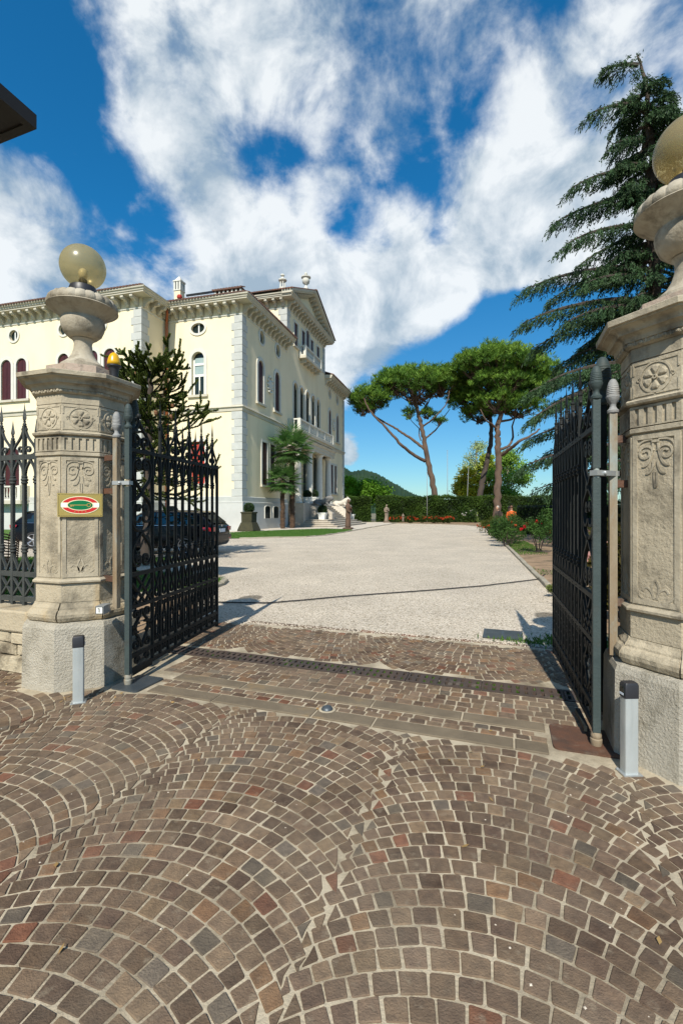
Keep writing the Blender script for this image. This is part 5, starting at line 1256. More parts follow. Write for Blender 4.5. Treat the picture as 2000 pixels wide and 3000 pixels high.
balustrade(s, [(.1, 9.15), (1.12, 9.15), (1.12, 19.85), (.1, 19.85)], 8.981, 1.05)
b = MB()
for i in range(12): b.bbox(.02, 1.1, 9.3 + i * .93, 9.5 + i * .93, 8.30, 8.499)
b.build('balcony_brackets', M['cornice'], s)
s = MB().bbox(.0, .78, 11.9, 17.1, 16.55, 16.80).build('balcony', M['cornice'], villa); balustrade(s, [(.08, 12.05), (.62, 12.05), (.62, 16.95), (.08, 16.95)], 16.801, 1.0)
for i in range(5): MB().bbox(.0, .6, 12.3 + i * 1.06, 12.55 + i * 1.06, 16.2, 16.549).build('balcony_bracket', M['cornice'], s)
s = MB().bbox(-20.4, -16.6 - 0, -WP - .85, -WP, 2.0, 2.28).build('balcony', M['cornice'], villa); balustrade(s, [(-16.8, -WP - .1), (-16.8, -WP - .7), (-20.2, -WP - .7)], 2.281, 1.12)
# coats of arms
for y in (4.95, 24.1):
    mb = MB(); mb.loft([[(d, y + .34 * q * math.cos(t), 12.05 + .5 * q * math.sin(t)) for t in [2 * math.pi * i / 16 for i in range(16)]] for d, q in ((0, 1), (.10, .95), (.16, .7))])
    for k in range(12):
        t = 2 * math.pi * k / 12; mb.lathe([(.02, -.12), (.10, -.06), (.12, 0), (.08, .07), (.02, .1)], 6, (.08, y + .42 * math.cos(t), 12.1 + .68 * math.sin(t)))
    mb.build('coat_of_arms', M['trim'], villa)
# portico, landing, steps
LZ = 2.2
MB().bbox(.161, 1.55, 9.0, 20.0, -.05, LZ - .002).build('landing', M['step'], villa)
pc = MB().lathe([(.50, 0), (.50, .14), (.42, .18), (.45, .26), (.38, .34), (.37, .5), (.36, 2.0), (.315, 4.75), (.35, 4.8), (.325, 4.9), (.44, 5.08), (.49, 5.1), (.49, 5.24)], 24)
pr0 = pc.build('column', M['trim'], villa, smooth=True, auto=35)
for i, y in enumerate((9.6, 12.9, 16.1, 19.4)):
    o = pr0 if i == 0 else dup(pr0); o.location = (.75, y, LZ - .001)
moulding([(0.02, 8.95), (1.1, 8.95), (1.1, 20.05), (0.02, 20.05)], [(-.3, 7.44), (.15, 7.44), (.15, 7.75), (.2, 7.78), (.2, 8.05), (.32, 8.15), (.36, 8.28), (-.3, 8.29)], 'entablature', M['cornice'])
stairs = empty('entrance_steps', (0, 0, 0), 0, villa)
stm = []
def step(x0, x1, y0, y1, z0, z1):
    t = MB().bbox(x0, x1, y0, y1, z1 - .055, z1).build('step', M['step'], stairs); MB().bbox(x0, x1 - .06, y0 + .06, y1 - .06, z0, z1 - .0551).build('riser', M['step'], t)
for k in range(4): step(.17, 4.95 - .42 * k, 8.5 + .42 * k, 20.5 - .42 * k, -.05 if k == 0 else .169 * k + .0005, .169 * (k + 1))
for k in range(4, 13): step(1.30, 4.95 - .42 * 4 - .215 * (k - 4), 11.6, 17.4, .169 * k + .0005, .169 * (k + 1) + (.003 if k == 12 else 0))
for y0, y1, mt in ((10.85, 11.599, 'lion'), (17.401, 18.15, 'lion_pale')):
    MB().loft([[(1.551, y, .675), (3.75, y, .675), (3.75, y, 1.25), (2.9, y, 1.95), (1.551, y, 1.95)] for y in (y1, y0)]).build('cheek_wall', M['step'] if mt == 'lion' else M['lion_pale'], stairs)
stairs.name = 'entrance_steps'
def lion(x, y, mt, lab):
    o = empty('stone_lion', villa.matrix_basis @ Vector((x, y, 1.951)), VR); tag(o, lab, 'statue', 'stone lions flanking the steps')
    mb = MB(); P = [(-.75, 0, .28), (-.45, 0, .36), (0, 0, .34), (.4, 0, .42), (.72, 0, .62), (.95, 0, .74), (1.18, 0, .66)]; mb.tube(P, [.20, .30, .27, .30, .33, .29, .15], 10); 
    for s in (-1, 1):
        mb.tube([(.55, s * .2, .35), (.75, s * .24, .12), (1.2, s * .24, .07)], [.16, .11, .08], 7); mb.tube([(-.55, s * .2, .3), (-.2, s * .3, .14), (.1, s * .3, .07)], [.2, .13, .08], 7)
        mb.tube([(.88, s * .14, .98), (.88, s * .17, 1.07)], [.07, .02], 5)
    mb.tube([(-.85, 0, .2), (-1.0, .15, .1), (-.8, .35, .06)], [.06, .045, .05], 6)
    mb.build('body', M[mt], o, smooth=True); MB().bbox(-1.0, 1.3, -.34, .34, -.0, .06).build('base', M[mt], o)
lion(2.55, 11.22, 'lion', 'dark grey stone lion on the near stair wall'); lion(2.55, 17.78, 'lion_pale', 'pale stone lion on the far stair wall')

# ---------------------------------------------------------------- cars
rnd.seed(101)
def make_car():
    root = empty('parked_car')
    # stations from tail (x=0) to nose (x=4.6): x, sill z, half width, belt z, top z of lower body
    def ring(x, zb, hw, zbelt, ztop, tw):
        half = [(0, zb), (hw * .80, zb), (hw * .955, zb + .07), (hw, zb + .25), (hw * 1.0, (zb + zbelt) / 2 + .08), (hw * .965, zbelt), (tw, ztop), (tw * .5, ztop + .012), (0, ztop + .015)]
        return [(x, y, z) for y, z in half] + [(x, -y, z) for y, z in half[-2:0:-1]]
    st = [(.0, .42, .60, .80, .86, .55), (.03, .34, .78, .88, .95, .70), (.12, .28, .87, .93, 1.0, .74), (.45, .24, .905, .95, 1.0, .75), (1.0, .22, .91, .945, .99, .76), (2.0, .21, .915, .93, .97, .77), (3.0, .21, .915, .91, .95, .77), (3.45, .21, .91, .90, .94, .76), (3.9, .22, .90, .86, .90, .72), (4.3, .24, .86, .78, .82, .66), (4.5, .28, .76, .70, .74, .55), (4.6, .38, .55, .58, .62, .4)]
    MB().loft([ring(*s) for s in st]).build('body', M['car'], root, smooth=True, auto=40)
    gh = [(.10, .99, .735, 1.00), (.32, .975, .70, 1.20), (.62, .97, .63, 1.40), (.9, .97, .61, 1.425), (1.6, .96, .60, 1.455), (2.2, .95, .60, 1.45), (2.6, .945, .60, 1.41), (3.1, .94, .66, 1.16), (3.42, .93, .70, .97)]
    def gring(x, zb, tw, zt): 
        bw = .765; f = (zt - zb) / .47; t = bw + (tw - bw) * min(1, max(0, f)); half = [(bw, zb - .03), (t + .02, zt - .05), (t - .06, zt), (0, zt + .012)]
        return [(x, y, z) for y, z in half] + [(x, -y, z) for y, z in half[-2::-1]]
    MB().loft([gring(*s) for s in gh]).build('cabin', M['car'], root, smooth=True, auto=35)
    def side_y(z): return .768 - (z - .95) * .30
    for s in (-1, 1):
        for nm, pts in (('rear_quarter_window', [(.55, 1.02), (1.18, 1.02), (1.18, 1.36), (.88, 1.35), (.72, 1.25)]), ('rear_side_window', [(1.22, 1.02), (2.0, 1.02), (2.0, 1.385), (1.22, 1.37)]), ('front_side_window', [(2.06, 1.02), (3.06, 1.01), (2.66, 1.30), (2.4, 1.375), (2.06, 1.385)])):
            MB().poly([(x, s * (side_y(z) + .004), z) for x, z in pts]).build(nm, M['car_glass'], root)
        mb = MB(); mb.tube([(.48, s * .785, .995), (1.5, s * .79, .985), (3.1, s * .785, .965)], .010, 5); mb.build('window_trim', M['chrome'], root)
        for x in (1.2, 2.2): MB().bbox(x, x + .2, *sorted((s * .905, s * .925)), .80, .83).build('door_handle', M['car'], root)
        mb = MB(); mb.loft([[(2.86, s * .80, .98), (2.98, s * .80, .98), (2.98, s * .80, 1.08), (2.86, s * .80, 1.10)], [(2.84, s * 1.0, 1.0), (2.97, s * .98, 1.0), (2.97, s * .98, 1.09), (2.84, s * 1.0, 1.12)]]); mb.build('wing_mirror', M['car'], root)
        MB().tube([(.6, s * .60, 1.44), (1.4, s * .595, 1.475), (2.3, s * .595, 1.46)], .014, 6).build('roof_rail', M['car'], root)
        mb = MB(); mb.loft([[(-.012, s * .52, .80), (-.012, s * .52, .93), (-.012, s * .80, .92), (-.012, s * .78, .78)][::s], [(.06, s * .52, .80), (.06, s * .52, .93), (.10, s * .86, .92), (.10, s * .86, .79)][::s], [(.2, s * .6, .82), (.2, s * .6, .92), (.34, s * .925, .92), (.30, s * .925, .83)][::s]]); mb.build('tail_light', M['tail'], root)
    MB().poly([(.155, -.60, 1.06), (.155, .60, 1.06), (.50, .52, 1.335), (.50, -.52, 1.335)]).build('rear_window', M['car_glass'], root)
    mb = MB(); mb.poly([(.102, -.60, 1.05), (.102, .60, 1.05), (.52, .53, 1.395), (.52, -.53, 1.395)]); mb.v = [(x - .02, y, z + .01) for x, y, z in mb.v]; mb.build('tailgate_glass', M['car_glass'], root)
    mb = MB(); mb.loft([[(.44, y, 1.40), (.60, y, 1.425), (.60, y, 1.445), (.42, y, 1.415)] for y in (.58, -.58)]); mb.build('roof_spoiler', M['car'], root)
    MB().bbox(-.016, .03, -.26, .26, .74, .86).build('number_plate', M['plate_white'], root)
    for y in (-.24, .24): MB().bbox(-.018, -.0161, y - .02, y + .02, .742, .858).build('plate_band', M['plate'], root)
    MB().lathe([(.04, 0), (.036, .01)], 14).build('badge', M['chrome'], root, loc=(.02, 0, .955)).rotation_euler = (0, R(-90), 0)
    mb = MB(); mb.loft([[(-.035, y * q, .48), (-.035, y * q, .64), (.10, y, .66), (.10, y, .46)] for y, q in ((-.86, .9), (-.4, 1), (.4, 1), (.86, .9))]); mb.build('rear_bumper', M['car'], root)
    for s in (-1, 1): MB().bbox(-.037, -.03, s * .62 - .12, s * .62 + .12, .50, .53).build('reflector', M['tail'], root)
    tyre = MB().lathe([(.20, -.10), (.27, -.112), (.315, -.10), (.325, -.06), (.325, .06), (.315, .10), (.27, .112), (.20, .10)], 28, caps=False)
    t0 = tyre.build('wheel', M['rubber'], root, smooth=True, auto=40)
    mb = MB(); mb.lathe([(.235, -.06), (.24, .10), (.225, .112), (.21, .10), (.205, -.06)], 28, caps=False)
    for k in range(5):
        for o_ in (-.10, .10):
            a = k * R(72) + o_; mb.tube([(.04 * math.cos(k * R(72)), .04 * math.sin(k * R(72)), .075), (.215 * math.cos(a), .215 * math.sin(a), .092)], [.022, .016], 6)
    mb.lathe([(.05, .05), (.05, .09), (.03, .10)], 12); mb.build('rim', M['rim'], t0, smooth=True, auto=40)
    MB().lathe([(.20, -.02), (.20, .0)], 20).build('brake_disc', M['black_plastic'], t0)
    for i, (x, s) in enumerate(((.92, 1), (.92, -1), (3.72, 1), (3.72, -1))):
        o = t0 if i == 0 else copy_tree(t0); o.parent = root; o.location = (x, s * .815, .325); o.rotation_euler = (R(-90) if s > 0 else R(90), 0, 0)
        mb = MB(); mb.lathe([(.365, -.02), (.365, .0)], 24); a = mb.build('wheel_arch', M['rubber'], root, loc=(x, s * .905, .325)); a.rotation_euler = (R(-90) if s > 0 else R(90), 0, 0)
    MB().bbox(3.43, 3.44, -.6, .6, .9, .91).build('wiper', M['rubber'], root)
    MB().poly([(3.40, -.62, .985), (3.40, .62, .985), (2.66, .52, 1.40), (2.66, -.52, 1.40)]).build('windscreen', M['car_glass'], root)
    mb = MB(); mb.loft([[(1.75, y, 1.49), (1.95, y, 1.49), (1.93, y, 1.49 + h), (1.77, y, 1.49 + h)] for y, h in ((-.34, .06), (-.2, .12), (0, .14), (.2, .12), (.34, .06))]); mb.build('roof_sign', M['mossy'], root)
    MB().bbox(1.70, 2.0, -.30, .30, 1.462, 1.489).build('sign_base', M['black_plastic'], root)
    return root
car = make_car()
ca = math.atan2(.12, -.99); car.location = (-4.07, 16.1, 0); car.rotation_euler = (0, 0, ca)
tag(car, 'black estate car with its tail showing past the open gate leaf', 'car', 'black cars parked by the villa')
c2 = copy_tree(car); c2.location = (-12.9, 19.05, 0); c2.rotation_euler = (0, 0, R(3))
tag(c2, 'black car seen through the railing left of the plaque pillar', 'car', 'black cars parked by the villa')
for ch in c2.children:
    if ch.name.startswith('roof_sign'): ch['label'] = 'dark roof sign'

# ---------------------------------------------------------------- vegetation
def rv(): return Vector((rnd.gauss(0, 1), rnd.gauss(0, 1), rnd.gauss(0, 1))).normalized()
def smooth_path(pts, n=5):
    P = [Vector(p) for p in pts]; out = []
    for i in range(len(P) - 1):
        p0, p1, p2, p3 = P[max(i - 1, 0)], P[i], P[i + 1], P[min(i + 2, len(P) - 1)]
        for k in range(n):
            t = k / n; out.append(.5 * ((2 * p1) + (p2 - p0) * t + (2 * p0 - 5 * p1 + 4 * p2 - p3) * t * t + (3 * p1 - p0 - 3 * p2 + p3) * t ** 3))
    return out + [P[-1]]
def limb(mb, pts, r0, r1, n=7, seg=5):
    p = smooth_path(pts, seg); p = [q + (rv() * r0 * .22 if 0 < i < len(p) - 1 else Vector()) for i, q in enumerate(p)]; mb.tube(p, [r0 + (r1 - r0) * i / (len(p) - 1) for i in range(len(p))], n); return p
def puff(P, D, T, c, r, n, tone, flat=.75):
    # a brush of long needles fanning up and outward from a few twig ends
    for _ in range(3):
        q = np.array(c) + nr.normal(size=3) * r * .42 * np.array([1, 1, flat]); m = n // 3
        v = nr.normal(size=(m, 3)) * .62; v[:, 2] = np.abs(v[:, 2]) * .6 + .45
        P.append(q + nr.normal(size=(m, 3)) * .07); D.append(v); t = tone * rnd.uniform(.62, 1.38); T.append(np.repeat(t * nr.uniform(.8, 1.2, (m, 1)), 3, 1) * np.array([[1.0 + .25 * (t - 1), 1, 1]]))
def stone_pine(name, lab, trunk_px, Y, r0, limbs_px, crowns, group, dark=False, density=1.0):
    base = at(*trunk_px[0], Y); root = empty(name, (base.x, base.y, 0)); tag(root, lab, 'tree', group); o3 = Vector((base.x, base.y, 0))
    def loc(px, dy=0): p = at(px[0], px[1], Y + dy); return p - o3
    mb = MB(); tp = [loc(p) for p in trunk_px]; tp[0].z = -.1
    limb(mb, tp, r0, r0 * .42, 12); m = M['bark_dark'] if dark else M['bark']
    mb.build('trunk', m, root, smooth=True)
    mb = MB()
    for L in limbs_px:
        pts = [loc(p, (dy if i else 0) * min(1, i / 2)) for i, p in enumerate(L[0]) for dy in (L[2],)]
        limb(mb, pts, L[1], L[1] * .35, 8)
    P, D, T = [], [], []
    for (x, y, rx, ry, topn) in crowns:
        c = loc((x, y)); sc = Y / FPX; RX, RZ = rx * sc, ry * sc; RY = RX * .85
        nb = int(46 * density * (rx / 60))
        for _ in range(nb):            # twigs from the hub to the shell
            a = rnd.uniform(0, 2 * math.pi); q = rnd.uniform(.35, .95); e = Vector((math.cos(a) * RX * q, math.sin(a) * RY * q, RZ * rnd.uniform(-.15, .55)))
            h = c + Vector((rnd.uniform(-.25, .25) * RX, rnd.uniform(-.2, .2) * RY, -RZ * rnd.uniform(.55, .85))); mb.tube(smooth_path([h, h.lerp(c + e, .55) + Vector((0, 0, -RZ * .12)), c + e], 3), [.085, .07, .06, .05, .04, .03, .02], 4)
        npf = int(topn * density * 1.25)
        for _ in range(npf):
            a = rnd.uniform(0, 2 * math.pi); q = math.sqrt(rnd.random()); lump = 1 + .13 * math.sin(a * 5 + x) + .10 * math.sin(a * 9 + y)
            dome = math.sqrt(max(0, 1 - q ** 2.2)); up = rnd.random()
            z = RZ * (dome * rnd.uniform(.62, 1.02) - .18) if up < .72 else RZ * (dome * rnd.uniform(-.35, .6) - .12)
            p = c + Vector((math.cos(a) * RX * q * lump, math.sin(a) * RY * q * lump, z)); puff(P, D, T, p, rnd.uniform(.50, .95) * (Y / 62), 48, 1.08 if up < .72 else .62)  # sunlit tops and shaded undersides put into the needle tint
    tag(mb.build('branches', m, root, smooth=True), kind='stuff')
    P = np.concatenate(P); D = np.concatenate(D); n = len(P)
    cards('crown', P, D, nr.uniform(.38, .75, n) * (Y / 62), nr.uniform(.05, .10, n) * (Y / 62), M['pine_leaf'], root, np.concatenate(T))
zz4 = lambda x, y: (784 + x * .325, 744.8 + y * .325)
stone_pine('umbrella_pine', 'umbrella pine leaning left with a separate low side crown, beside the villa', [zz4(*p) for p in ((682, 1395), (655, 1200), (630, 1050), (603, 940), (588, 830), (565, 720), (540, 630), (520, 540), (510, 450))], 64, .43,
    [([zz4(*p) for p in ((590, 968), (500, 915), (420, 850), (350, 770), (300, 715), (235, 650), (180, 580), (160, 520))], .24, -2), ([zz4(*p) for p in ((590, 885), (520, 830), (440, 775), (380, 735), (300, 690), (230, 640), (200, 560))], .22, 1),
     ([zz4(*p) for p in ((595, 805), (650, 760), (690, 715), (720, 660), (765, 600))], .13, 2), ([zz4(*p) for p in ((570, 725), (620, 690), (665, 650), (740, 560), (760, 470))], .13, -2), ([zz4(*p) for p in ((560, 820), (548, 780), (545, 735), (500, 690), (470, 640))], .09, 2), ([zz4(*p) for p in ((535, 640), (590, 585), (640, 500), (690, 400))], .14, 1), ([zz4(*p) for p in ((530, 590), (480, 540), (420, 470), (360, 430))], .14, -1), ([zz4(*p) for p in ((520, 560), (570, 480), (590, 380))], .13, 0)],
    [(*zz4(535, 440), 82, 52, 330), (*zz4(690, 420), 48, 40, 110), (*zz4(380, 420), 42, 34, 90), (*zz4(205, 540), 44, 35, 150), (*zz4(150, 600), 22, 20, 34), (*zz4(480, 640), 12, 12, 10), (*zz4(600, 640), 18, 12, 14), (*zz4(690, 690), 12, 10, 8)], 'umbrella pines at the end of the drive', density=1.0)
stone_pine('umbrella_pine', 'umbrella pine with dark leaning trunk, middle of the three', [zz4(*p) for p in ((958, 1396), (968, 1260), (992, 1120), (1022, 990), (1046, 880), (1056, 770), (1052, 690), (1040, 600), (1020, 520))], 66, .44,
    [([zz4(*p) for p in ((1052, 690), (990, 620), (930, 570), (860, 540))], .15, 2), ([zz4(*p) for p in ((1050, 640), (1000, 560), (940, 470))], .14, -2), ([zz4(*p) for p in ((1030, 570), (1040, 480), (1060, 400))], .13, 0)],
    [(*zz4(900, 560), 46, 34, 130), (*zz4(960, 450), 56, 42, 150), (*zz4(980, 640), 40, 26, 80), (*zz4(860, 500), 30, 28, 60)], 'umbrella pines at the end of the drive', True, .9)
stone_pine('umbrella_pine', 'tallest umbrella pine with broad crown, beside the cedar', [zz4(*p) for p in ((1093, 1400), (1098, 1280), (1106, 1120), (1110, 960), (1104, 850), (1100, 760), (1112, 680), (1128, 600), (1120, 520), (1105, 440))], 61, .50,
    [([zz4(*p) for p in ((1125, 925), (1190, 880), (1250, 830), (1330, 790), (1400, 740))], .27, -3), ([zz4(*p) for p in ((1120, 885), (1180, 860), (1210, 800), (1205, 720), (1240, 620))], .20, 2), ([zz4(*p) for p in ((1100, 745), (1060, 705), (1020, 680), (980, 600))], .16, -2), ([zz4(*p) for p in ((1125, 610), (1190, 540), (1270, 470), (1330, 420))], .2, 1),
     ([zz4(*p) for p in ((1110, 690), (1200, 670), (1290, 620), (1380, 580))], .17, 2), ([zz4(*p) for p in ((1120, 520), (1080, 430), (1010, 350), (940, 300))], .18, -1), ([zz4(*p) for p in ((1115, 480), (1140, 380), (1150, 290))], .17, 0)],
    [(*zz4(1090, 300), 96, 54, 380), (*zz4(1270, 330), 70, 46, 210), (*zz4(960, 300), 52, 40, 130), (*zz4(1130, 440), 80, 42, 170), (*zz4(1330, 480), 50, 38, 110), (*zz4(1250, 590), 56, 30, 110), (*zz4(1120, 560), 60, 30, 90), (*zz4(1400, 420), 40, 36, 90)], 'umbrella pines at the end of the drive', density=1.0)

def cedar():
    rnd.seed(5)
    Y = 20.0; o3 = Vector((13.2, Y, 0)); root = empty('cedar_tree', o3); tag(root, 'tall dark cedar with drooping layered branches behind the pillar', 'tree')
    def L(x, y, dy=0): return at(x, y, Y + dy) - o3
    top = L(1462, 128); mb = MB(); limb(mb, [(0, 0, -.1), (0, 0, 5), (.02, 0, 10), (.0, 0, 15), (-.15, 0, 18.5), (top.x, 0, top.z)], .42, .03, 10); mb.build('trunk', M['bark_dark'], root, smooth=True)
    def trunk_x(z): return 0 if z < 15 else (top.x) * (z - 15) / (top.z - 15)
    P, D, T = [], [], []; mb = MB()
    def spray(path, wid, hang, dens):
        # side twigs off a branch; each carries strands of needles that hang down and outward
        n = len(path)
        for i in range(2, n):
            t = i / (n - 1); p = path[i]; tan = (path[i] - path[i - 1]).normalized(); side = tan.cross(Vector((0, 0, 1))).normalized(); tone = rnd.uniform(.6, 1.35)
            for s in (-1, 1):
                if rnd.random() > dens: continue
                ln = wid * (1.15 - t * .8) * rnd.uniform(.5, 1.1); d = (tan * rnd.uniform(.55, 1.0) + side * s * rnd.uniform(.4, .9)).normalized(); q = p + d * ln + Vector((0, 0, -hang * ln * rnd.uniform(.2, .7)))
                m_ = max(4, int(ln / .12))
                for k in range(m_):
                    a = p.lerp(q, (k + rnd.random()) / m_); dr = (d * rnd.uniform(.5, .9) + Vector((0, 0, -rnd.uniform(.55, 1.2))) + rv() * .12).normalized(); sl = rnd.uniform(.22, .50)
                    c = int(sl / .040); f = np.linspace(0, 1, c)[:, None]; P.append(np.array(a) + f * sl * np.array(dr) + nr.normal(size=(c, 3)) * .012); D.append(np.array(dr) + nr.normal(size=(c, 3)) * .42); T.append(np.full((c, 3), tone * rnd.uniform(.8, 1.2)))
            c = 7; P.append(np.array(p) + nr.normal(size=(c, 3)) * .05); D.append(np.array(tan * .9 + Vector((0, 0, -.15))) + nr.normal(size=(c, 3)) * .35); T.append(np.full((c, 3), tone * 1.15))
    def branch(tip, z0, r, wid, hang, dens=.9, arch=.10):
        a = Vector((trunk_x(z0), 0, z0)); ln = (tip - a).length; m = a.lerp(tip, .5) + Vector((0, 0, arch * ln)); path = smooth_path([a, a.lerp(m, .5) + Vector((0, 0, arch * ln * .3)), m, m.lerp(tip, .55) + Vector((0, 0, .02 * ln)), tip], max(4, int(ln * 1.7)))
        mb.tube(path, [r * (1 - i / len(path)) + .012 for i in range(len(path))], 5); spray(path, wid, hang, dens)
    left = [(1388, 158, .1), (1352, 262, -.5), (1405, 332, -.8), (1398, 402, .6), (1440, 300, 1), (1310, 432, -.6), (1272, 512, .4), (1300, 560, -1.6), (1330, 500, 1.4), (1206, 664, -.3), (1262, 690, 1.2), (1325, 612, .8), (1345, 650, -1.6), (1200, 742, -.6), (1225, 800, .8), (1300, 740, -1.8), (1280, 840, 1.3), (1250, 880, -1.2), (1330, 800, 1.8), (1215, 900, .3),
            (1204, 1070, -.6), (1210, 1010, .6), (1222, 960, -1.4), (1260, 930, 1.4), (1300, 1000, .4), (1330, 900, -.6), (1350, 1050, .8), (1370, 960, .3)]
    for x, y, dy in left:
        tip = L(x, y, dy); ln = abs(tip.x); up = .25 + ln * rnd.uniform(.12, .3) if y < 1000 else ln * rnd.uniform(.1, .22); branch(tip, min(top.z - .4, tip.z + up), .05 + .018 * ln, .45 + .17 * ln, .5, 1.0, .07)
    z = 3.0
    while z < 19.4:                    # the rest of the tree, all round
        for _ in range(6):
            a = rnd.uniform(0, 2 * math.pi); ln = (6.4 * (1 - (z / 22.0)) ** .8 + .25) * rnd.uniform(.55, 1.0)
            if math.cos(a) < -.35: ln *= .8
            tip = Vector((math.cos(a) * ln + trunk_x(z), math.sin(a) * ln, z - ln * rnd.uniform(.12, .30))); branch(tip, z, .05 + .014 * ln, .35 + .13 * ln, .5, .62, .07)
        z += .62
    for _ in range(30):
        c = 10; p = Vector((top.x + rnd.uniform(-.1, .1), rnd.uniform(-.1, .1), top.z - rnd.uniform(0, 1.6))); P.append(np.array(p) + nr.normal(size=(c, 3)) * .1); D.append(nr.normal(size=(c, 3)) * .6 + np.array([-.5, 0, .2])); T.append(np.full((c, 3), 1.1))
    mb.build('branches', M['bark_dark'], root)
    P = np.concatenate(P); D = np.concatenate(D); n = len(P)
    cards('foliage', P, D, nr.uniform(.10, .19, n), nr.uniform(.030, .052, n), M['cedar_leaf'], root, np.concatenate(T))
cedar()

def araucaria():
    rnd.seed(11)
    Y = 13.4; b = at(338, 1174, Y); o3 = Vector((b.x, Y, 0)); root = empty('monkey_puzzle_tree', o3); tag(root, 'spiky dark monkey puzzle tree with rope-like branches behind the gate', 'tree')
    ztop = 6.1; mb = MB(); limb(mb, [(0, 0, -.05), (.02, 0, 2), (.05, 0, 4), (.1, 0, 5.4)], .17, .06, 8); mb.build('trunk', M['bark_dark'], root, smooth=True)
    ropes = MB(); P, D, T = [], [], []
    def rope(path, r):
        path = smooth_path(path, 3); n = len(path); ropes.tube(path, [r * (1 - .25 * i / n) for i in range(n)], 5)
        for i in range(n - 1):
            p, q = path[i], path[i + 1]; t = (q - p).normalized(); c = 15
            v = nr.normal(size=(c, 3)); v -= np.outer(v @ np.array(t), np.array(t)); v /= np.linalg.norm(v, axis=1, keepdims=True)
            P.append(np.array(p) + np.outer(nr.random(c), np.array(q - p)) + v * r * .7); D.append(v * .9 + np.array(t) * .9); T.append(np.repeat(nr.uniform(.7, 1.4, (c, 1)), 3, 1))
    def grow(p, d, ln, r, depth):
        pts = [p]; dd = d.copy(); m = 5
        for k in range(m):
            dd = (dd + Vector((0, 0, (-.10, -.02, .08, .20, .26)[k])) + rv() * .10).normalized(); pts.append(pts[-1] + dd * ln / m)
        rope(pts, r)
        if depth:
            for k in range(3):
                i = rnd.randint(1, m); t0 = (pts[min(i + 1, m)] - pts[i - 1]).normalized(); s = rv(); s.z *= .5; s = (s - t0 * s.dot(t0)).normalized(); nd = (t0 * .9 + s * .62 + Vector((0, 0, .10))).normalized(); grow(pts[i], nd, ln * rnd.uniform(.40, .62), r * .95, depth - 1)
    z = 2.0
    while z < ztop - .5:
        t = (z - 2.0) / (ztop - 2.0); R_ = 1.50 * (1 - .52 * t ** 1.7)
        for k in range(8):
            a = k * .785 + rnd.uniform(-.3, .3) + z; dr = Vector((math.cos(a), math.sin(a), -.12 + .75 * t)).normalized(); grow(Vector((.03 * z / 2, 0, z)), dr, R_ * rnd.uniform(.72, 1.02), .021, 2 if k % 2 or t > .4 else 1)
        z += .34
    for k in range(7): a = k * .9; grow(Vector((.1, 0, 5.2)), Vector((math.cos(a) * .8, math.sin(a) * .8, .8)).normalized(), .62, .021, 2)
    ropes.build('branches', M['araucaria_leaf'], root)
    P = np.concatenate(P); D = np.concatenate(D); n = len(P); cards('scale_leaves', P, D, nr.uniform(.022, .04, n), nr.uniform(.014, .022, n), M['araucaria_leaf'], root, np.concatenate(T))
    for _ in range(16):
        a = rnd.uniform(0, 6.28); q = rnd.uniform(.4, 1.2); p = (math.cos(a) * q, math.sin(a) * q, rnd.uniform(3.6, 5.6)); MB().lathe([(.01, -.07), (.045, -.04), (.05, .02), (.03, .07), (.005, .09)], 8, p).build('seed_cone', M['wicker'], root)
araucaria()

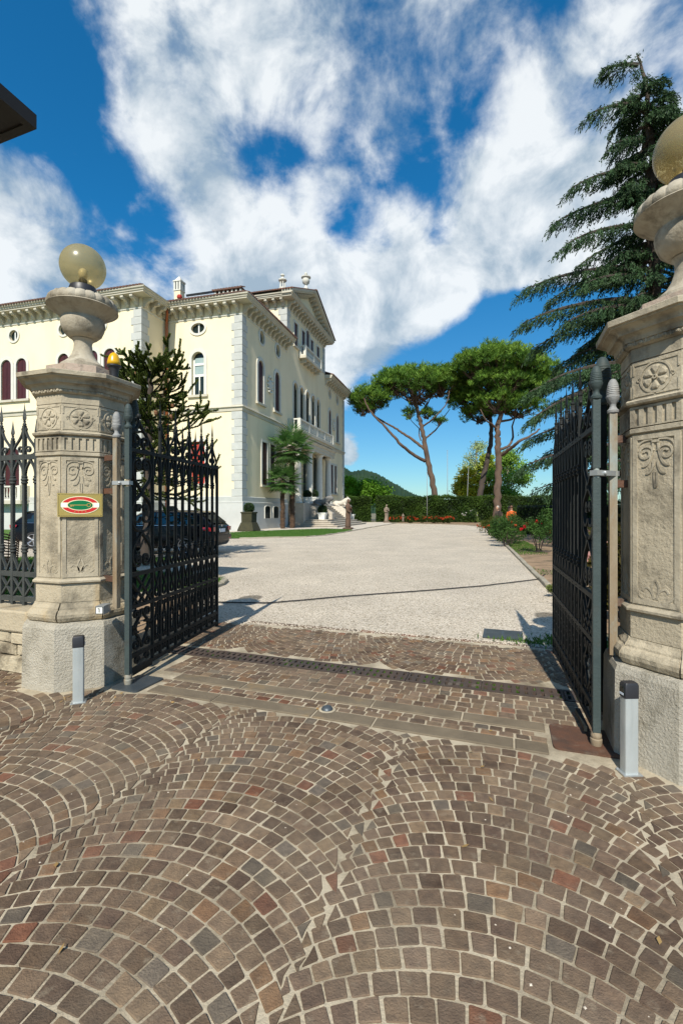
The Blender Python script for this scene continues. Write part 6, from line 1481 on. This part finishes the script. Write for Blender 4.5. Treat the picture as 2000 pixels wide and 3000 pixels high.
def palm(px, by, cy, Y, rl, lab, r0=.17):
    b = at(px, 1174, Y); root = empty('fan_palm', (b.x, Y, 0)); tag(root, lab, 'palm', 'fan palms before the villa'); zc = EYE - (cy - 1174) / FPX * Y
    mb = MB(); n = 26; mb.tube([(.03 * math.sin(i * .7), .02 * math.cos(i), zc * i / n - .05) for i in range(n + 1)], [r0 * (1.0 + .16 * (i % 2) - .12 * i / n) for i in range(n + 1)], 10); mb.build('trunk', M['bark_palm'], root)
    P, D, T = [], [], []; m = int(zc * 60)
    for _ in range(m):
        a = rnd.uniform(0, 6.28); z = rnd.uniform(.1, zc); P.append([(math.cos(a) * r0 * .95, math.sin(a) * r0 * .95, z)]); D.append([(math.cos(a) * .5, math.sin(a) * .5, .8)])
    cards('leaf_bases', np.concatenate(P), np.concatenate(D), .16, .05, M['bark_palm'], root)['kind'] = 'stuff'
    mbs = MB(); P, D, T, UPS = [], [], [], []
    for k in range(32):
        a = k * 2.399; el = R(78 - 118 * (k / 31) ** .85) ; d = Vector((math.cos(a) * math.cos(el), math.sin(a) * math.cos(el), math.sin(el))); o = Vector((0, 0, zc)); L_ = rl * rnd.uniform(.45, .68)
        h = o + d * L_ + Vector((0, 0, -.06 * L_)); mbs.tube(smooth_path([o, o + d * L_ * .5 + Vector((0, 0, .03)), h], 3), .012, 4)
        fw = (h - o).normalized(); sd_ = fw.cross(Vector((0, 0, 1))); sd_ = sd_.normalized() if sd_.length > .05 else Vector((1, 0, 0)); nrm = sd_.cross(fw); lf_ = rl * rnd.uniform(.42, .55); tone = rnd.uniform(.65, 1.4)
        for j in range(32):
            UPS.append(nrm); b_ = R(-132 + 264 * j / 31); dv = fw * math.cos(b_) + sd_ * math.sin(b_) + nrm * .10 + Vector((0, 0, -.22 * abs(math.sin(b_)) - .10)); P.append(h); D.append(dv); T.append((tone * rnd.uniform(.85, 1.15),) * 3)
    mbs.build('leaf_stalks', M['palm_leaf'], root); n = len(P); cards('fan_leaves', np.array(P), np.array(D), nr.uniform(.75, 1.05, n) * rl * .54, rl * .036, M['palm_leaf'], root, np.array(T), np.array([tuple(u) for u in UPS]))
    # skirt of dead leaves
    P = nr.normal(size=(160, 3)) * np.array([.12, .12, .18]) + np.array([0, 0, zc - .35]); D = nr.normal(size=(160, 3)) * .5 + np.array([0, 0, -.6]); cards('dead_leaves', P, D, rl * .3, .05, M['bark_palm'], root)
palm(649, 1214, 1102, 39.0, 1.75, 'shorter fan palm beside the corner planter'); palm(671, 1213, 1030, 40.0, 2.25, 'taller fan palm in front of the balcony', .2)

def ball_topiary(parent, z, r, n=1500):
    v = nr.normal(size=(n, 3)); v /= np.linalg.norm(v, axis=1, keepdims=True); P = v * r * nr.uniform(.84, 1.0, (n, 1)) + np.array([0, 0, z]); D = v + nr.normal(size=(n, 3)) * .8
    cards('clipped_ball', P, D, r * .16, r * .12, M['box_leaf'], parent, np.repeat(nr.uniform(.6, 1.3, (n, 1)), 3, 1)); MB().lathe([(r * .86 * math.sin(t), z - r * .86 * math.cos(t)) for t in [R(4 + 172 * i / 10) for i in range(11)]], 14).build('ball_core', M['box_leaf'], parent, smooth=True)
def sq(mb, prof, c=(0, 0)): return mb.loft([[(c[0] + a * r, c[1] + b * r, z) for a, b in ((-1, -1), (1, -1), (1, 1), (-1, 1))] for r, z in prof])
p = gp(572, 1220); root = empty('pedestal_planter', (p[0], p[1], 0), VR); tag(root, 'mossy stone pedestal planter with clipped ball at the villa corner', 'planter')
sq(MB(), [(.62, -.05), (.62, .10), (.44, .62), (.42, .64)]).build('foot', M['mossy'], root); sq(MB(), [(.40, .641), (.41, 1.28), (.45, 1.30), (.46, 1.38), (.40, 1.40)]).build('box', M['mossy'], root); sq(MB(), [(.20, .85), (.20, 1.12)]).build('relief', M['mossy'], root); ball_topiary(root, 1.68, .38)
def pot(loc, lab, r=.36, hb=.42, s=1.0):
    root = empty('white_pot', loc, VR); tag(root, lab, 'potted plant', 'white pots with clipped balls on the steps'); root.scale = (s, s, s)
    sq(MB(), [(.26, 0), (.27, .05), (.25, .06), (.33, .50), (.37, .52), (.37, .60), (.31, .60)]).build('pot', M['white'], root); ball_topiary(root, .86, hb)
def vloc(x, y, z): v = villa.matrix_basis @ Vector((x, y, z)); return (v.x, v.y, v.z)
pot(vloc(3.0, 10.2, .677), 'white square pot with clipped ball on the lower steps near the bronze-brown statue', s=1.05)
pot(vloc(1.15, 11.2, 2.20), 'clipped ball in white pot on the landing behind the dark lion')
pot(vloc(1.15, 13.2, 2.20), 'clipped ball in tall white pot between the columns on the landing', s=1.1)
pot(vloc(3.4, 19.6, .509), 'low white pot with flat green plant on the far end of the steps', hb=.34)

# statues
def robed(name, loc, rz, h, mat, lab, head_side=0.0):
    root = empty(name, loc, rz); tag(root, lab, 'statue'); root.scale = (h, h, h)      # modelled 1 m tall
    mb = MB(); n = 16; rings = []
    for r, z, ox in ((.115, .0, 0), (.12, .05, 0), (.105, .2, .004), (.10, .34, .012), (.105, .46, .015), (.09, .56, .008), (.095, .64, .0), (.11, .72, -.004), (.105, .79, -.004), (.06, .83, 0), (.035, .855, .004), (.034, .87, .006)):
        rings.append([(ox + r * (1 + .10 * math.sin(5 * t + z * 9)) * math.cos(t) * 1.1, r * (1 + .08 * math.cos(7 * t)) * math.sin(t) * .82, z) for t in [2 * math.pi * i / n for i in range(n)]])
    mb.loft(rings); mb.loft([[(.006 + head_side * .0 + .05 * q * math.cos(t) * .92, -.01 + .058 * q * math.sin(t), z) for t in [2 * math.pi * i / 12 for i in range(12)]] for z, q in ((.858, .45), (.88, .82), (.915, 1.0), (.955, .95), (.985, .65), (1.0, .2))])
    mb.tube(smooth_path([(.105, 0, .785), (.135, -.03, .66), (.115, -.07, .60), (.03, -.115, .66), (-.03, -.11, .70)], 4), [.036] * 4 + [.031] * 8 + [.024] * 5, 8); mb.tube(smooth_path([(-.105, 0, .785), (-.135, -.02, .66), (-.12, -.05, .57), (-.04, -.11, .56), (.02, -.12, .55)], 4), [.036] * 4 + [.031] * 8 + [.024] * 5, 8)
    mb.tube([(0, -.075, .92), (0, -.082, .90)], [.012, .014], 6); mb.build('figure', mat, root, smooth=True)
    sq(MB(), [(.14, -.07), (.15, -.02), (.13, .0)]).build('base', mat, root)
p = gp(799, 1216); robed('garden_statue', (p[0], p[1], .16), R(70), 2.25, M['statue'], 'brown weathered standing statue on the walk before the steps')
p = gp(887, 1200.5); robed('garden_statue', (p[0], p[1], .15), R(20), 2.15, M['statue_pale'], 'mottled grey standing statue against the hedge')
p = at(925, 1195, 56); robed('cherub_statue', (p.x, p.y, .30), 0, .9, M['statue_pale'], 'small pale statue among the red roses')

# people behind the roses
def person(loc, rz, h, shirt, trousers, hair, lab, bend=0.0, skin=(.42, .24, .16)):
    root = empty('person', loc, rz); tag(root, lab, 'person', 'people by the pines'); root.scale = (h,) * 3
    m = bpy.data.materials.new('person clothing'); m.use_nodes = True; nt = m.node_tree; b = nt.nodes['Principled BSDF']; b.inputs['Roughness'].default_value = .8
    tc = nt.nodes.new('ShaderNodeTexCoord'); sp = nt.nodes.new('ShaderNodeSeparateXYZ'); cr = nt.nodes.new('ShaderNodeValToRGB'); cr.color_ramp.interpolation = 'CONSTANT'
    nt.links.new(tc.outputs['Object'], sp.inputs[0]); nt.links.new(sp.outputs[2], cr.inputs[0]); nt.links.new(cr.outputs[0], b.inputs['Base Color'])
    e = cr.color_ramp.elements; e[0].position = 0; e[0].color = (.03, .03, .03, 1); e[1].position = .045; e[1].color = (*trousers, 1)
    for ps, c in ((.50, shirt), (.835, skin)): k = e.new(ps); k.color = (*c, 1)
    mb = MB(); rings = []
    for z, rx, ry, oy in ((.47, .085, .06, 0), (.53, .098, .068, 0), (.60, .088, .06, 0), (.70, .102, .066, 0), (.77, .112, .062, .004), (.81, .095, .05, .006), (.835, .04, .036, .006), (.865, .033, .033, .0)):
        rings.append([(rx * math.cos(t), oy - bend * max(0, z - .5) + ry * math.sin(t), z) for t in [2 * math.pi * i / 14 for i in range(14)]])
    mb.loft(rings)
    hb = -bend * .42
    mb.loft([[(.043 * q * math.cos(t), hb - .006 + .052 * q * math.sin(t), z) for t in [2 * math.pi * i / 12 for i in range(12)]] for z, q in ((.862, .5), (.885, .85), (.92, 1.0), (.955, .97), (.985, .7), (1.0, .2))])
    mb.tube([(0, hb - .056, .925), (0, hb - .068, .912)], [.007, .009], 6)
    for s in (-1, 1):
        mb.tube(smooth_path([(s * .055, 0, .50), (s * .058, -.008, .28), (s * .06, .008, .04)], 4), [.062, .058, .052, .047, .045, .043, .038, .033, .028], 9); mb.tube([(s * .06, .02, .022), (s * .065, -.09, .016)], [.03, .022], 7)
        mb.tube(smooth_path([(s * .105, -bend * .28, .795), (s * .135, -bend * .2, .66), (s * .125, -.05 - bend * .2, .52)], 4), [.036, .033, .031, .029, .027, .025, .022, .020, .017], 8)
        for f in range(5): mb.tube([(s * .125, -.05 - bend * .2, .52), (s * (.115 + .006 * f), -.058 + .007 * f - bend * .2, .478 + .006 * abs(f - 2)), (s * (.112 + .006 * f), -.062 + .007 * f - bend * .2, .462 + .006 * abs(f - 2))], [.009, .007, .005], 5)
    mb.build('body', m, root, smooth=True)
    hm = mk('hair', hair, None, rough=.6); hmb = MB(); hmb.loft([[(.047 * q * math.cos(t), hb + .004 + .055 * q * math.sin(t), z) for t in [2 * math.pi * i / 12 for i in range(12)]] for z, q in ((.925, 1.0), (.958, 1.02), (.99, .74), (1.006, .2))]); hmb.build('hair', hm, root, smooth=True)
person((9.42, 26.1, 0), R(150), 1.76, (.55, .10, .01), (.05, .05, .06), (.10, .045, .02), 'person in an orange shirt seen from behind the roses')
person((9.62, 27.2, 0), R(100), 1.74, (.05, .05, .035), (.04, .04, .05), (.06, .04, .03), 'person in dark clothes next to the orange shirt', .12)
person((9.05, 26.9, 0), R(-60), 1.76, (.09, .065, .05), (.04, .04, .05), (.45, .40, .34), 'fair-haired person in brown top beside the pine trunk', .25)

# hedge, roses, shrubs
def leafy_box(name, a, b, th, h, lab, mat, n, leaf=.22, group=None, tone=1.0):
    a, b = Vector((*a, 0)), Vector((*b, 0)); L_ = (b - a).length; ang = math.atan2(b.y - a.y, b.x - a.x); root = empty(name, (a.x, a.y, 0), ang); tag(root, lab, 'hedge', group)
    mb = MB(); nx = max(4, int(L_)); xs = [L_ * i / nx for i in range(nx + 1)]
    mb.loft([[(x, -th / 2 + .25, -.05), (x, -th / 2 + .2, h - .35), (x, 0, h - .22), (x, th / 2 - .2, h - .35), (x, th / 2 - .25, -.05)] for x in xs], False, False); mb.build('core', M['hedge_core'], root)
    k = nr.random(n); x = nr.random(n) * L_; top = k < .3; y = np.where(top, nr.uniform(-th / 2, th / 2, n), -th / 2 + nr.random(n) * .22 - .1 * np.sin(x * 1.7)); z = np.where(top, h + .10 * np.sin(x * .9) + .06 * np.sin(x * 2.7 + 1) + nr.normal(size=n) * .09, nr.random(n) * h)
    y += .12 * np.sin(x * 2.3 + z * 2.1); D = nr.normal(size=(n, 3)) * .6 + np.where(top, 1, 0)[:, None] * np.array([0, -.2, .8]) + np.where(top, 0, 1)[:, None] * np.array([0, -.8, -.15])
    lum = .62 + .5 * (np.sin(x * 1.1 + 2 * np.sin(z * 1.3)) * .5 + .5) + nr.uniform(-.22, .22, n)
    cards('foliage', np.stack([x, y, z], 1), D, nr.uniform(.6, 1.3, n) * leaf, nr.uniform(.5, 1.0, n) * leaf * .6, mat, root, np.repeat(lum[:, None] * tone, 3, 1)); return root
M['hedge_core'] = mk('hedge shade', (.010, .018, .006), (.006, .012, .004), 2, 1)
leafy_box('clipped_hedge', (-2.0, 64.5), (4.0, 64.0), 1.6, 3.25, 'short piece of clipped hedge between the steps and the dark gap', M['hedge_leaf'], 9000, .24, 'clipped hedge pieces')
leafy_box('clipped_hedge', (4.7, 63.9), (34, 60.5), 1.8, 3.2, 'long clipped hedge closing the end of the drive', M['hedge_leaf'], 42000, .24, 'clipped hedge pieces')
def bush(name, c, rx, rz, h0, mat, n, leaf, lab, cat='shrub', group=None, fl=None, stems=True, tone=1.0, tcol=(1, 1, 1)):
    root = empty(name, (c[0], c[1], 0)); tag(root, lab, cat, group); P, D, T = [], [], []
    nc = max(6, int(n / 130))
    for _ in range(nc):
        v = rv(); q = rnd.uniform(.45, 1.0); cc = Vector((v.x * rx * q, v.y * rx * q * .9, h0 + rz + v.z * rz * q)); rr = rx * rnd.uniform(.22, .40); m = n // nc
        u = nr.normal(size=(m, 3)); u /= np.linalg.norm(u, axis=1, keepdims=True); P.append(np.array(cc) + u * rr * nr.uniform(.3, 1, (m, 1))); D.append(u + nr.normal(size=(m, 3)) * .7 + np.array([0, 0, .2])); T.append(np.repeat(rnd.uniform(.7, 1.25) * nr.uniform(.8, 1.2, (m, 1)), 3, 1) * tone * np.array(tcol))
    P = np.concatenate(P); D = np.concatenate(D); P[:, 2] = np.maximum(P[:, 2], .03)
    cards('foliage', P, D, nr.uniform(.6, 1.2, len(P)) * leaf, nr.uniform(.5, .9, len(P)) * leaf * .62, mat, root, np.concatenate(T))
    if stems:
        mb = MB()
        for k in range(7): a = k * .9; mb.tube(smooth_path([(.05 * math.cos(a), .05 * math.sin(a), -.03), (.2 * rx * math.cos(a), .2 * rx * math.sin(a), h0 * .7 + .08), (.5 * rx * math.cos(a), .5 * rx * math.sin(a), h0 + rz)], 3), [.018, .016, .015, .014, .012, .010, .008], 5)
        mb.build('stems', M['bark_dark'], root)
    if fl:
        col, m, r = fl; k0 = None
        for i in range(m):
            v = rv(); v.z = abs(v.z) * .9 - .2; p = Vector((v.x * rx * 1.02, v.y * rx * .95 - .04, h0 + rz + v.z * rz * 1.05)); n2 = 16; P2 = np.repeat(np.array([p]), n2, 0) + nr.normal(size=(n2, 3)) * r * .22; u = nr.normal(size=(n2, 3)); f = rnd.uniform(.75, 1.1)
            o = cards('bloom', P2, u, r * .95, r * .9, M['flower'], root, np.array([[c_ * f for c_ in col]] * n2))
    return root
RED, ORG, PNK, WHT = (.55, .012, .02), (.50, .07, .02), (.62, .34, .30), (.72, .70, .62)
rose = [((6.95, 16.6), .62, .46, .30, RED, 9, 'nearest rose bush with scarlet blooms beside the drive'), ((6.75, 19.3), .62, .48, .18, ORG, 4, 'second rose bush from the gate, few orange blooms'), ((7.4, 20.6), .72, .52, .2, ORG, 3, 'leafy rose bush behind the scarlet one, hardly in bloom'), ((7.6, 22.4), .66, .5, .16, ORG, 5, 'third rose bush along the kerb, below the orange shirt'),
        ((8.25, 24.8), .62, .46, .1, ORG, 9, 'fourth rose bush along the kerb with reddish shoots'), ((9.0, 28.0), .66, .42, .1, ORG, 12, 'orange-leaved rose bush before the pine trunk'), ((9.9, 31.5), .8, .42, .1, ORG, 12, 'far rose bush with orange shoots where the kerb turns'), ((8.6, 19.0), .8, .62, .3, RED, 2, 'tall green rose bush standing off the kerb, near the cedar')]
for c, rx, rz, h0, col, m, lab in rose: bush('rose_bush', c, rx, rz, h0, M['rose_leaf'], 2300, .085, lab, 'rose bush', 'rose bushes along the drive', (col, m, .062), tcol=(1.5, .9, .7) if 'orange-leaved' in lab or 'shoots' in lab else (1, 1, 1))
for i, x in enumerate((6.6, 8.2, 9.8, 11.3, 12.6)):
    bush('rose_bush', (x, 57.2 - .25 * i), .85, .42, .12, M['rose_leaf'], 1300, .15, ['leftmost low orange rose bush against the far hedge', 'second low orange rose bush against the far hedge', 'middle low orange rose bush against the far hedge', 'fourth low orange rose bush against the far hedge', 'low orange rose bush at the foot of the leaning pine'][i], 'rose bush', 'low roses before the far hedge', (ORG, 26, .10), stems=False, tone=.8, tcol=(1.2, .9, .7))
bush('rose_bush', (15.9, 58.5), .9, .8, .3, M['rose_leaf'], 1600, .16, 'rose bush with white blooms between two flagpoles', 'rose bush', 'low roses before the far hedge', (WHT, 12, .09), stems=False, tone=.7)
bush('young_shrub', (17.2, 60.0), .5, .7, .1, M['pale_leaf'], 900, .14, 'small yellow-green shrub at the foot of the right flagpole', stems=False)
bush('hydrangea', (3.75, 6.2), .62, .55, .12, M['rose_leaf'], 2400, .11, 'hydrangea with cream and pink heads behind the gate leaf', 'hydrangea', None, (PNK, 26, .085), tone=.55, tcol=(1.9, .75, .45))
bush('hydrangea', (4.3, 7.4), .8, .6, .15, M['rose_leaf'], 2400, .11, 'larger dark hydrangea further behind the same gate leaf', 'hydrangea', None, (PNK, 14, .085), tone=.45, tcol=(1.7, .8, .5))
bush('golden_thyme', (3.62, 7.9), .16, .11, .03, M['pale_leaf'], 900, .03, 'small golden green clump at the kerb end', stems=False, tone=.55)
bush('dark_shrub', (13.5, 17.0), 1.8, 1.1, .1, M['cedar_leaf'], 5000, .16, 'low dark shrub under the cedar')
bush('dark_shrub', (10.6, 15.2), 1.3, .8, .1, M['cedar_leaf'], 4000, .14, 'rounded dark shrub between the cedar and the roses')
leafy_box('shade_toned_hedge', (11.4, 30.5), (30, 22.0), 1.6, 2.05, 'dark shaded hedge behind the roses, under the cedar', M['hedge_leaf'], 16000, .15, None, .45)  # low tone puts the cedar's shade into the leaf colour
# trees beyond the hedge
def airy(name, lab, px, y0, y1, Y, rx, mat, n, leaf, tone, trunk='bark_pale', lobes=9, tcol=(1, 1, 1)):
    b = at(px, 1174, Y); root = empty(name, (b.x, Y, 0)); tag(root, lab, 'tree', 'trees beyond the hedge'); sc = Y / FPX; zt = EYE + (1174 - y0) * sc; zb = EYE + (1174 - y1) * sc; RX = rx * sc; mb = MB(); limb(mb, [(0, 0, -.2), (.1, 0, zb), (0, 0, (zb + zt) / 2), (.2, 0, zt - .5)], .28, .05, 7)
    P, D, T = [], [], []
    for _ in range(lobes * 4):
        z = rnd.uniform(zb, zt); f = math.sin(math.pi * min(1, max(.02, (z - zb) / (zt - zb) * .86 + .1))) ** .7; a = rnd.uniform(0, 6.28); q = math.sqrt(rnd.random()) * f; c = Vector((math.cos(a) * RX * q, math.sin(a) * RX * q, z)); m = n // (lobes * 4)
        mb.tube([(0, 0, max(1, z - 2.2)), c * .5 + Vector((0, 0, z * .5 - .5)), c], [.07, .045, .015], 4)
        P.append(np.array(c) + nr.normal(size=(m, 3)) * np.array([.22, .22, .16]) * RX); D.append(nr.normal(size=(m, 3)) + np.array([0, 0, -.2])); T.append(np.repeat(rnd.uniform(.75, 1.25) * nr.uniform(.8, 1.2, (m, 1)), 3, 1) * tone * np.array(tcol))
    mb.build('trunk', M[trunk], root); cards('crown', np.concatenate(P), np.concatenate(D), leaf, leaf * .7, mat, root, np.concatenate(T))
airy('birch_tree', 'pale sparse tree behind the dark leaning pine trunk', 1092, 1020, 1130, 84, 34, M['pale_leaf'], 4600, .30, 1.1, tcol=(1.15, 1.1, 1.7))
airy('maple_tree', 'yellowing tree low behind the hedge, left of the pine trunks', 1072, 1080, 1150, 80, 26, M['pale_leaf'], 6500, .36, 1.1, tcol=(1.7, 1.15, .3))
airy('maple_tree', 'yellow green tree between the two right pine trunks', 1118, 1050, 1150, 82, 26, M['pale_leaf'], 6500, .36, 1.0, tcol=(1.2, 1.1, .4))
airy('poplar_tree', 'light green poplar right of the tallest pine trunk', 1166, 1040, 1150, 78, 40, M['pale_leaf'], 12000, .30, 1.0, tcol=(.75, 1.0, .5))
airy('hazel_tree', 'bright green hazel above the hedge next to the villa', 800, 1098, 1145, 72, 18, M['pale_leaf'], 4200, .32, 1.15, tcol=(.62, 1.0, .22), trunk='bark_dark')
airy('lime_tree', 'green tree above the hedge below the hill', 845, 1112, 1150, 74, 42, M['pale_leaf'], 11000, .32, .8, tcol=(.6, 1.0, .25), trunk='bark_dark')
# flagpoles
for px, y0, y1, d, lab, tilt in ((980.3, 1086, 1180, 62, 'thin grey flagpole just left of the leaning pine trunk', 0), (1027, 1036, 1197, 63, 'tallest thin grey flagpole, between the pines', 0), (1078, 1074, 1197, 63, 'slightly leaning grey flagpole beside the dark pine trunk', .05)):
    b = at(px, 1174, d); root = empty('flagpole', (b.x - (.45 if tilt else 0), d, 0)); tag(root, lab, 'flagpole', 'bare flagpoles'); zt = EYE + (1174 - y0) / FPX * d
    MB().tube([(0, 0, 0), (tilt * zt * .8, 0, zt)], [.05, .028], 8).build('mast', M['iron_pale'], root, smooth=True); MB().lathe([(.01, 0), (.06, .03), (.06, .07), (.01, .11)], 8, (tilt * zt * .8, 0, zt)).build('cap', M['iron_pale'], root)
# wicker armchair seen through the railing
root = empty('wicker_chair', (-6.75, 9.3, .06), R(60)); tag(root, 'brown wicker armchair behind the railing at the left edge', 'chair')
mb = MB(); mb.lathe([(.27, .38), (.30, .40), (.30, .44), (.02, .46)], 18); mb.build('seat', M['wicker'], root)
for x, y in ((.22, .22), (-.22, .22), (.22, -.22), (-.22, -.22)): MB().tube([(x, y, 0), (x * .95, y * .95, .4)], .022, 6).build('leg', M['wicker'], root)
mb = MB()
for h in np.linspace(.46, .95, 9): mb.tube([((.30 + .03 * (h - .4)) * math.cos(t), (.30 + .03 * (h - .4)) * math.sin(t), h - .22 * (1 - math.sin(t)) * (h - .4)) for t in [R(-15 + 210 * i / 14) for i in range(15)]], .014, 5)
for t in [R(-15 + 210 * i / 12) for i in range(13)]: mb.tube([(.29 * math.cos(t), .29 * math.sin(t), .43), (.32 * math.cos(t), .32 * math.sin(t), .95 - .12 * (1 - math.sin(t)))], .010, 5)
mb.build('backrest', M['wicker'], root)
